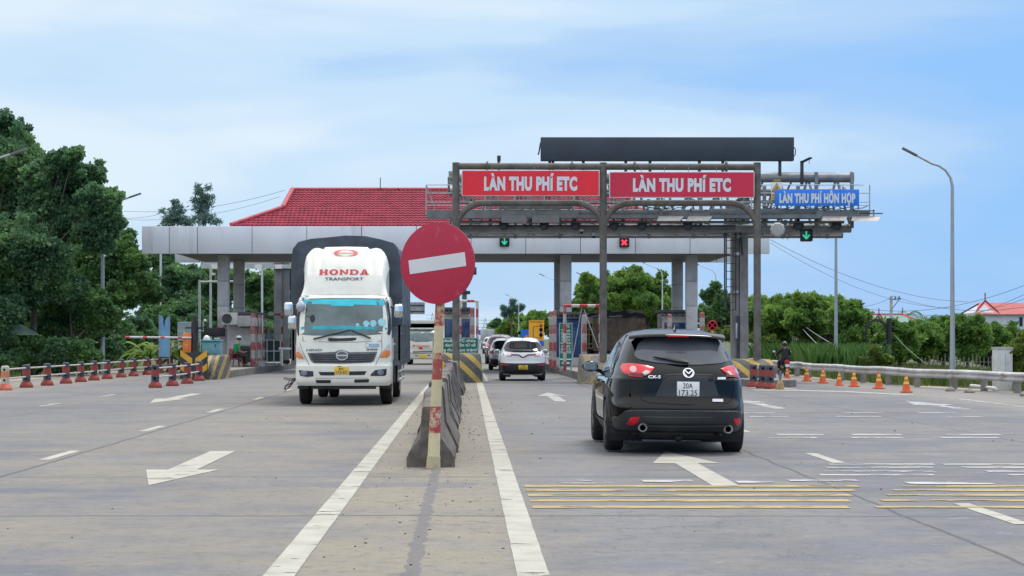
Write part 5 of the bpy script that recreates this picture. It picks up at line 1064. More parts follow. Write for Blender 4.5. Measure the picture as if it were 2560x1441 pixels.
def pframe(label, pa, pb, Y, top, z0, ra=.055, lean=0):
    t = thing('height_barrier', label, 'barrier', (0, Y, z0), 0, 'red and white pipe frames'); k = Y/F; xa, xb = (pa-1168)*k, (pb-1168)*k; h = CAM_H+(847-top)*k-z0
    for x in (xa, xb): m = MB(); m.tube([(x+lean,0,0),(x,0,h)], ra, 10); m.build('leg', REDWHITE, t, smooth=50)
    m = MB(); m.tube([(xa-.06,0,h),(xb+.06,0,h)], ra, 10); m.build('crossbar', stripes('red_white_bar', ((.52,.03,.04),(.62,.60,.56)), .62, vec=(1,0,0), wear=.2), t, smooth=50)
    m = MB()
    for x in (xa, xb): m.box(x-.15, x+.15, -.12, .12, -.01, .025)
    m.build('base_plate', CONC, t); return t
pframe('tall red and white pipe frame over the median booth', 1150, 1193, 87, 753, .26, .06)
pf = pframe('red and white pipe frame that stands before the tall green notice', 1412, 1501, 77, 765, .28, .065)
m = MB(); k = 77/F; m.tube([((1455-1168)*k,0,2.5),((1424-1168)*k,-.3,0)], .015, 6); m.tube([((1460-1168)*k,0,2.4),((1494-1168)*k,-.3,.9)], .015, 6); m.build('stay_wire', GALV, pf)
pframe('thin red and white pipe frame around the green screen panels', 660, 705, 96, 787, .28, .05)
def notice(name, label, px0, px1, py0, py1, Y, lines, zb, hdr=None):
    k = Y/F; t = thing(name, label, 'notice board', ((px0+px1)/2*k-1168*k, Y, CAM_H+(847-(py0+py1)/2)*k)); w = (px1-px0)*k/2; h = (py1-py0)*k/2
    MB().box(-w, w, 0, .05, -h, h).build('panel', mat('notice_edge', (.55,.60,.56), .5), t); MB().box(-w+.02, w-.02, -.006, -.0005, -h+.02, h-.02).build('green_face', mat('notice_green', (.010,.165,.115), .45, var=.08), t)
    text('lettering', [(a, x*w, z*h, ww*w*2, hh) for a, x, z, ww, hh in lines], PLATEW, t, on_back(-.012), 0, 0, 0, 0, .022)
    m = MB(); zl = CAM_H+(847-(py0+py1)/2)*k-zb
    for x in (-w*.8, w*.8): m.box(x-.03, x+.03, .055, .11, -zl, h)
    m.build('leg', GALV, t); return t
notice('notice_board', 'wide green notice board with white lettering behind the median post', 1081, 1196, 845, 914, 73.4, [('Tài khoản ETC chưa', 0, .80, .88, .10), ('định danh điện tử sẽ', 0, .48, .88, .10), ('không được qua trạm/', .03, .13, .92, .10), ('làn ETC từ 01/10/2025', 0, -.17, .88, .10)], .26)
nb = notice('notice_board', 'tall narrow green notice board with white lettering on the closed-lane island', 1398, 1431, 808, 918, 78.6, [('VETC', .1, .86, .5, .11), ('Tài khoản', 0, .66, .66, .085), ('ETC chưa', 0, .52, .66, .085), ('định danh', 0, .38, .66, .085), ('điện tử sẽ', 0, .24, .66, .085), ('không được', 0, .10, .78, .085), ('qua trạm/', 0, -.04, .66, .085), ('làn ETC từ', 0, -.18, .72, .085), ('01/10/2025', 0, -.32, .80, .095)], .28)
h = 110*78.6/F/2; w = 33*78.6/F/2; m = MB(); m.box(-w+.03, w-.03, -.012, -.008, -.68*h, -.62*h); m.box(-w*.6, w*.6, -.012, -.008, -.86*h, -.78*h); m.build('white_bar', PLATEW, nb)
# red, navy banded posts with pipes
BAND = stripes('red_navy_bands', ((.26,.038,.030),(.022,.034,.058)), .38, off=.38, duty=.5, wear=.4, worn=(.16,.13,.12), bump=.15)
BAND2 = stripes('faded_orange_bands', ((.55,.19,.09),(.46,.43,.36)), .38, off=.38, duty=.5, wear=.4, worn=(.46,.42,.34), bump=.15)
FOOT = mat('red_foot', (.25,.040,.030), .75, var=.3, vs=4, dirt=((.15,.06,.05), .35, 5)); FOOT2 = mat('faded_red_foot', (.50,.13,.08), .75, var=.25, vs=4, dirt=((.45,.35,.28), .3, 5))
def band_post(label, g, cat='bollard', body=BAND, foot=FOOT, grp='red and navy banded barrier posts'):
    t = thing('barrier_post', label, cat, (g.x, g.y, 0), 0, grp)
    m = MB(); m.loft([[(a*math.cos(2*math.pi*i/12+.26), a*math.sin(2*math.pi*i/12+.26), z) for i in range(12)] for a, z in ((.125,.15),(.125,.66),(.12,.70),(.10,.725),(.07,.735))]); m.build('post', body, t, smooth=50)
    m = MB(); n = 8; m.loft([[(a*math.cos(2*math.pi*i/n+math.pi/8), a*math.sin(2*math.pi*i/n+math.pi/8), z) for i in range(n)] for a, z in ((.22,0),(.22,.06),(.20,.10),(.14,.185),(.12,.195))]); m.box(-.06,.06,-.24,-.21,.0,.04); m.build('foot', foot, t, bevel=.012)
    m = MB()
    for z in (.30, .62):
        m.lathe([(.035,0),(.01,0)], (0,-.127,z), 12, 'y')
    m.build('pipe_hole', INK, t); return t
PIPE = stripes('white_pipe', ((.48,.47,.44),(.46,.44,.41)), 1.9, vec=(1,0,0), off=.9, duty=.93, wear=.35, worn=(.40,.10,.08))
def pipes(ga, gb, lab, col=PIPE):
    for z, nm in ((.62, 'upper'), (.34, 'lower')):
        d_ = gb-ga; o = MB().tube([(.15,0,0),(d_.length+.28,0,0)], .028, 8).build('barrier_pipe', col, smooth=50); o.location = (ga.x, ga.y-.155, z); o.rotation_euler = (0, 0, math.atan2(d_.y, d_.x)); tag(o, nm+' white pipe '+lab, 'pipe', 'white barrier pipes')
rowA = [G(13,976)]+[G(*p) for p in ((66,969.5),(118,964.5),(165,959.5),(202,955.5),(235,951.5),(268,948),(303,944),(334,941),(368,937.5))]
rowA = rowA + [P(397,0,90)*1, P(426,0,93)*1, P(451,0,96)*1, P(474,0,99)*1]
for g in rowA: g.z = 0
band_post('faded orange and white banded post at the frame edge, before the banded row', rowA[0], body=BAND2, foot=FOOT2)
for i, g in enumerate(rowA[1:]): band_post('red and navy banded post, %s after the faded orange one along the trees' % ORD[i], g)
for i, (a, b) in enumerate(zip(rowA, rowA[1:])): pipes(a, b, 'from the faded orange post to its neighbour' if i == 0 else 'between the %s and %s banded posts along the trees' % (ORD[i-1], ORD[i]))
rowB = [G(388,970), G(431,965.5), G(468,959.5), G(498,952.5)]
for g, lb in zip(rowB, ('free end of the short row', 'short row, next to its free end', 'short row, second from the crash block', 'short row, right before the striped crash block')): band_post('red and navy banded post in the road, '+lb, g)
for i, (a, b) in enumerate(zip(rowB, rowB[1:])): pipes(a, b, 'between the %s and %s posts of the short row in the road' % (ORD[i], ORD[i+1]))
for i, (g, lb) in enumerate(((P(1884,0,63.4), 'half hidden by the SUV'), (P(1906,0,62.3), 'middle of the three in front of the pipe post'), (P(1925,0,61.5), 'outermost of the three, beside the sandbag'))):
    g.z = 0; band_post('red and navy banded barrel, '+lb, g, grp='banded barrels before the mixed lane')
# chevron board behind the short row, cabinet, boom
Zc = 76.0; k = Zc/F; X = lambda px: (px-1168)*k; H = lambda py: CAM_H+(847-py)*k
t = thing('chevron_board', 'black board with yellow chevrons between the banded posts and the crash block', 'sign', (X(497), 74.6, .05)); MB().box(-.52, .52, 0, .04, 0, .98).build('panel', mat('board_black2', (.03,.03,.035), .5), t)
m = MB()
for sg in (-1, 1):
    for z in (.12, .62): m.add([(sg*.06,-.006,z-.1),(sg*.50,-.006,z+.22),(sg*.50,-.006,z+.46),(sg*.06,-.006,z+.14)], [(0,1,2,3)])
m.build('chevron', mat('chevron_yellow', (.62,.34,.02), .5, var=.1), t)
Zc = 77.5; k = Zc/F
t = thing('control_cabinet', 'teal metal control cabinet on the striped crash block', 'cabinet', (X(530), Zc, .92)); hc = H(850)-.92
MB().box(-.36, .36, -.3, .3, 0, hc-.05).build('casing', mat('teal_paint', (.13,.33,.38), .45, var=.08, dirt=((.25,.30,.30), .2, 3)), t, bevel=.015); MB().box(-.42, .40, -.38, .34, hc-.05, hc).build('lid', mat('teal_paint_light', (.17,.40,.46), .4), t, bevel=.01); m = MB(); m.box(-.30,.22,-.315,-.30,.06,hc-.12); d_ = m.build('door', mat('teal_paint2', (.14,.36,.42), .45, var=.05), t, bevel=.004); MB().box(.16,.19,-.34,-.315,.3,.42).build('handle', DARKM, d_)
t = thing('boom_barrier', 'black boom barrier post with an orange cover and raised-lane arm of white and red', 'barrier gate', (X(497), 76.3, .85)); k2 = 76.3/F
m = MB(); m.lathe([(.17,0),(.14,.08),(.12,.25),(.11,1.2),(.11,1.28),(.085,1.28),(.085,1.55),(.01,1.55)], (0,0,0), 14); m.box(-.35,.35,-.06,.06,1.08,1.14); m.build('post', mat('boom_black', (.025,.02,.025), .5), t, smooth=40)
MB().box(-.44,-.12,-.14,.02,.1,.92).build('cover', mat('boom_orange', (.72,.18,.03), .5, var=.1, dirt=((.7,.6,.55), .2, 6)), t, bevel=.02)
MB().tube([(-.1,-.16,.73),(-2.6,-.3,.76)], .042, 10).build('arm', stripes('boom_paint', ((.60,.04,.045),(.58,.58,.60)), .66, vec=(1,0,0), off=.05, duty=.24, wear=.1), t, smooth=50)
m = MB(); m.ball((.2,0,1.0), (.07,.06,.08)); m.tube([(.15,.05,1.12),(.22,.05,.55),(.2,.05,.2)], .02, 6); m.build('fitting', GALV, t)
t = thing('hanging_box', 'dark fuse box strapped to the first pale column', 'electrical box', (X(536), 91.3, H(823))); k3 = 91.3/F; t.location = ((536-1168)*k3, 91.45, CAM_H+(847-831)*k3); MB().box(-.42,.48,-.2,0,-.2,.2).build('box', mat('box_black', (.025,.025,.03), .6), t, bevel=.01); m = MB(); m.box(.1,.2,-.12,-.04,.2,.26); m.box(.38,.46,-.1,-.04,.2,.25); m.build('connector', REDP, t)
for px, py, lb, r in ((517,846,'white plastic helmet lying on the teal cabinet',.10),): 
    t = thing('helmet', lb, 'helmet', (X(px), 77.45, H(850))); m = MB(); m.ball((0,0,.05), (.125,.14,.13)); m.build('shell', WHITE, t, smooth=60); m = MB(); m.lathe([(.12,.0),(.15,-.01),(.15,.01),(.12,.02)], (0,0,.02), 16); m.build('brim', WHITE, t)
t = thing('carton', 'small brown and white carton on the back edge of the teal cabinet', 'box', (X(541), 77.6, H(850))); MB().box(-.09,.09,-.06,.06,0,.05).build('box', mat('carton_brown', (.20,.14,.10), .8), t); MB().box(-.10,.10,-.07,.07,.05,.075).build('lid', PLATEW, t)
t = thing('blue_banner', 'torn pale blue banner on a frame standing among the banana plants', 'banner', (P(411,0,92).x, 92, 0)); k = 92/F; z0, z1 = CAM_H+(847-891)*k, CAM_H+(847-788)*k; w = 24*k/2
rg = random.Random(3); m = MB(); m.add([(-w,0,z0),(w,0,z0)]+[(w-2*w*i/8, 0 if i % 2 else .02, z1-(rg.uniform(.0,.22) if 0 < i < 8 else 0)-(.15 if i in (3,4) else 0)) for i in range(9)], [tuple(range(11))]); bb = m.build('cloth', mat('banner_blue', (.22,.47,.72), .6, var=.1, vs=2, dirt=((.45,.60,.75), .3, 3)), t)
m = MB(); m.box(-w-.04, -w, -.02, .02, 0, z1); m.box(w, w+.04, -.02, .02, 0, z1-.1); m.box(-w, w, -.02, .02, z0-.04, z0); m.build('frame', GALV, t)
m = MB(); m.add([(-.06,-.012,z1-.25),(.02,-.012,z1-.2),(.0,-.012,z1-.62)], [(0,1,2)]); m.build('tear', INK, bb)
t = thing('traffic_sign_back', 'grey back of a rectangular sign on a red and white post by the bollards', 'road sign', (P(461,0,84).x, 84, 0)); k = 84/F; z0, z1 = CAM_H+(847-852)*k, CAM_H+(847-805)*k
m = MB(); m.box(-.28,.28,0,.02,z0,z1); m.build('plate', mat('sign_back', (.23,.30,.31), .4, .5, var=.1), t); m = MB()
for z in (z0+.02, (z0+z1)/2, z1-.02): m.box(-.28,.28,-.02,0,z-.015,z+.015)
m.box(-.285,-.265,-.02,0,z0,z1); m.box(.265,.285,-.02,0,z0,z1); m.build('frame', GALV, t); MB().tube([(0,-.05,0),(0,-.05,(z0+z1)/2)], .036, 8).build('post', stripes('thin_red_white', ((.40,.05,.045),(.58,.58,.56)), .5, off=.35, wear=.2), t, smooth=50)
# steel goal-post frame, green screen, side pieces on the attendant's island
k = 104/F; X = lambda px: (px-1168)*k; H = lambda py: CAM_H+(847-py)*k
t = thing('steel_frame', 'pale steel post frame with a crossbar and cameras beyond the attendant booth', 'gantry', (0, 104, 0)); ws = mat('pale_steel', (.42,.47,.48), .45, .2, var=.1)
for px, py in ((499,700),(508,660)): MB().tube([(X(px),0 if px < 505 else 3,.0),(X(px),0 if px < 505 else 3,H(py))], .065, 10).build('post', ws, t, smooth=50)
m = MB(); m.tube([(X(499),0,H(705)),(X(590),0,H(704))], .05, 8); m.build('crossbar', ws, t)
m = MB(); m.ball((X(513),-.1,H(802)), (.09,.12,.06)); m.tube([(X(508),0,H(806)),(X(508),0,H(830))], .02, 6); m.build('camera', WHITE, t, smooth=60)
t = thing('green_screen', 'dark green fence panels in a white frame behind the bollards', 'fence', (P(675,0,98.5).x, 98.5, .28)); k = 98.5/F
z0 = CAM_H+(847-905)*k-.28; z1 = CAM_H+(847-851)*k-.28; w = 52*k/2; MB().box(-w, w, 0, .02, z0, z1).build('panel', mat('screen_green', (.022,.06,.055), .6, var=.2), t)
m = MB()
for x in (-w, -w*.28, w*.38, w): m.box(x-.022, x+.022, -.03, 0, 0, z1)
for z in (z0, (z0+z1)/2, z1): m.box(-w, w, -.034, -.004, z-.022, z+.022)
m.build('frame', WHITE, t); m = MB(); m.box(-w, w, -.1, .2, 0, .06); m.build('base', CONC, t)
t = thing('cone_stack_board', 'pale sheet leaning on the green screen with a grey triangular sign on it', 'sign', (P(672,0,98.3).x, 98.3, .28+z1)); MB().box(-.42,.42,.1,.13,0,.30).build('sheet', mat('pale_sheet', (.46,.46,.40), .6), t); m = MB(); m.prism([(-.26,.08),(.26,.08),(.03,.5),(-.03,.5)], 'y', .05, .08); m.build('triangle', mat('grey_sheet', (.20,.22,.25), .4, .5, var=.15), t); MB().box(-.015,.015,.03,.05,.05,.5).build('post', GALV, t)
t = thing('white_rail', 'white horizontal pipe rail in the truck shadow beside the island', 'rail', (P(705,0,93).x, 93, 0)); k = 93/F; MB().tube([(-.15,0,CAM_H+(847-872)*k),(.9,0,CAM_H+(847-873)*k)], .06, 10).build('pipe', WHITE, t, smooth=50); MB().box(-.02,.04,-.03,.03,.28,CAM_H+(847-872)*k).build('post', WHITE, t)
def rear_gantry():
    Z = 112.0; k = Z/F; X = lambda px: (px-1168)*k; H = lambda py: CAM_H+(847-py)*k; t = thing('rear_gantry', 'dark grey gantry post with a pale camera beam behind the canopy', 'gantry', (0, Z, 0))
    MB().box(X(686), X(706), -.3, .3, 0, H(650)).build('post', mat('gantry_dark', (.13,.14,.15), .6, .3, var=.25, vs=1, bump=.2, bsc=5), t, bevel=.02); MB().box(X(708), X(723), -.2, .2, 0, H(650)).build('post', mat('gantry_dark', (.13,.14,.15)), t, bevel=.02)
    m = MB(); m.box(X(505), X(990), -.35, -.1, H(672), H(662)); m.box(X(505), X(990), .1, .35, H(668), H(655)); m.build('beam', mat('pale_steel', (.42,.47,.48)), t)
    for px in (530, 578, 640, 690): m = MB(); m.box(X(px), X(px+17), -.6, -.3, H(673), H(664)); m.build('camera', WHITE, t)
    for px in (532, 600, 650): m = MB(); m.tube([(X(px),-.3,H(672)),(X(px),-.3,H(690))], .02, 5); m.box(X(px-2), X(px+8), -.35, -.2, H(688), H(683)); m.build('lamp', WHITE, t)
rear_gantry()
t = thing('road_signboard', 'back of a grey overhead signboard standing far behind the cream truck', 'sign', (P(1040,0,205).x, 205, 0)); k = 205/F
MB().box(-.9,.9,0,.05,CAM_H+(847-786)*k,CAM_H+(847-756)*k).build('board', mat('board_grey', (.30,.32,.34), .5, .3, var=.3, vs=2), t); m = MB()
for py in (764, 779): m.box(-.9,.9,-.08,0,CAM_H+(847-py)*k-.06,CAM_H+(847-py)*k+.06)
m.build('rail', DARKM, t); MB().tube([(-.85,.1,0),(-.85,.1,CAM_H+(847-700)*k)], .06, 6).build('pole', GALV, t)
t = thing('lane_mast', 'grey mast rising behind the tall pipe frame on the median', 'mast', (P(1161,0,101).x, 101, .2)); k = 101/F; m = MB(); m.tube([(0,0,0),(0,0,CAM_H+(847-735)*k)], .13, 10); m.build('pole', GALV, t, smooth=50); m = MB(); m.box(-.2,.3,-.2,.2,CAM_H+(847-746)*k,CAM_H+(847-738)*k); m.build('head', STEEL, t)
t = thing('signal_camera', 'dark camera box clipped to the median post behind the red disc', 'camera', (P(1184,0,68).x, 67.9, P(0,676,68).z)); MB().box(-.08,.1,-.15,.1,-.16,.1).build('box', DARKM, t, bevel=.02); MB().tube([(-.6,.1,.0),(0,.05,.0)], .02, 6).build('arm', STEEL, t)
# far signs
t = thing('detour_board', 'big orange detour board with black arrow route beside the queue', 'road sign', (P(1341,0,140).x, 140, 0)); k = 140/F; w = 38*k/2; z0, z1 = CAM_H+(847-852)*k, CAM_H+(847-801)*k; zm = (z0+z1)/2
MB().box(-w, w, 0, .05, z0, z1).build('panel', mat('detour_orange', (.78,.36,.015), .5, var=.06), t); f = on_back(-.004)
text('lettering', 'TP. HỒ CHÍ MINH', INK, t, on_back(-.006), 0, z1-.13, 2*w*.85, .10, .02)
m = MB(); m.strip([(.33*w*2*.5+.05,z0+.18),(-.22,z0+.25),(-.22,zm+.25),(.26,zm+.30)], .045, f, .002); m.strip([(.32,z0+.1),(.32,z1-.42)], .06, f, .003); m.add([f(a,b,.004) for a, b in ((.20,z1-.44),(.44,z1-.44),(.32,z1-.22))], [(0,1,2)]); m.build('route_arrow', INK, t)
for z in (zm+.05, zm-.32):
    m = MB(); m.lathe([(.13,-.012),(.01,-.012)], (.32,0,z), 16, 'y'); r_ = m.build('ring', mat('sign_red2', (.45,.05,.05), .5), t); m = MB(); m.lathe([(.10,-.016),(.01,-.016)], (.32,0,z), 16, 'y'); m.build('ring_face', PLATEW, r_); m = MB(); m.box(.26,.38,-.02,-.018,z-.02,z+.03); m.build('truck_mark', INK, r_)
MB().box(.22,.42,-.012,-.006,zm-.17,zm-.09).build('blue_mark', mat('sign_blue2', (.03,.12,.5), .5), t); m = MB()
for x in (-.4, .4): m.box(x-.04, x+.04, .06, .12, 0, z1)
m.build('leg', GALV, t); MB().box(-w*.9, w*1.0, -.02, .03, z0-.38, z0-.02).build('lower_panel', mat('sign_blue2', (.03,.12,.5)), t)
t = thing('guide_board', 'plain blue guide board on posts beyond the orange detour board', 'road sign', (P(1313,0,175).x, 175, 0)); k = 175/F; MB().box(-.45,.45,0,.05,CAM_H+(847-849)*k,CAM_H+(847-824)*k).build('panel', mat('guide_blue', (.015,.14,.52), .5), t); MB().box(-.4,-.34,.05,.1,0,2.3).build('leg', GALV, t); m = MB(); m.lathe([(.13,-.01),(.01,-.01)], (-.52,0,2.05), 14, 'y'); m.lathe([(.13,-.01),(.01,-.01)], (-.52,0,1.55), 14, 'y'); m.build('round_plate', PLATEW, t)
t = thing('warning_triangle', 'orange warning triangle on a white post between the blue and orange boards', 'road sign', (P(1316,0,150).x, 150, 0)); k = 150/F; MB().prism([(-.16,CAM_H+(847-845)*k),(.16,CAM_H+(847-845)*k),(0,CAM_H+(847-836)*k)], 'y', 0, .03).build('triangle', mat('tri_orange', (.65,.22,.03), .5), t); MB().box(-.13,.13,0,.03,1.2,1.5).build('plate', PLATEW, t); MB().box(-.03,.03,.04,.08,0,1.6).build('post', PLATEW, t)
t = thing('far_guide_board', 'small blue sign at the far roadside beside the grey box truck', 'road sign', (P(1197,0,320).x, 320, 0)); k = 320/F; MB().box(-.5,.5,0,.06,CAM_H+(847-838)*k,CAM_H+(847-825)*k).build('panel', mat('guide_blue', (.015,.14,.52)), t); MB().box(-.05,.05,.06,.12,0,2).build('leg', GALV, t)
t = thing('no_parking_sign', 'round blue and red no-parking sign on a thin post near the tapered post', 'road sign', (P(1781,0,84).x, 84, 0)); k = 84/F; zc = CAM_H+(847-814)*k
m = MB(); m.lathe([(.20,.02),(.215,.0),(.20,-.01),(.01,-.01)], (0,0,zc), 28, 'y'); m.build('red_rim', mat('np_red', (.55,.025,.05), .45), t, smooth=30); m = MB(); m.lathe([(.165,-.014),(.01,-.014)], (0,0,zc), 24, 'y'); m.build('blue_face', mat('np_blue', (.05,.06,.42), .45), t)
m = MB(); f = on_back(0); m.strip([(-.13,zc+.13),(.13,zc-.13)], .04, f, .018); m.strip([(-.13,zc-.13),(.13,zc+.13)], .04, f, .019); m.build('cross', mat('np_red', (.55,.025,.05)), t); MB().tube([(.03,.06,0),(.03,.06,zc+.1)], .035, 8).build('post', GALV, t); MB().box(-.07,.07,-.01,.03,zc-.30,zc-.24).build('sub_plate', mat('hazard_yellow', (.72,.38,.03)), t)
# cones, guard rail
CONE = mat('cone_orange', (.70,.115,.025), .55, var=.1, vs=5, dirt=((.40,.10,.05), .2, 6)); CY = mat('cone_band', (.74,.55,.10), .5, var=.1)
def cone(label, g, lean):
    t = thing('traffic_cone', label, 'traffic cone', (g.x, g.y, .006), 0, 'traffic cones along the mixed lane'); t.rotation_euler = (lean, lean*.7, lean*9); t.scale = (.86,)*3 if g.x > 12.3 else (.74,)*3
    m = MB(); m.box(-.19,.19,-.19,.19,0,.045); m.build('base', CONE, t, bevel=.015); rz = lambda z: .145-(z-.04)*.215
    m = MB(); m.lathe([(rz(z), z) for z in (.04,.2,.4,.6)]+[(.02,.61)], n=18); m.build('body', CONE, t, smooth=40)
    for z in (.28, .44): m = MB(); m.lathe([(rz(z)+.002,z),(rz(z)+.005,z),(rz(z+.075)+.005,z+.075),(rz(z+.075)+.002,z+.075)], n=18); m.build('band', CY, t, smooth=40)
for i, (p, lb) in enumerate((((1968,948.5),'right behind the motorcycle'),((2017,953.5),'next past the motorcycle'),((2057,958.5),'in line with the lamp post foot'),((2098,964.5),'one of a close pair, before the guard rail post'),((2135,967.5),'other of the close pair, with brighter bands'),((2197,972.5),'standing alone between the close pair and the end one'),((2266,982),'last of the line, next to the pale pipe'))): cone('orange traffic cone with yellow bands, '+lb, G(*p), .01*(i % 3-1))
def rail():
    pts = [(25,30),(20,42),(17.2,50),(15.74,56.3),(14.3,64),(13.4,78),(13.6,95),(13.8,112)]; c = curve([p[1] for p in pts], [p[0] for p in pts]); t = thing('guard_rail', 'long steel guard rail curving along the lane with the cones', 'guard rail', (0,0,0))
    prof = [(-.0,.40),(-.05,.43),(-.085,.47),(-.085,.52),(-.02,.565),(-.02,.60),(-.085,.645),(-.085,.70),(-.05,.735),(.0,.765)]; rg = random.Random(6); rings = []
    for k in range(83): y = 30+82*k/82; dz = .012*math.sin(k*.9)+rg.uniform(-.008,.008); rings.append([Vector((c(y)+a*.85, y, .60-(.765-b)*.76+dz)) for a, b in prof])
    MB().loft(rings, False, False).build('rail_beam', mat('rail_steel', (.52,.52,.52), .5, .15, var=.2, vs=1.5, dirt=((.25,.18,.12), .35, 2.5)), t, smooth=40)
    y = 31; m = MB()
    while y < 112:
        m = MB(); x = c(y)+.16; m.box(x-.09, x+.09, y-.09, y+.09, -.05, .56); m.build('rail_post', CONC, t, bevel=.015); y += 2.0 if y < 60 else 3.0
rail()
def far_rail():
    t = thing('guard_rail', 'guard rail beyond the toll island beside the waiting queue', 'guard rail', (0,0,0)); pts = [(4.7,100),(4.5,118),(4.9,150),(5.6,190),(6.2,230)]; c = curve([p[1] for p in pts], [p[0] for p in pts])
    MB().loft([[Vector((c(y)+a, y, b)) for a, b in ((0,.42),(-.08,.5),(-.02,.6),(-.08,.7),(0,.78))] for y in range(100, 231, 3)], False, False).build('rail_beam', mat('rail_steel', (.42,.42,.43)), t, smooth=40)
    m = MB()
    for y in range(100, 231, 6): m = MB(); m.box(c(y)+.02, c(y)+.14, y-.06, y+.06, 0, .7); m.build('rail_post', CONC, t)
far_rail()
# small things by the road
g = P(1950,0,60.6); t = thing('weighted_pole', 'short grey pole standing in a tan sandbag beside the banded barrels', 'pole', (g.x, g.y, 0)); m = MB(); m.loft([[(a*math.cos(i*math.pi/5)*(1+.1*math.sin(i*3+z*9)), a*math.sin(i*math.pi/5), z) for i in range(10)] for a, z in ((.13,0),(.125,.08),(.09,.2),(.055,.26),(.04,.29))]); m.build('sandbag', mat('sandbag_tan', (.36,.25,.11), .9, var=.3, vs=9, bump=.4), t, smooth=60); MB().tube([(0,0,.2),(.012,0,.58)], .04, 10).build('post', mat('slate_plastic', (.13,.15,.20), .5), t, smooth=50)
g = P(2506,0,60); t = thing('concrete_block', 'white painted concrete cabinet block behind the guard rail', 'utility cabinet', (17.3, 60, -.05)); k = 60/F; zt = CAM_H+(847-870)*k; w = 37*k/2; t.location.x = (2506-1168)*k; m = MB(); m.box(-w, w, -.35, .35, 0, zt+.05); m.build('body', mat('white_block', (.52,.54,.54), .8, var=.08, dirt=((.25,.26,.24), .35, 3, (1,1,.3))), t, bevel=.03)
m = MB(); m.box(-.01, .01, -.355, -.345, .1, zt-.1); m.box(-w-.012, w+.012, -.365, .365, zt, zt+.075); m.build('seam', mat('block_grey', (.40,.42,.42), .8, dirt=((.2,.2,.18), .4, 4)), t)
t = thing('pale_pipe', 'pale plastic pipe lying on the ground beyond the last cone', 'pipe', (0,0,0)); a, b = P(2296,955,60.5), P(2370,960,58); a.x += .0; MB().tube([(a.x+1.6,a.y,.12),(b.x+1.4,b.y,.10)], .05, 8).build('pipe', WHITE, t, smooth=50)
rg = random.Random(12); st = mat('stone', (.26,.25,.23), .9, var=.25, bump=.4, bsc=10)
for (px, Y, lb) in ((2345,57,'pale rubble stone under the guard rail beyond the last cone'),(2480,53.5,'grey stone at the guard rail post below the white block'),(2300,58.5,'flat dark stone behind the last cone')):
    m = MB(); m.ball((0,0,.04), (.16,.11,.08), 9, 6); m.v = [(x*(1+rg.uniform(-.2,.2)), y*(1+rg.uniform(-.2,.2)), z*(1+rg.uniform(-.2,.2))) for x, y, z in m.v]; o = m.build('stone', st, smooth=60); o.location = (P(px,0,Y).x+.9, Y, 0); tag(o, lb, 'stone', 'stones along the guard rail')
def litter():
    m = MB(); rg = random.Random(21)
    for i in range(420):
        r_ = rg.random(); x, y = (rg.uniform(-1.1,.32), rg.uniform(13,62)) if r_ < .75 else (rg.uniform(-4,9), rg.uniform(13,50)); s = rg.uniform(.003,.011)*(1 if y < 30 else 1.4); m.ball((x,y,s*.4), (s*rg.uniform(.8,1.6), s, s*.6), 5, 3)
    tag(m.build('grit', mat('grit_dark', (.10,.085,.065), .9, var=.5, vs=20)), kind='stuff')
litter()
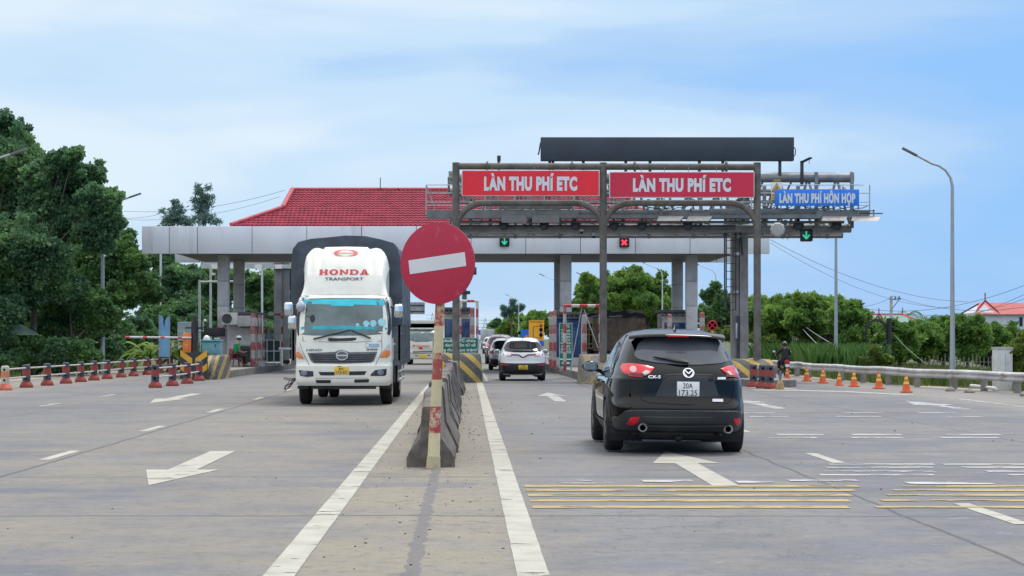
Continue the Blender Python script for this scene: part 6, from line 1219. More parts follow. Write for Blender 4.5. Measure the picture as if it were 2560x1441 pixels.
# ---------------------------------------------------------------- trees and plants
LEAF_N, LEAF_S = 4.6, .44
def add_sprigs(c2, r2, w2, C, Rd, rg):
    for c, r in zip(C, Rd):
        k = 12; d = rg.normal(size=(k,3)); d /= np.linalg.norm(d, axis=1)[:,None]; d[:,2] = np.abs(d[:,2])*.9-.1; rr = r*rg.uniform(.08,.20,size=k)
        c2.append(c+d*(r*rg.uniform(1.0,1.22,size=k))[:,None]); r2.append(rr); w2.append(rr**2*.8)
    return c2, r2, w2
def leaves_mesh(name, centers, radii, n, size, seed, m, parent, flat=.75, big=.03, stretch=1.0, up=.25, shell=2.4):
    """n leaf faces spread through clumps; each leaf is a folded four-point blade."""
    rg = np.random.default_rng(seed); C = np.array(centers, float); Rd = np.array(radii, float); c2, r2, w2 = [], [], []; n = int(n*LEAF_N); size = size*LEAF_S
    for c, r in zip(C, Rd):
        k = 26; d = rg.normal(size=(k,3)); d /= np.linalg.norm(d, axis=1)[:,None]; d[:,2] = d[:,2]*.8+.1
        rr = r*rg.uniform(.12,.34,size=k); cc = c + d*(r*rg.uniform(.62,.95,size=k))[:,None]*np.array([1,1,flat])
        c2.append(cc); r2.append(rr); w2.append(rr**2*1.0); c2.append(c[None]); r2.append(np.array([r*.82])); w2.append(np.array([r**2*.85]))
    c2, r2, w2 = add_sprigs(c2, r2, w2, C, Rd, rg); c2 = np.concatenate(c2); r2 = np.concatenate(r2); w2 = np.concatenate(w2); idx = rg.choice(len(c2), n, p=w2/w2.sum())
    d = rg.normal(size=(n,3)); d /= np.linalg.norm(d, axis=1)[:,None]; rad = r2[idx]*rg.uniform(0,1,size=n)**(1/shell)*rg.uniform(.85,1.12,size=n)
    pos = c2[idx] + d*rad[:,None]*np.array([1,1,flat]); pos[:,2] = np.maximum(pos[:,2], .05)
    a = rg.normal(size=(n,3))*.8 + d*.7; a[:,2] += up-.5*rg.random(n); a /= np.linalg.norm(a, axis=1)[:,None]
    b = np.cross(a, rg.normal(size=(n,3))); b /= np.linalg.norm(b, axis=1)[:,None]; nn = np.cross(a, b)
    s = size*rg.uniform(.45,1.6,size=n); core = rg.random(n) < big; s = np.where(core, s*1.9, s); s = s[:,None]; w = s*.42/stretch; l = s*stretch
    V = np.stack([pos, pos+a*l*.5+b*w, pos+a*l, pos+a*l*.5-b*w+nn*s*.12], 1).reshape(-1,3)
    me = bpy.data.meshes.new(name); me.vertices.add(4*n); me.vertices.foreach_set('co', V.ravel().astype(np.float32)); me.loops.add(4*n); me.loops.foreach_set('vertex_index', np.arange(4*n, dtype=np.int32))
    me.polygons.add(n); me.polygons.foreach_set('loop_start', np.arange(0,4*n,4,dtype=np.int32)); me.update(calc_edges=True); me.validate()
    return link(name, me, m, parent)
BARK = mat('bark', (.10,.085,.07), .9, var=.3, vs=6, bump=.5, bsc=15)
def tree(label, blobs, Z, leaf, m, n, seed, cat='tree', name='leafy_tree', grp=None, spread=.9, trunk=None, tr=.14, **kw):
    """blobs are (px, py, radius px) read at distance Z; depth is spread like the width."""
    rg = random.Random(seed); k = Z/F; cs = []; rs = []
    for px, py, r in blobs:
        c = P(px, py, Z+rg.uniform(-1,1)*spread*r*k*1.3); cs.append(c); rs.append(r*k)
    tx = trunk if trunk is not None else sum(c.x*r for c, r in zip(cs, rs))/sum(rs); base = Vector((tx, Z, 0)); t = thing(name, label, cat, base, 0, grp)
    leaves_mesh('crown', [c-base for c in cs], rs, n, leaf, seed, m, t, **kw)
    mm = MB(); top = max(c.z for c in cs); fork = Vector((0, 0, max(.3, min(c.z for c in cs)*.75))); mm.tube([(0,0,-.1), fork*.5, fork], [tr*1.2, tr, tr*.85], 8)
    for c, r in zip(cs, rs):
        e = c-base; mid = fork.lerp(e, .5)+Vector((rg.uniform(-.2,.2), rg.uniform(-.2,.2), .1)); mm.tube([fork, mid, fork.lerp(e, .9)], [tr*.5, tr*.3, tr*.1], 6)
    mm.build('trunk', BARK, t, smooth=60); return t
FD = foliage('foliage_dark', (.042,.112,.064), (.125,.25,.12), .40, hue=(.18,.33,.13)); FM = foliage('foliage_mid', (.044,.112,.050), (.125,.26,.09), .38, hue=(.18,.33,.10))
FB = foliage('foliage_bright', (.055,.135,.030), (.175,.33,.07), .42, hue=(.27,.43,.09)); FY = foliage('foliage_yellow', (.07,.12,.02), (.17,.24,.05), .3); FC = foliage('foliage_hazed_blue', (.07,.14,.13), (.14,.24,.20), .4)  # FC: conifer blue-green, its colour lightened to stand for distance haze
g = 'tall trees along the near roadside'
tree('tallest dark tree at the frame edge, its top above the street lamp arm', [(20,400,85),(-30,330,70),(30,330,45),(8,300,26),(70,410,52),(-60,440,100),(40,490,80),(-20,560,110),(62,350,22)], 96, .25, FD, 34000, 1, grp=g, trunk=-22.6)
tree('round-crowned dark tree between the tallest tree and the second street lamp', [(150,440,62),(205,450,60),(245,500,50),(262,555,42),(130,520,85),(190,570,80),(100,440,45),(235,600,55),(160,400,30),(272,500,26),(185,385,22),(268,530,30),(275,575,24)], 85, .25, FD, 34000, 2, grp=g, trunk=-18.5)
tree('wide dark tree filling the edge below the tallest crown', [(40,620,95),(-40,690,110),(110,660,80),(60,720,90),(150,720,60),(-20,790,80)], 84, .24, FD, 26000, 3, grp=g, trunk=-20.8)
tree('mid-green tree rising behind the second street lamp post', [(300,620,40),(330,660,42),(285,680,50),(340,710,45),(300,740,55),(262,730,48),(375,735,40),(240,670,45),(318,590,20),(285,590,22),(200,640,48),(212,700,48),(180,600,34)], 100, .24, FM, 24000, 4, grp=g)
tree('bushy tree under the lamp post with lighter sprigs', [(200,760,60),(140,770,45),(230,810,55),(170,830,55),(265,790,45),(115,815,45),(150,725,32)], 86, .20, FM, 20000, 5, grp=g)
tree('low dark shrub tree behind the pale parasol', [(40,800,55),(-20,820,60),(80,850,45),(30,860,50),(110,870,35)], 88, .18, FD, 14000, 6, grp=g)
tree('dark tree just outside the canopy end, behind the blue banner', [(400,650,42),(430,690,50),(395,730,50),(440,760,50),(470,700,42),(385,780,42),(420,615,25)], 120, .26, FD, 18000, 7, grp=g)
tree('dark tree framed between the pale steel post and the first column', [(520,700,45),(540,740,50),(500,770,50),(530,800,45),(560,700,40)], 128, .27, FM, 15000, 8, grp=g)
tree('leafy tree seen through the canopy above the green screen', [(620,720,45),(650,760,50),(610,790,40),(680,740,40),(660,700,35),(690,800,45)], 135, .27, FM, 16000, 9, grp=g)
tree('dark tree behind the rear gantry post, partly behind the truck', [(720,720,50),(745,770,50),(700,770,45),(730,680,35),(760,820,40),(715,835,35)], 140, .28, FD, 14000, 10, grp=g)
tree('feathery grey-green conifer behind the canopy, the shorter of two', [(430,545,22),(445,525,20),(420,560,18),(455,552,20),(440,506,10),(472,560,14),(405,528,7)], 150, .30, FC, 620, 11, name='casuarina_tree', stretch=1.6, big=.02, shell=1.6)
tree('feathery grey-green conifer behind the canopy, the taller of two', [(505,520,24),(515,498,20),(492,505,16),(500,480,14),(520,470,10),(493,467,8),(510,545,24),(535,555,14),(485,550,13),(550,556,6)], 152, .30, FC, 720, 12, name='casuarina_tree', stretch=1.6, big=.02, shell=1.6)
g = 'roadside trees beyond the toll lanes'
tree('big round green tree seen between the closed-lane island and the canopy columns', [(1480,735,44),(1455,770,40),(1500,790,50),(1530,720,42),(1470,700,22),(1520,760,50)], 170, .26, FB, 20000, 20, grp=g)
tree('tall green tree behind the two white lamp posts', [(1590,705,38),(1560,690,22),(1625,720,42),(1650,760,36),(1600,760,55),(1640,800,40),(1585,678,16),(1655,690,15),(1668,730,16)], 172, .26, FB, 22000, 21, grp=g)
tree('green tree behind the no-parking sign', [(1785,745,34),(1770,790,34),(1815,760,32),(1830,800,36),(1790,715,14),(1845,760,22),(1775,820,30)], 150, .25, FM, 14000, 22, grp=g)
for i, (px, py, r, Z_, m_, lb) in enumerate(((15,880,42,83,FD,'low dark bush at the frame edge behind the faded orange post'),(85,884,38,83.5,FM,'low bush behind the second and third banded posts'),(150,884,38,83,FD,'low bush behind the fourth banded post'),(205,884,34,83.5,FM,'low bush just before the slanted lamp post'),(300,850,45,104,FM,'dark bush beside the lamp post foot, before the banana plants'),(250,860,42,90,FD,'dark bush under the lighter tree at the lamp post'),(345,830,40,110,FD,'bush behind the low banana plant'),(400,810,45,114,FM,'bush behind the torn blue banner'),(460,800,48,116,FD,'bush behind the grey sign back'),(525,820,50,126,FM,'bush behind the teal cabinet and pale posts'),(600,820,50,132,FD,'bush behind the attendant booth'),(670,830,48,130,FD,'bush behind the green screen'),(735,830,48,138,FD,'bush behind the rear gantry foot'))):
    tree(lb, [(px,py,r),(px-r*.7,py+12,r*.7),(px+r*.7,py+10,r*.75),(px-10,py-r*.6,r*.5),(px+15,py-r*.7,r*.4),(px,py+30,r*.8)], Z_, .2, m_, 6500, 110+i, cat='bush', name='bush', grp='bushes under the near trees', tr=.05)
rg = random.Random(31)
hb = [(1905,790,48,745,'against the pipe post behind the motorcyclist'),(1960,790,50,742,'above the motorcyclist'),(2020,785,50,738,'between the concrete pole and the lamp post'),(2075,790,46,748,'at the thinner lamp post'),(2130,800,48,755,'just past the thinner lamp post'),(2185,832,46,804,'in front of the green-roofed house'),(2245,836,46,808,'around the wooden pole with the cable coil'),(2305,836,46,808,'past the cable coil pole'),(2360,835,46,800,'before the tall street lamp'),(2420,832,48,800,'behind the tall street lamp'),(2475,848,44,822,'in front of the red-roofed house'),(2535,848,44,824,'at the frame edge below the red roof')]
for i, (px, py, r, tp, lb) in enumerate(hb):
    b = [(px+rg.uniform(-8,8), py+rg.uniform(-8,8), r), (px-r*.6, py+20, r*.7), (px+r*.6, py+22, r*.7), (px+rg.uniform(-15,15), tp+16, 18), (px+rg.uniform(-25,25), tp+24, 20), (px, py+45, r*.8), (px+rg.uniform(-25,25), tp+10, 10)]+[(px+rg.uniform(-34,34), tp+rg.uniform(-2,26), rg.uniform(6,11)) for _ in range(9)]+[(px+rg.uniform(-35,35), 872, 26)]
    tree('feathery green acacia thicket tree '+lb, b, 96+rg.uniform(0,14)+(8 if px < 2100 else 0), .20, FB, 14500, 40+i, grp='thicket trees behind the guard rail', name='acacia_tree', tr=.07, stretch=1.35)
tree('small bright leafy shrub behind the rail before the tall lamp', [(2185,885,16),(2200,900,20),(2170,902,16),(2222,902,14),(2188,872,9)], 74, .13, FY, 2600, 60, cat='shrub', name='shrub', tr=.03)
tree('yellow-green bush at the frame edge beside the white block', [(2555,880,36),(2575,850,30),(2540,910,28),(2570,925,34)], 60, .13, FY, 6500, 61, cat='shrub', name='shrub', tr=.04)
tree('yellowish undergrowth bush beneath the acacias behind the motorcyclist', [(1780,835,26),(1830,840,26),(1900,850,26),(1925,858,22)], 112, .18, FY, 6000, 62, cat='shrub', name='shrub', tr=.04)
g = 'far trees beside the onward road'
tree('far round tree at the open end of the far tree line', [(1237,820,18),(1228,832,14),(1250,832,18),(1242,806,10)], 300, .45, FM, 4200, 70, grp=g)
tree('far green tree in the middle of the far tree line', [(1280,815,26),(1262,832,20),(1302,830,26),(1285,795,14),(1305,800,16)], 290, .45, FB, 7000, 71, grp=g)
tree('far green tree behind the orange detour board', [(1345,805,26),(1325,825,26),(1370,815,26),(1355,790,14),(1385,830,22),(1335,790,14)], 270, .42, FB, 8000, 72, grp=g)
tree('sparse drooping conifer standing above the far tree line', [(1272,778,9),(1285,770,8),(1262,786,6),(1295,775,6),(1282,755,5),(1258,770,4),(1305,768,4)], 285, .5, FC, 900, 73, name='casuarina_tree', stretch=2.0, big=0, shell=1.3)
def far_woods():
    rg = random.Random(77); cs = []; rs = []
    for k in range(150):
        x = rg.uniform(-900, 900)
        if -60 < x < 40: continue
        r = rg.uniform(4.5, 8); cs.append(Vector((x, 820+rg.uniform(-40, 60)+abs(x)*.1, r*.75))); rs.append(r)
    o = leaves_mesh('far_woods', cs, rs, 14000, 3.6, 78, FM, None); tag(o, 'far-off belt of woods along the horizon', 'woods', kind='stuff')
far_woods()
def blades(name, m, kind, label, cat, regs, seed, hmin, hmax, w):
    rg = np.random.default_rng(seed); P0 = []
    for x0, x1, y0, y1, n in regs: P0.append(np.stack([rg.uniform(x0,x1,n), rg.uniform(y0,y1,n), np.full(n,-.04)], 1))
    P0 = np.concatenate(P0); n = len(P0); h = rg.uniform(hmin,hmax,n)[:,None]; a = rg.uniform(0,2*np.pi,n); d = np.stack([np.cos(a),np.sin(a),np.zeros(n)],1); up = np.array([0,0,1.])
    t = np.stack([np.cos(a+1.57),np.sin(a+1.57),np.zeros(n)],1)*w; p1 = P0+up*h*.6+d*h*.12; p2 = P0+up*h+d*h*rg.uniform(.1,.5,n)[:,None]
    V = np.stack([P0-t, P0+t, p1+t*.8, p2, p1-t*.8], 1).reshape(-1,3); me = bpy.data.meshes.new(name); me.vertices.add(5*n); me.vertices.foreach_set('co', V.ravel().astype(np.float32)); me.loops.add(5*n); me.loops.foreach_set('vertex_index', np.arange(5*n,dtype=np.int32)); me.polygons.add(n); me.polygons.foreach_set('loop_start', np.arange(0,5*n,5,dtype=np.int32)); me.update(calc_edges=True); me.validate()
    return tag(link(name, me, m), label, cat, kind='stuff')
blades('roadside_grass', foliage('grass_green', (.05,.10,.02), (.16,.22,.06), .3, hue=(.20,.24,.08)), 1, 'low yellow-green grass along the guard rail', 'grass', [(14.0,24,84,112,9000),(14.2,24,66,84,11000),(16.2,25,50,66,11000),(-30,-18.0,60,110,9000),(11.5,13.8,100,150,2500)], 81, .12, .42, .018)
blades('tall_reeds', foliage('reed_green', (.07,.17,.04), (.18,.34,.10), .3), 1, 'tall bright reeds behind the motorcyclist and the guard rail', 'reeds', [(14.6,17.8,84,92,3800),(14.5,15.8,95,104,900)], 82, .7, 1.5, .018)
def frond_plant(label, x, y, n, L, seed, m, name='banana_plant'):
    rg = random.Random(seed); t = thing(name, label, 'plant', (x, y, 0), 0, 'banana plants behind the blue banner'); mm = MB()
    for i in range(n):
        a = rg.uniform(0, 6.28); d = Vector((math.cos(a), math.sin(a)*.7, 0)); l = L*rg.uniform(.7,1.1); rise = rg.uniform(.7,1.5); sd = Vector((-d.y, d.x, .15)); ws = .20*rg.uniform(.7,1.1); rings = []
        for k in range(10): u = k/9; p = d*l*u*.8+Vector((0,0,.5+l*rise*u-l*1.05*u*u)); wv = ws*math.sin(math.pi*min(1, u*.92+.06))**.7; rings.append([p-sd*wv+Vector((0,0,-wv*.3)), p, p+sd*wv+Vector((0,0,-wv*.3))])
        mm.loft(rings, False, False)
    mm.build('leaf', m, t, smooth=60); MB().tube([(0,0,-.05),(0,0,.35),(.02,0,.75)], [.09,.08,.05], 8).build('stem', mat('green_stem', (.12,.18,.06), .7), t, smooth=60)
BAN = foliage('banana_leaf', (.10,.20,.04), (.26,.38,.09), .45)
for i, (px, lb) in enumerate(((372,'yellow-green banana plant outside the blue banner, toward the lamp post'),(395,'banana plant just behind the edge of the blue banner'),(438,'upright banana plant between the blue banner and the grey sign back'),(482,'banana plant behind the grey sign back'),(350,'low banana plant nearest the lamp post'))): frond_plant(lb, P(px,0,93).x, 93+i*.7, 14, 2.1-.15*(i % 3), 90+i, BAN)
# pale parasol among the near trees
t = thing('parasol', 'faded green parasol half hidden in the shrubs', 'parasol', (P(30,0,84.6).x, 84.6, 0)); k = 84.6/F; zc = CAM_H+(847-806)*k; m = MB(); rings = []
for j in range(7): u = j/6; rings.append([(1.15*u*math.cos(2*math.pi*i/8+.2)*(1-.04*(i % 2)), 1.15*u*math.sin(2*math.pi*i/8+.2), zc-.55*u**1.6) for i in range(8)] if j else [(.02*math.cos(2*math.pi*i/8), .02*math.sin(2*math.pi*i/8), zc) for i in range(8)])
m.loft(rings, False); m.build('canopy', mat('parasol_cloth', (.20,.28,.20), .8, var=.25, vs=3), t, smooth=30); MB().tube([(0,0,0),(0,0,zc)], .03, 6).build('pole', GALV, t)
t = thing('white_sheet_sign', 'white hanging sheet glimpsed through the trees beside the lamp post', 'banner', (P(225,0,98).x, 98, 0)); k = 98/F; m = MB(); m.box(-.24,.24,0,.02,CAM_H+(847-836)*k,CAM_H+(847-812)*k); m.build('sheet', PLATEW, t); m = MB(); m.box(-.2,.22,0,.02,CAM_H+(847-858)*k,CAM_H+(847-842)*k); m.build('lower_sheet', PLATEW, t); MB().tube([(.1,.05,0),(.1,.05,2.4)], .03, 6).build('post', GALV, t)
# ---------------------------------------------------------------- street lamps, poles, wires, pylons
LAMP = mat('lamp_post_steel', (.36,.40,.43), .45, .4, var=.1, vs=2, dirt=((.25,.25,.25), .2, 4)); LAMPW = mat('lamp_post_pale', (.52,.57,.58), .45, .2, var=.06)
def lamp(label, x, y, h, arm=1.45, drop=.75, sg=-1, m_=LAMP, r=.085, straight=False, grp='street lamps on the mixed-lane side'):
    t = thing('street_lamp', label, 'street lamp', (x, y, 0), 0, grp)
    if straight: pts = [(0,0,0),(0,0,h*.5),(0,0,h-.5),(sg*.1,0,h-.3),(sg*.5,0,h-.12),(sg*arm,0,h+.12)]; rr = [r,r*.8,r*.6,r*.5,r*.45,r*.4]
    else:
        pts = [(0,0,0),(0,0,h*.5),(0,0,h-drop-.15)]+[(sg*arm*(1-math.cos(a))*.62,0,h-drop-.15+ (drop*.85)*math.sin(a)) for a in (.4,.8,1.15,1.45)]+[(sg*arm,0,h)]; rr = [r*1.1,r*.8,r*.62,r*.55,r*.5,r*.48,r*.45,r*.4]
    MB().tube(pts, rr, 10).build('post', m_, t, smooth=60); e = Vector(pts[-1]); f = (e-Vector(pts[-2])).normalized(); q = MB(); q.beam(e-f*.05, e+f*.5, .16, .07); q.build('lamp_head', mat('lamp_head_grey', (.12,.12,.14), .4), t, bevel=.015); q = MB(); q.box(-.11,.11,-.11,.11,-.02,.05); q.build('base_plate', CONC, t); return t
lamp('tall curved street lamp rising alone over the guard rail', P(2381,0,66).x, 66, P(0,388,66).z, 1.22, .9); lamp('thinner street lamp whose top hides behind the blue sign', P(2090,0,86).x, 86, 7.55, 1.4)
for px, py, lb in ((1790,662,'far lamp post behind the no-parking sign'),(1656,658,'far lamp post cut by the canopy edge, beside the paired columns'),(1613,672,'far curved lamp in front of the tall green tree'),(1491,687,'far curved lamp between the middle column and pipe post'),(1397,690,'far curved lamp leaning out from behind the middle column'),(1297,740,'farthest curved lamp above the orange detour board')):
    Y = 30118/(847-py); lamp(lb, P(px,0,Y).x, Y, 7.6, 1.45, .9, -1, LAMPW, .07)
lamp('street lamp with a slanted arm standing in front of the trees', P(257,0,87).x, 87, P(0,500,87).z, 1.2, sg=1, straight=True, grp='street lamps on the tree side', r=.10); lamp('street lamp whose arm enters at the frame edge over the trees', -15.7, 63, P(0,395,63).z, 1.3, sg=1, straight=True, grp='street lamps on the tree side')
for px, Y, py, lb in ((402,118,640,'thin pale pole against the trees beyond the canopy end'),(655,125,682,'thin pale pole seen through the canopy above the green screen')):
    t = thing('lamp_pole', lb, 'pole', (P(px,0,Y).x, Y, 0)); MB().tube([(0,0,0),(0,0,P(0,py-40,Y).z)], .07, 8).build('post', LAMPW, t, smooth=50); MB().tube([(0,0,P(0,py-40,Y).z-.05),(.9,0,P(0,py-40,Y).z+.3)], .04, 6).build('arm', LAMPW, t)
CP = mat('pole_concrete', (.12,.115,.11), .9, var=.3, vs=3); CPL = mat('pole_concrete_pale', (.42,.42,.42), .9, var=.15, vs=3)
def upole(label, px, Y, top, m_, coil=False, cross=True, r=.13):
    t = thing('utility_pole', label, 'utility pole', (P(px,0,Y).x, Y, 0)); h = P(0,top,Y).z; MB().tube([(0,0,-.1),(0,0,h)], [r*1.2, r*.75], 8).build('post', m_, t, smooth=50)
    m = MB()
    if cross: m.beam((-.15,0,h-.25),(.75,0,h-.2),.07); m.beam((.1,0,h-.9),(.6,0,h-.25),.05); m.tube([(.6,0,h-.2),(.6,0,h+.0)], .05, 6); m.tube([(.3,0,h-.2),(.3,0,h-.02)], .05, 6); m.build('crossarm', DARKM, t)
    if coil:
        for q in range(3): m.tube([(-.62+.48*math.cos(a)*(1+.06*q), -.12, h-.75+.62*math.sin(a)+.04*q) for a in [2*math.pi*i/20 for i in range(21)]], .025, 5)
        m.tube([(0,-.1,h),(.0,-.1,h-1.2)], .12, 6); m.build('cable_coil', INK, t)
    return t
upole('dark concrete utility pole behind the motorcyclist', 1985, 108, 735, CP, False, True, .12); upole('pale concrete pole with a bracket rising behind the green-roofed house', 2228, 150, 741, CPL, False, True, .14); upole('short dark pole carrying a loop of black cable', 2222, 94, 796, CP, True, False, .12)
WIRE = mat('wire_black', (.03,.03,.035), .6)
def wire(label, a, b, sag, r=.014, m_=WIRE):
    L = [a.lerp(b, i/16)-Vector((0,0,sag*4*(i/16)*(1-i/16))) for i in range(17)]; m = MB(); m.tube(L, r, 5, False); tag(m.build('power_cable', m_, smooth=60), label, 'cable', 'overhead cables')
PW_ = P
wire('upper cable sagging from the pale pole to the tall street lamp side', P(2233,740,150), P(2560,768,130), .6, .014); wire('cable dropping from the pale pole toward the thinner lamp', P(2233,740,150), P(2092,762,110), .4, .014)
wire('cable climbing past the tall lamp to the frame edge, highest of three', P(2105,762,120), P(2600,698,100), .9, .012); wire('cable climbing past the tall lamp to the frame edge, middle of three', P(2160,788,130), P(2600,716,100), 1.1, .012); wire('cable climbing past the tall lamp to the frame edge, lowest of three', P(2290,786,130), P(2600,732,100), .5, .012)
wire('pale guy cable slanting from the dark utility pole to the shrub', P(1986,796,108), P(2190,905,80), .25, .016, GALV); wire('second guy cable from the dark utility pole to the guard rail', P(1986,798,108), P(2120,920,82), .2, .014, GALV); wire('guy cable slanting from the cable coil pole to the ground', P(2236,838,94), P(2320,912,86), .1, .012, mat('wire_green', (.20,.26,.16), .6))
wire('thin cable across the sky from the canopy end down to the red-roofed house', P(1926,600,110), P(2420,755,140), .8, .012); wire('second thin cable below it across the sky beside the blue sign', P(1926,608,110), P(2400,770,150), 1.0, .010); wire('cable between the dark utility pole and the thinner lamp', P(1986,740,108), P(2150,772,108), .3, .014)
wire('cable running from the roof tip behind the trees, upper one', P(712,476,96), P(250,523,110), .5, .009); wire('cable behind the feathery conifers, lower one', P(700,492,120), P(250,545,120), .6, .009); wire('cable from the dark tree to the canopy, lowest one', P(440,524,120), P(240,541,110), .3, .009)
def pylon(label, px, Y, top, s):
    t = thing('pylon', label, 'pylon', (P(px,0,Y).x, Y, 0)); h = P(0,top,Y).z; m = MB(); mt = mat('pylon_steel', (.35,.40,.46), .6, .2)
    for sx in (-1, 1):
        for sy in (-1, 1): m.tube([(sx*s,sy*s,0),(sx*s*.25,sy*s*.25,h*.75),(0,0,h)], s*.05, 4)
    for i in range(8):
        z0, z1 = h*.75*i/8, h*.75*(i+1)/8; a = s*(1-.75*i/8); b = s*(1-.75*(i+1)/8); m.tube([(-a,-a,z0),(b,-b,z1)], s*.03, 4); m.tube([(a,-a,z0),(-b,-b,z1)], s*.03, 4)
    for z in (.62, .78, .92): m.tube([(-s*1.5,0,h*z),(s*1.5,0,h*z)], s*.045, 4)
    m.build('lattice', mt, t)
pylon('faint lattice power pylon at the end of the road', 1213, 900, 796, 2.6); pylon('fainter pylon seen beyond the cream truck', 1081, 1400, 782, 3.2)
# ---------------------------------------------------------------- houses
def house(label, name, px0, px1, Y, eave, ridge, wall, roofc, hip=False):
    k = Y/F; t = thing(name, label, 'house', (P((px0+px1)/2,0,Y).x, Y, 0)); w = (px1-px0)*k/2; ze, zr = CAM_H+(847-eave)*k, CAM_H+(847-ridge)*k; d_ = 8
    MB().box(-w*.97, w*.97, 0, d_, 0, ze).build('wall', wall, t); m = MB(); rf = mat('house_roof_%s' % name, roofc, .6, var=.2, vs=2)
    return t, w, ze, zr, d_, rf
t, w, ze, zr, d_, rf = house('white house with a bright red tiled gable roof above the thicket', 'red_roofed_house', 2436, 2640, 150, 783, 756, mat('house_white', (.55,.60,.66), .7, var=.06), (.36,.04,.045))
m = MB(); m.loft([[(-w*1.02,-.3,ze-.1),(-w*.70,2.2,zr),(-w*1.02,5,ze-.1)],[(w,-.3,ze-.1),(w,2.2,zr),(w,5,ze-.1)]], False, False); m.build('roof', rf, t); m = MB(); m.add([(-w*.97,-.02,ze-.1),(-w*.70,2.2,zr-.12),(-w*.97,5,ze-.1)], [(0,1,2)]); m.add([(-w*.97,-.02,ze-.1),(-w*.45,-.02,ze-.1),(-w*.70,.6,zr-.15)], [(0,1,2)]); m.build('gable', mat('house_white', (.55,.60,.66)), t)
m = MB(); m.loft([[(-w*1.04,-.35,ze-.12),(-w*.72,.2,zr+.02),(-w*.40,-.35,ze-.12)],[(-w*1.0,-.35,ze+.12),(-w*.72,.2,zr+.22),(-w*.44,-.35,ze+.12)]], False, False); m.tube([(-w*.72,.2,zr),(-w*.72,.2,zr+.7)], .05, 5); m.build('barge_board', rf, t); m = MB(); m.box(w*.1,w*.18,-.03,0,ze-1.0,ze-.3); m.box(-w*.85,-w*.6,-.03,0,1.6,2.4); m.build('window', GLASS, t)
t, w, ze, zr, d_, rf = house('house with a weathered green roof and red ridge in the thicket', 'green_roofed_house', 2172, 2300, 170, 806, 786, mat('house_cream', (.60,.62,.62), .7), (.10,.20,.18))
m = MB(); m.loft([[(-w*1.0,-.4,ze-.1),(-w*.75,3,zr),(-w,7,ze)],[(w*1.05,-.4,ze-.1),(w*.62,3,zr),(w*1.05,7,ze)]], False, False); m.build('roof', rf, t); rr = mat('ridge_red', (.42,.05,.06), .6); m = MB(); m.tube([(-w*.75,3,zr),(w*.62,3,zr)], .12, 6); m.tube([(w*.62,3,zr),(w*1.08,-.4,ze-.1)], .12, 6); m.tube([(-w*.75,3,zr),(-w,-.4,ze-.1)], .14, 6); m.loft([[(-w*.95,-.9,ze-.2),(-w*.66,-.6,zr-.1),(-w*.36,-.9,ze-.2)],[(-w*.95,-.9,ze-.02),(-w*.66,-.6,zr+.1),(-w*.36,-.9,ze-.02)]], False, False); m.tube([(-w*.66,-.6,zr),(-w*.66,-.6,zr+.5)], .05, 5); m.tube([(w*.62,3,zr),(w*.62,3,zr+.6)], .05, 5); m.build('ridge', rr, t)
m = MB(); m.add([(-w*.92,-.55,ze-.3),(-w*.40,-.55,ze-.3),(-w*.66,-.5,zr-.15)], [(0,1,2)]); m.build('gable', mat('house_cream', (.60,.62,.62)), t)
t, w, ze, zr, d_, rf = house('small dark red roof tip behind the thinner lamp', 'tile_roofed_house', 2092, 2128, 180, 775, 763, mat('house_cream', (.60,.62,.62)), (.36,.05,.05)); m = MB(); m.loft([[(-w,-.3,ze),(-w*.2,2,zr),(-w,4,ze)],[(w,-.3,ze),(w*.2,2,zr),(w,4,ze)]], False, False); m.build('roof', rf, t)
def palm(label, px, Y, py, s, seed):
    rg = random.Random(seed); t = thing('palm_tree', label, 'palm tree', (P(px,0,Y).x, Y, 0), 0, 'palms behind the houses'); h = P(0,py,Y).z; mm = MB()
    for i in range(16):
        a = rg.uniform(0,6.28); d = Vector((math.cos(a),math.sin(a),0)); l = s*rg.uniform(.7,1.1); up = rg.uniform(.2,1.1); sd = Vector((-d.y,d.x,0))
        for k in range(12):
            u = (k+1)/12; p = d*l*u+Vector((0,0,h+l*up*u-l*.9*u*u))
            for sg in (-1, 1): q = p+sd*sg*l*.26*(1-.6*u)+Vector((0,0,-l*.16)); e = d*l*.05; mm.add([p, p+e, q+e*.5], [(0,1,2)])
    mm.build('crown', FM, t); MB().tube([(0,0,0),(.1,0,h*.5),(0,0,h)], [.18,.14,.11], 8).build('trunk', BARK, t, smooth=60)
palm('coconut palm rising just past the green-roofed house', 2325, 165, 800, 1.7, 3); palm('palm with fronds showing over the green roof ridge', 2270, 195, 786, 1.3, 4)
m = MB(); rg = random.Random(7); t = thing('picket_fence', 'pale thin picket fence under the thicket behind the guard rail', 'fence', (0,0,0))
for i in range(40): x = 21.0+i*.18; y = 92+rg.uniform(-.1,.1); m.box(x-.02, x+.02, y-.02, y+.02, 0, .75+rg.uniform(-.1,.15))
m.box(21, 28.2, 92.03, 92.06, .45, .49); m.build('picket', mat('picket_grey', (.15,.15,.13), .8, var=.2), t)
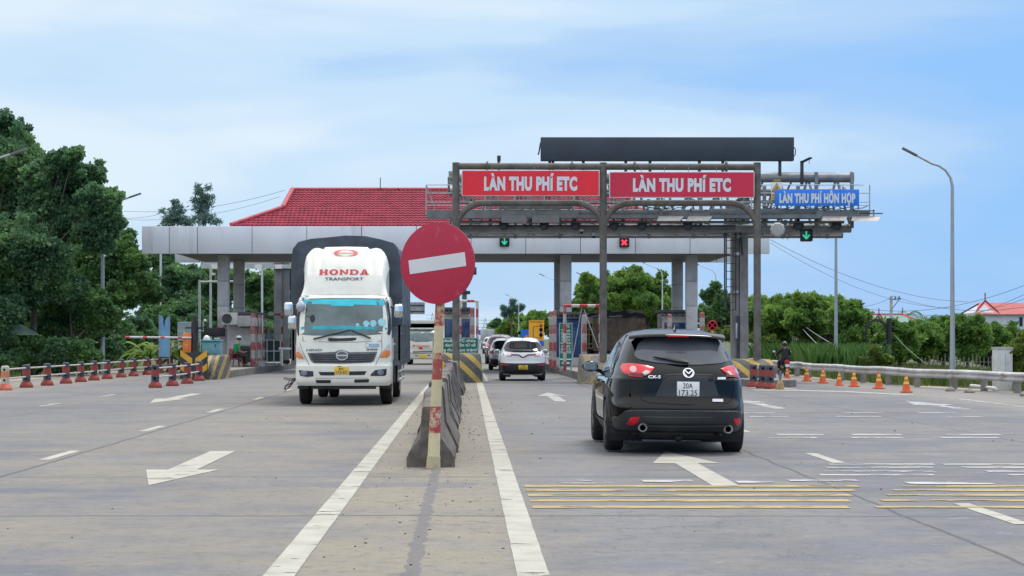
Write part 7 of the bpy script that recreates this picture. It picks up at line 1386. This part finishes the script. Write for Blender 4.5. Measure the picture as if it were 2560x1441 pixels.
# ---------------------------------------------------------------- people
def motorcycle():
    g = G(1964, 943.5); Y = g.y; t = thing('motorcycle', 'black motorcycle with a red tail and white plate seen from behind', 'motorcycle', (g.x, Y, 0), R(4)); t.scale = (.80,)*3
    for y in (.0, 1.24):
        m = MB(); m.lathe([(.20,-.035),(.27,-.05),(.29,-.02),(.29,.02),(.27,.05),(.20,.035)], (0,y,.29), 20, 'x'); w = m.build('wheel', RUBBER, t, smooth=50); k = MB(); k.lathe([(.19,-.02),(.21,-.03),(.21,.03),(.19,.02)], (0,y,.29), 18, 'x'); k.lathe([(.05,-.06),(.05,.06)], (0,y,.29), 10, 'x')
        for a in range(6): k.beam((0,y,.29),(0,y+.2*math.cos(a*1.05),.29+.2*math.sin(a*1.05)),.03)
        k.build('rim', GALV, w)
    b = MB(); b.loft([[(x*q, y, z) for x, z in ((-.09,zc-.1),(.09,zc-.1),(.14,zc),(.12,zc+.1),(-.12,zc+.1),(-.14,zc))] for y, zc, q in ((-.32,.80,.55),(-.1,.74,1.0),(.25,.66,1.0),(.6,.55,.9),(.9,.66,.9),(1.05,.88,.8))]); b.build('body', mat('moto_black', (.012,.012,.014), .3, coat=.6), t, smooth=50)
    b = MB(); b.loft([[(x*q, y, zc+z) for x, z in ((-.12,0),(.12,0),(.14,.05),(.08,.09),(-.08,.09),(-.14,.05))] for y, zc, q in ((-.36,.80,.7),(0,.76,1.0),(.4,.72,.9),(.55,.74,.6))]); b.build('seat', PLASTIC, t, smooth=50)
    b = MB(); b.star([(-.10,.70),(-.12,.80),(-.06,.87),(.06,.87),(.12,.80),(.10,.70)], on_back(-.36), .03, .10, 3); tl = b.build('tail_lamp', REDP, t, smooth=40); b = MB(); b.box(-.095,.095,-.40,-.38,.52,.66); b.build('number_plate', PLATEW, t)
    b = MB(); b.box(-.07,.07,-.36,-.30,.36,.70); b.build('mudguard', PLASTIC, t, bevel=.02); b = MB(); b.tube([(.14,-.35,.30),(.15,.4,.28)], [.05,.035], 10); b.build('exhaust', GALV, t, smooth=50)
    b = MB(); b.tube([(-.36,.78,1.05),(-.2,.92,1.05),(0,.95,1.02),(.2,.92,1.05),(.36,.78,1.05)], .018, 8); b.tube([(0,.95,1.0),(0,1.24,.30)], .04, 8); b.build('handlebar', DARKM, t, smooth=50)
    for sg in (-1, 1): b = MB(); b.tube([(sg*.30,.85,1.06),(sg*.36,.83,1.24)], .010, 6); b.ball((sg*.40,.82,1.28), (.075,.02,.055)); b.build('mirror', mat('mirror_white', (.62,.66,.70), .2, .3), t, smooth=60)
    b = MB(); b.tube([(0,0,.29),(0,.4,.35)], .04, 8); b.tube([(-.1,-.05,.6),(-.08,.0,.29)], .025, 8); b.tube([(.1,-.05,.6),(.08,.0,.29)], .025, 8); b.box(-.28,.28,.38,.42,.28,.31); b.build('frame', DARKM, t)
    # rider
    r = thing('person', 'rider in black jacket and dark helmet on the motorcycle', 'person', (g.x, Y, 0), R(4)); r.scale = (.80,)*3; sk = mat('skin', (.34,.20,.13), .6)
    pts = [(0,.10,.88,.15,.12),(0,.12,1.08,.15,.11),(0,.16,1.28,.17,.11),(0,.20,1.42,.10,.09),(0,.22,1.50,.055),(0,.24,1.60,.09),(0,.25,1.70,.085),
           (-.19,.18,1.38,.07),(-.30,.38,1.18,.05),(-.33,.68,1.08,.038),(-.33,.78,1.07,.04),(.19,.18,1.38,.07),(.30,.38,1.18,.05),(.33,.68,1.08,.038),(.33,.78,1.07,.04),
           (-.11,.14,.84,.10),(-.22,.56,.76,.075),(-.24,.42,.40,.05),(-.24,.40,.32,.045),(-.25,.54,.31,.04),(.11,.14,.84,.10),(.22,.56,.76,.075),(.24,.42,.40,.05),(.24,.40,.32,.045),(.25,.54,.31,.04)]
    ed = [(0,1),(1,2),(2,3),(3,4),(4,5),(5,6),(3,7),(7,8),(8,9),(9,10),(3,11),(11,12),(12,13),(13,14),(0,15),(15,16),(16,17),(17,18),(18,19),(0,20),(20,21),(21,22),(22,23),(23,24)]
    person_skin('body', sk, r, pts, ed)
    jk = mat('jacket_black', (.012,.013,.016), .75, var=.3, bump=.4, bsc=14); f = 1.18; ids = [1,2,3,7,8,9,11,12,13,0,4]; mp = {a: i for i, a in enumerate(ids)}
    person_skin('jacket', jk, r, [tuple(pts[a][:3])+(pts[a][3]*f+.012,)+((pts[a][4]*f+.012,) if len(pts[a]) > 4 else ()) for a in ids], [(mp[a], mp[b]) for a, b in ed if a in mp and b in mp])
    ids = [0,15,16,17,20,21,22]; mp = {a: i for i, a in enumerate(ids)}; person_skin('trousers', mat('trousers_black', (.014,.014,.02), .8), r, [tuple(pts[a][:3])+(pts[a][3]*f+.01,) for a in ids], [(mp[a], mp[b]) for a, b in ed if a in mp and b in mp])
    m = MB(); m.ball((0,.24,1.66), (.135,.15,.145), 18, 12); m.build('helmet', mat('helmet_black', (.02,.02,.022), .25, coat=.5), r, smooth=70)
    for sg in (-1, 1):
        m = MB(); m.loft([[(sg*.25+a, y, z) for a, z in ((-.045,zb),(.045,zb),(.04,zt),(-.04,zt))] for y, zb, zt in ((.34,.27,.36),(.46,.27,.36),(.60,.27,.31))]); m.build('shoe', INK, r, bevel=.015)
        m = MB()
        for q in range(4): m.tube([(sg*(.30+.022*q),.78,1.085),(sg*(.30+.022*q),.82,1.075),(sg*(.30+.022*q),.825,1.045),(sg*(.30+.022*q),.80,1.03)], [.012,.011,.010,.008], 6)
        m.tube([(sg*.285,.76,1.07),(sg*.275,.79,1.04),(sg*.29,.81,1.03)], [.013,.011,.008], 6); m.build('glove', INK, r, smooth=60)
motorcycle()
def attendant():
    Y = 89.2; x = P(590,0,Y).x; t = thing('person', 'seated attendant in green shirt and white cap beside the booth', 'person', (x, Y, .284), R(-62)); sk = mat('skin', (.34,.20,.13), .6)
    # seated, forward is +Y, looking down at the lap
    pts = [(0,-.05,.50,.13,.11),(0,-.03,.70,.125,.10),(0,.02,.92,.15,.10),(0,.05,1.04,.085,.08),(0,.09,1.11,.05),(0,.13,1.19,.085),(0,.16,1.29,.082),
           (-.18,.05,1.00,.06),(-.23,.05,.74,.045),(-.13,.30,.64,.034),(-.09,.38,.65,.03),(.18,.05,1.00,.06),(.23,.05,.74,.045),(.13,.30,.64,.034),(.09,.38,.65,.03),
           (-.10,0,.49,.095),(-.13,.42,.50,.07),(-.13,.44,.10,.045),(-.13,.43,.05,.04),(-.13,.56,.04,.035),(.10,0,.49,.095),(.13,.42,.50,.07),(.13,.44,.10,.045),(.13,.43,.05,.04),(.13,.56,.04,.035),(0,.235,1.20,.018)]
    ed = [(0,1),(1,2),(2,3),(3,4),(4,5),(5,6),(3,7),(7,8),(8,9),(9,10),(3,11),(11,12),(12,13),(13,14),(0,15),(15,16),(16,17),(17,18),(18,19),(0,20),(20,21),(21,22),(22,23),(23,24),(5,25)]
    person_skin('body', sk, t, pts, ed); f = 1.16
    ids = [1,2,3,7,8,11,12,0]; mp = {a: i for i, a in enumerate(ids)}; person_skin('shirt', mat('shirt_green', (.02,.23,.09), .8, var=.15, bump=.3, bsc=12), t, [tuple(pts[a][:3])+(pts[a][3]*f+.014,)+((pts[a][4]*f+.014,) if len(pts[a]) > 4 else ()) for a in ids], [(mp[a], mp[b]) for a, b in ed if a in mp and b in mp])
    ids = [0,15,16,17,20,21,22]; mp = {a: i for i, a in enumerate(ids)}; person_skin('trousers', mat('trousers_dark', (.016,.016,.02), .8), t, [tuple(pts[a][:3])+(pts[a][3]*f+.01,) for a in ids], [(mp[a], mp[b]) for a, b in ed if a in mp and b in mp])
    m = MB(); m.ball((0,.14,1.28), (.10,.112,.10), 14, 8); m.build('hair', INK, t, smooth=60); m = MB(); m.lathe([(.115,.0),(.12,.03),(.11,.07),(.06,.10),(.01,.105)], (0,.14,1.30), 18); m.loft([[(-.09,.22,1.305),(.09,.22,1.305),(.09,.22,1.315),(-.09,.22,1.315)],[(-.06,.32,1.28),(.06,.32,1.28),(.06,.32,1.29),(-.06,.32,1.29)]]); m.build('cap', WHITE, t, smooth=50)
    for sg in (-1, 1):
        m = MB(); m.loft([[(sg*.13+a, y, z) for a, z in ((-.045,.0),(.045,.0),(.04,zt),(-.04,zt))] for y, zt in ((.38,.09),(.48,.09),(.62,.04))]); m.build('shoe', INK, t, bevel=.012)
        m = MB()
        for q in range(4): m.tube([(sg*(.105-.02*q),.38,.655),(sg*(.10-.02*q),.43,.655),(sg*(.095-.018*q),.455,.64)], [.010,.009,.007], 6)
        m.tube([(sg*.11,.36,.665),(sg*.12,.40,.68),(sg*.10,.43,.675)], [.011,.009,.007], 6); m.build('finger', sk, t, smooth=60)
    p = thing('phone', 'small pale phone in the hands of the seated attendant', 'phone', t.location+Vector((.40,.2,.66)), R(-62)); MB().box(-.04,.04,-.02,.05,0,.012).build('case', PLATEW, p, bevel=.003); p.rotation_euler[0] = R(30)
    c = thing('plastic_chair', 'red plastic chair under the seated attendant', 'chair', (x, Y, .284), R(-62)); rp = mat('red_plastic', (.22,.03,.03), .45, var=.1)
    MB().box(-.23,.23,-.22,.24,.36,.40).build('seat', rp, c, bevel=.015); MB().box(-.22,.22,-.27,-.23,.40,.82).build('backrest', rp, c, bevel=.02)
    for sx in (-1, 1):
        for sy in (-1, 1): MB().beam((sx*.19,sy*.19,.36),(sx*.23,sy*.24,0),.05).build('leg', rp, c)
        MB().beam((sx*.24,-.24,.60),(sx*.24,.16,.60),.05,.03).build('armrest', rp, c)
    b = thing('white_basin', 'pale plastic basin on the ground beside the seated attendant', 'basin', (x+1.15, Y-.1, .284)); m = MB(); m.lathe([(.12,0),(.16,.03),(.22,.26),(.235,.27),(.22,.27),(.15,.05),(.01,.04)], n=18); m.build('bowl', mat('basin_grey', (.46,.48,.50), .5), b, smooth=50)
attendant()
# bag heap on the island edge
m = MB(); m.ball((0,0,.12), (.22,.16,.14), 10, 6); o = m.build('dark_bag', mat('dark_brown', (.04,.03,.025)), smooth=60); o.location = (P(715,0,100).x, 100, .28); tag(o, 'dark brown bag on the island beside the pipe frame leg', 'bag')
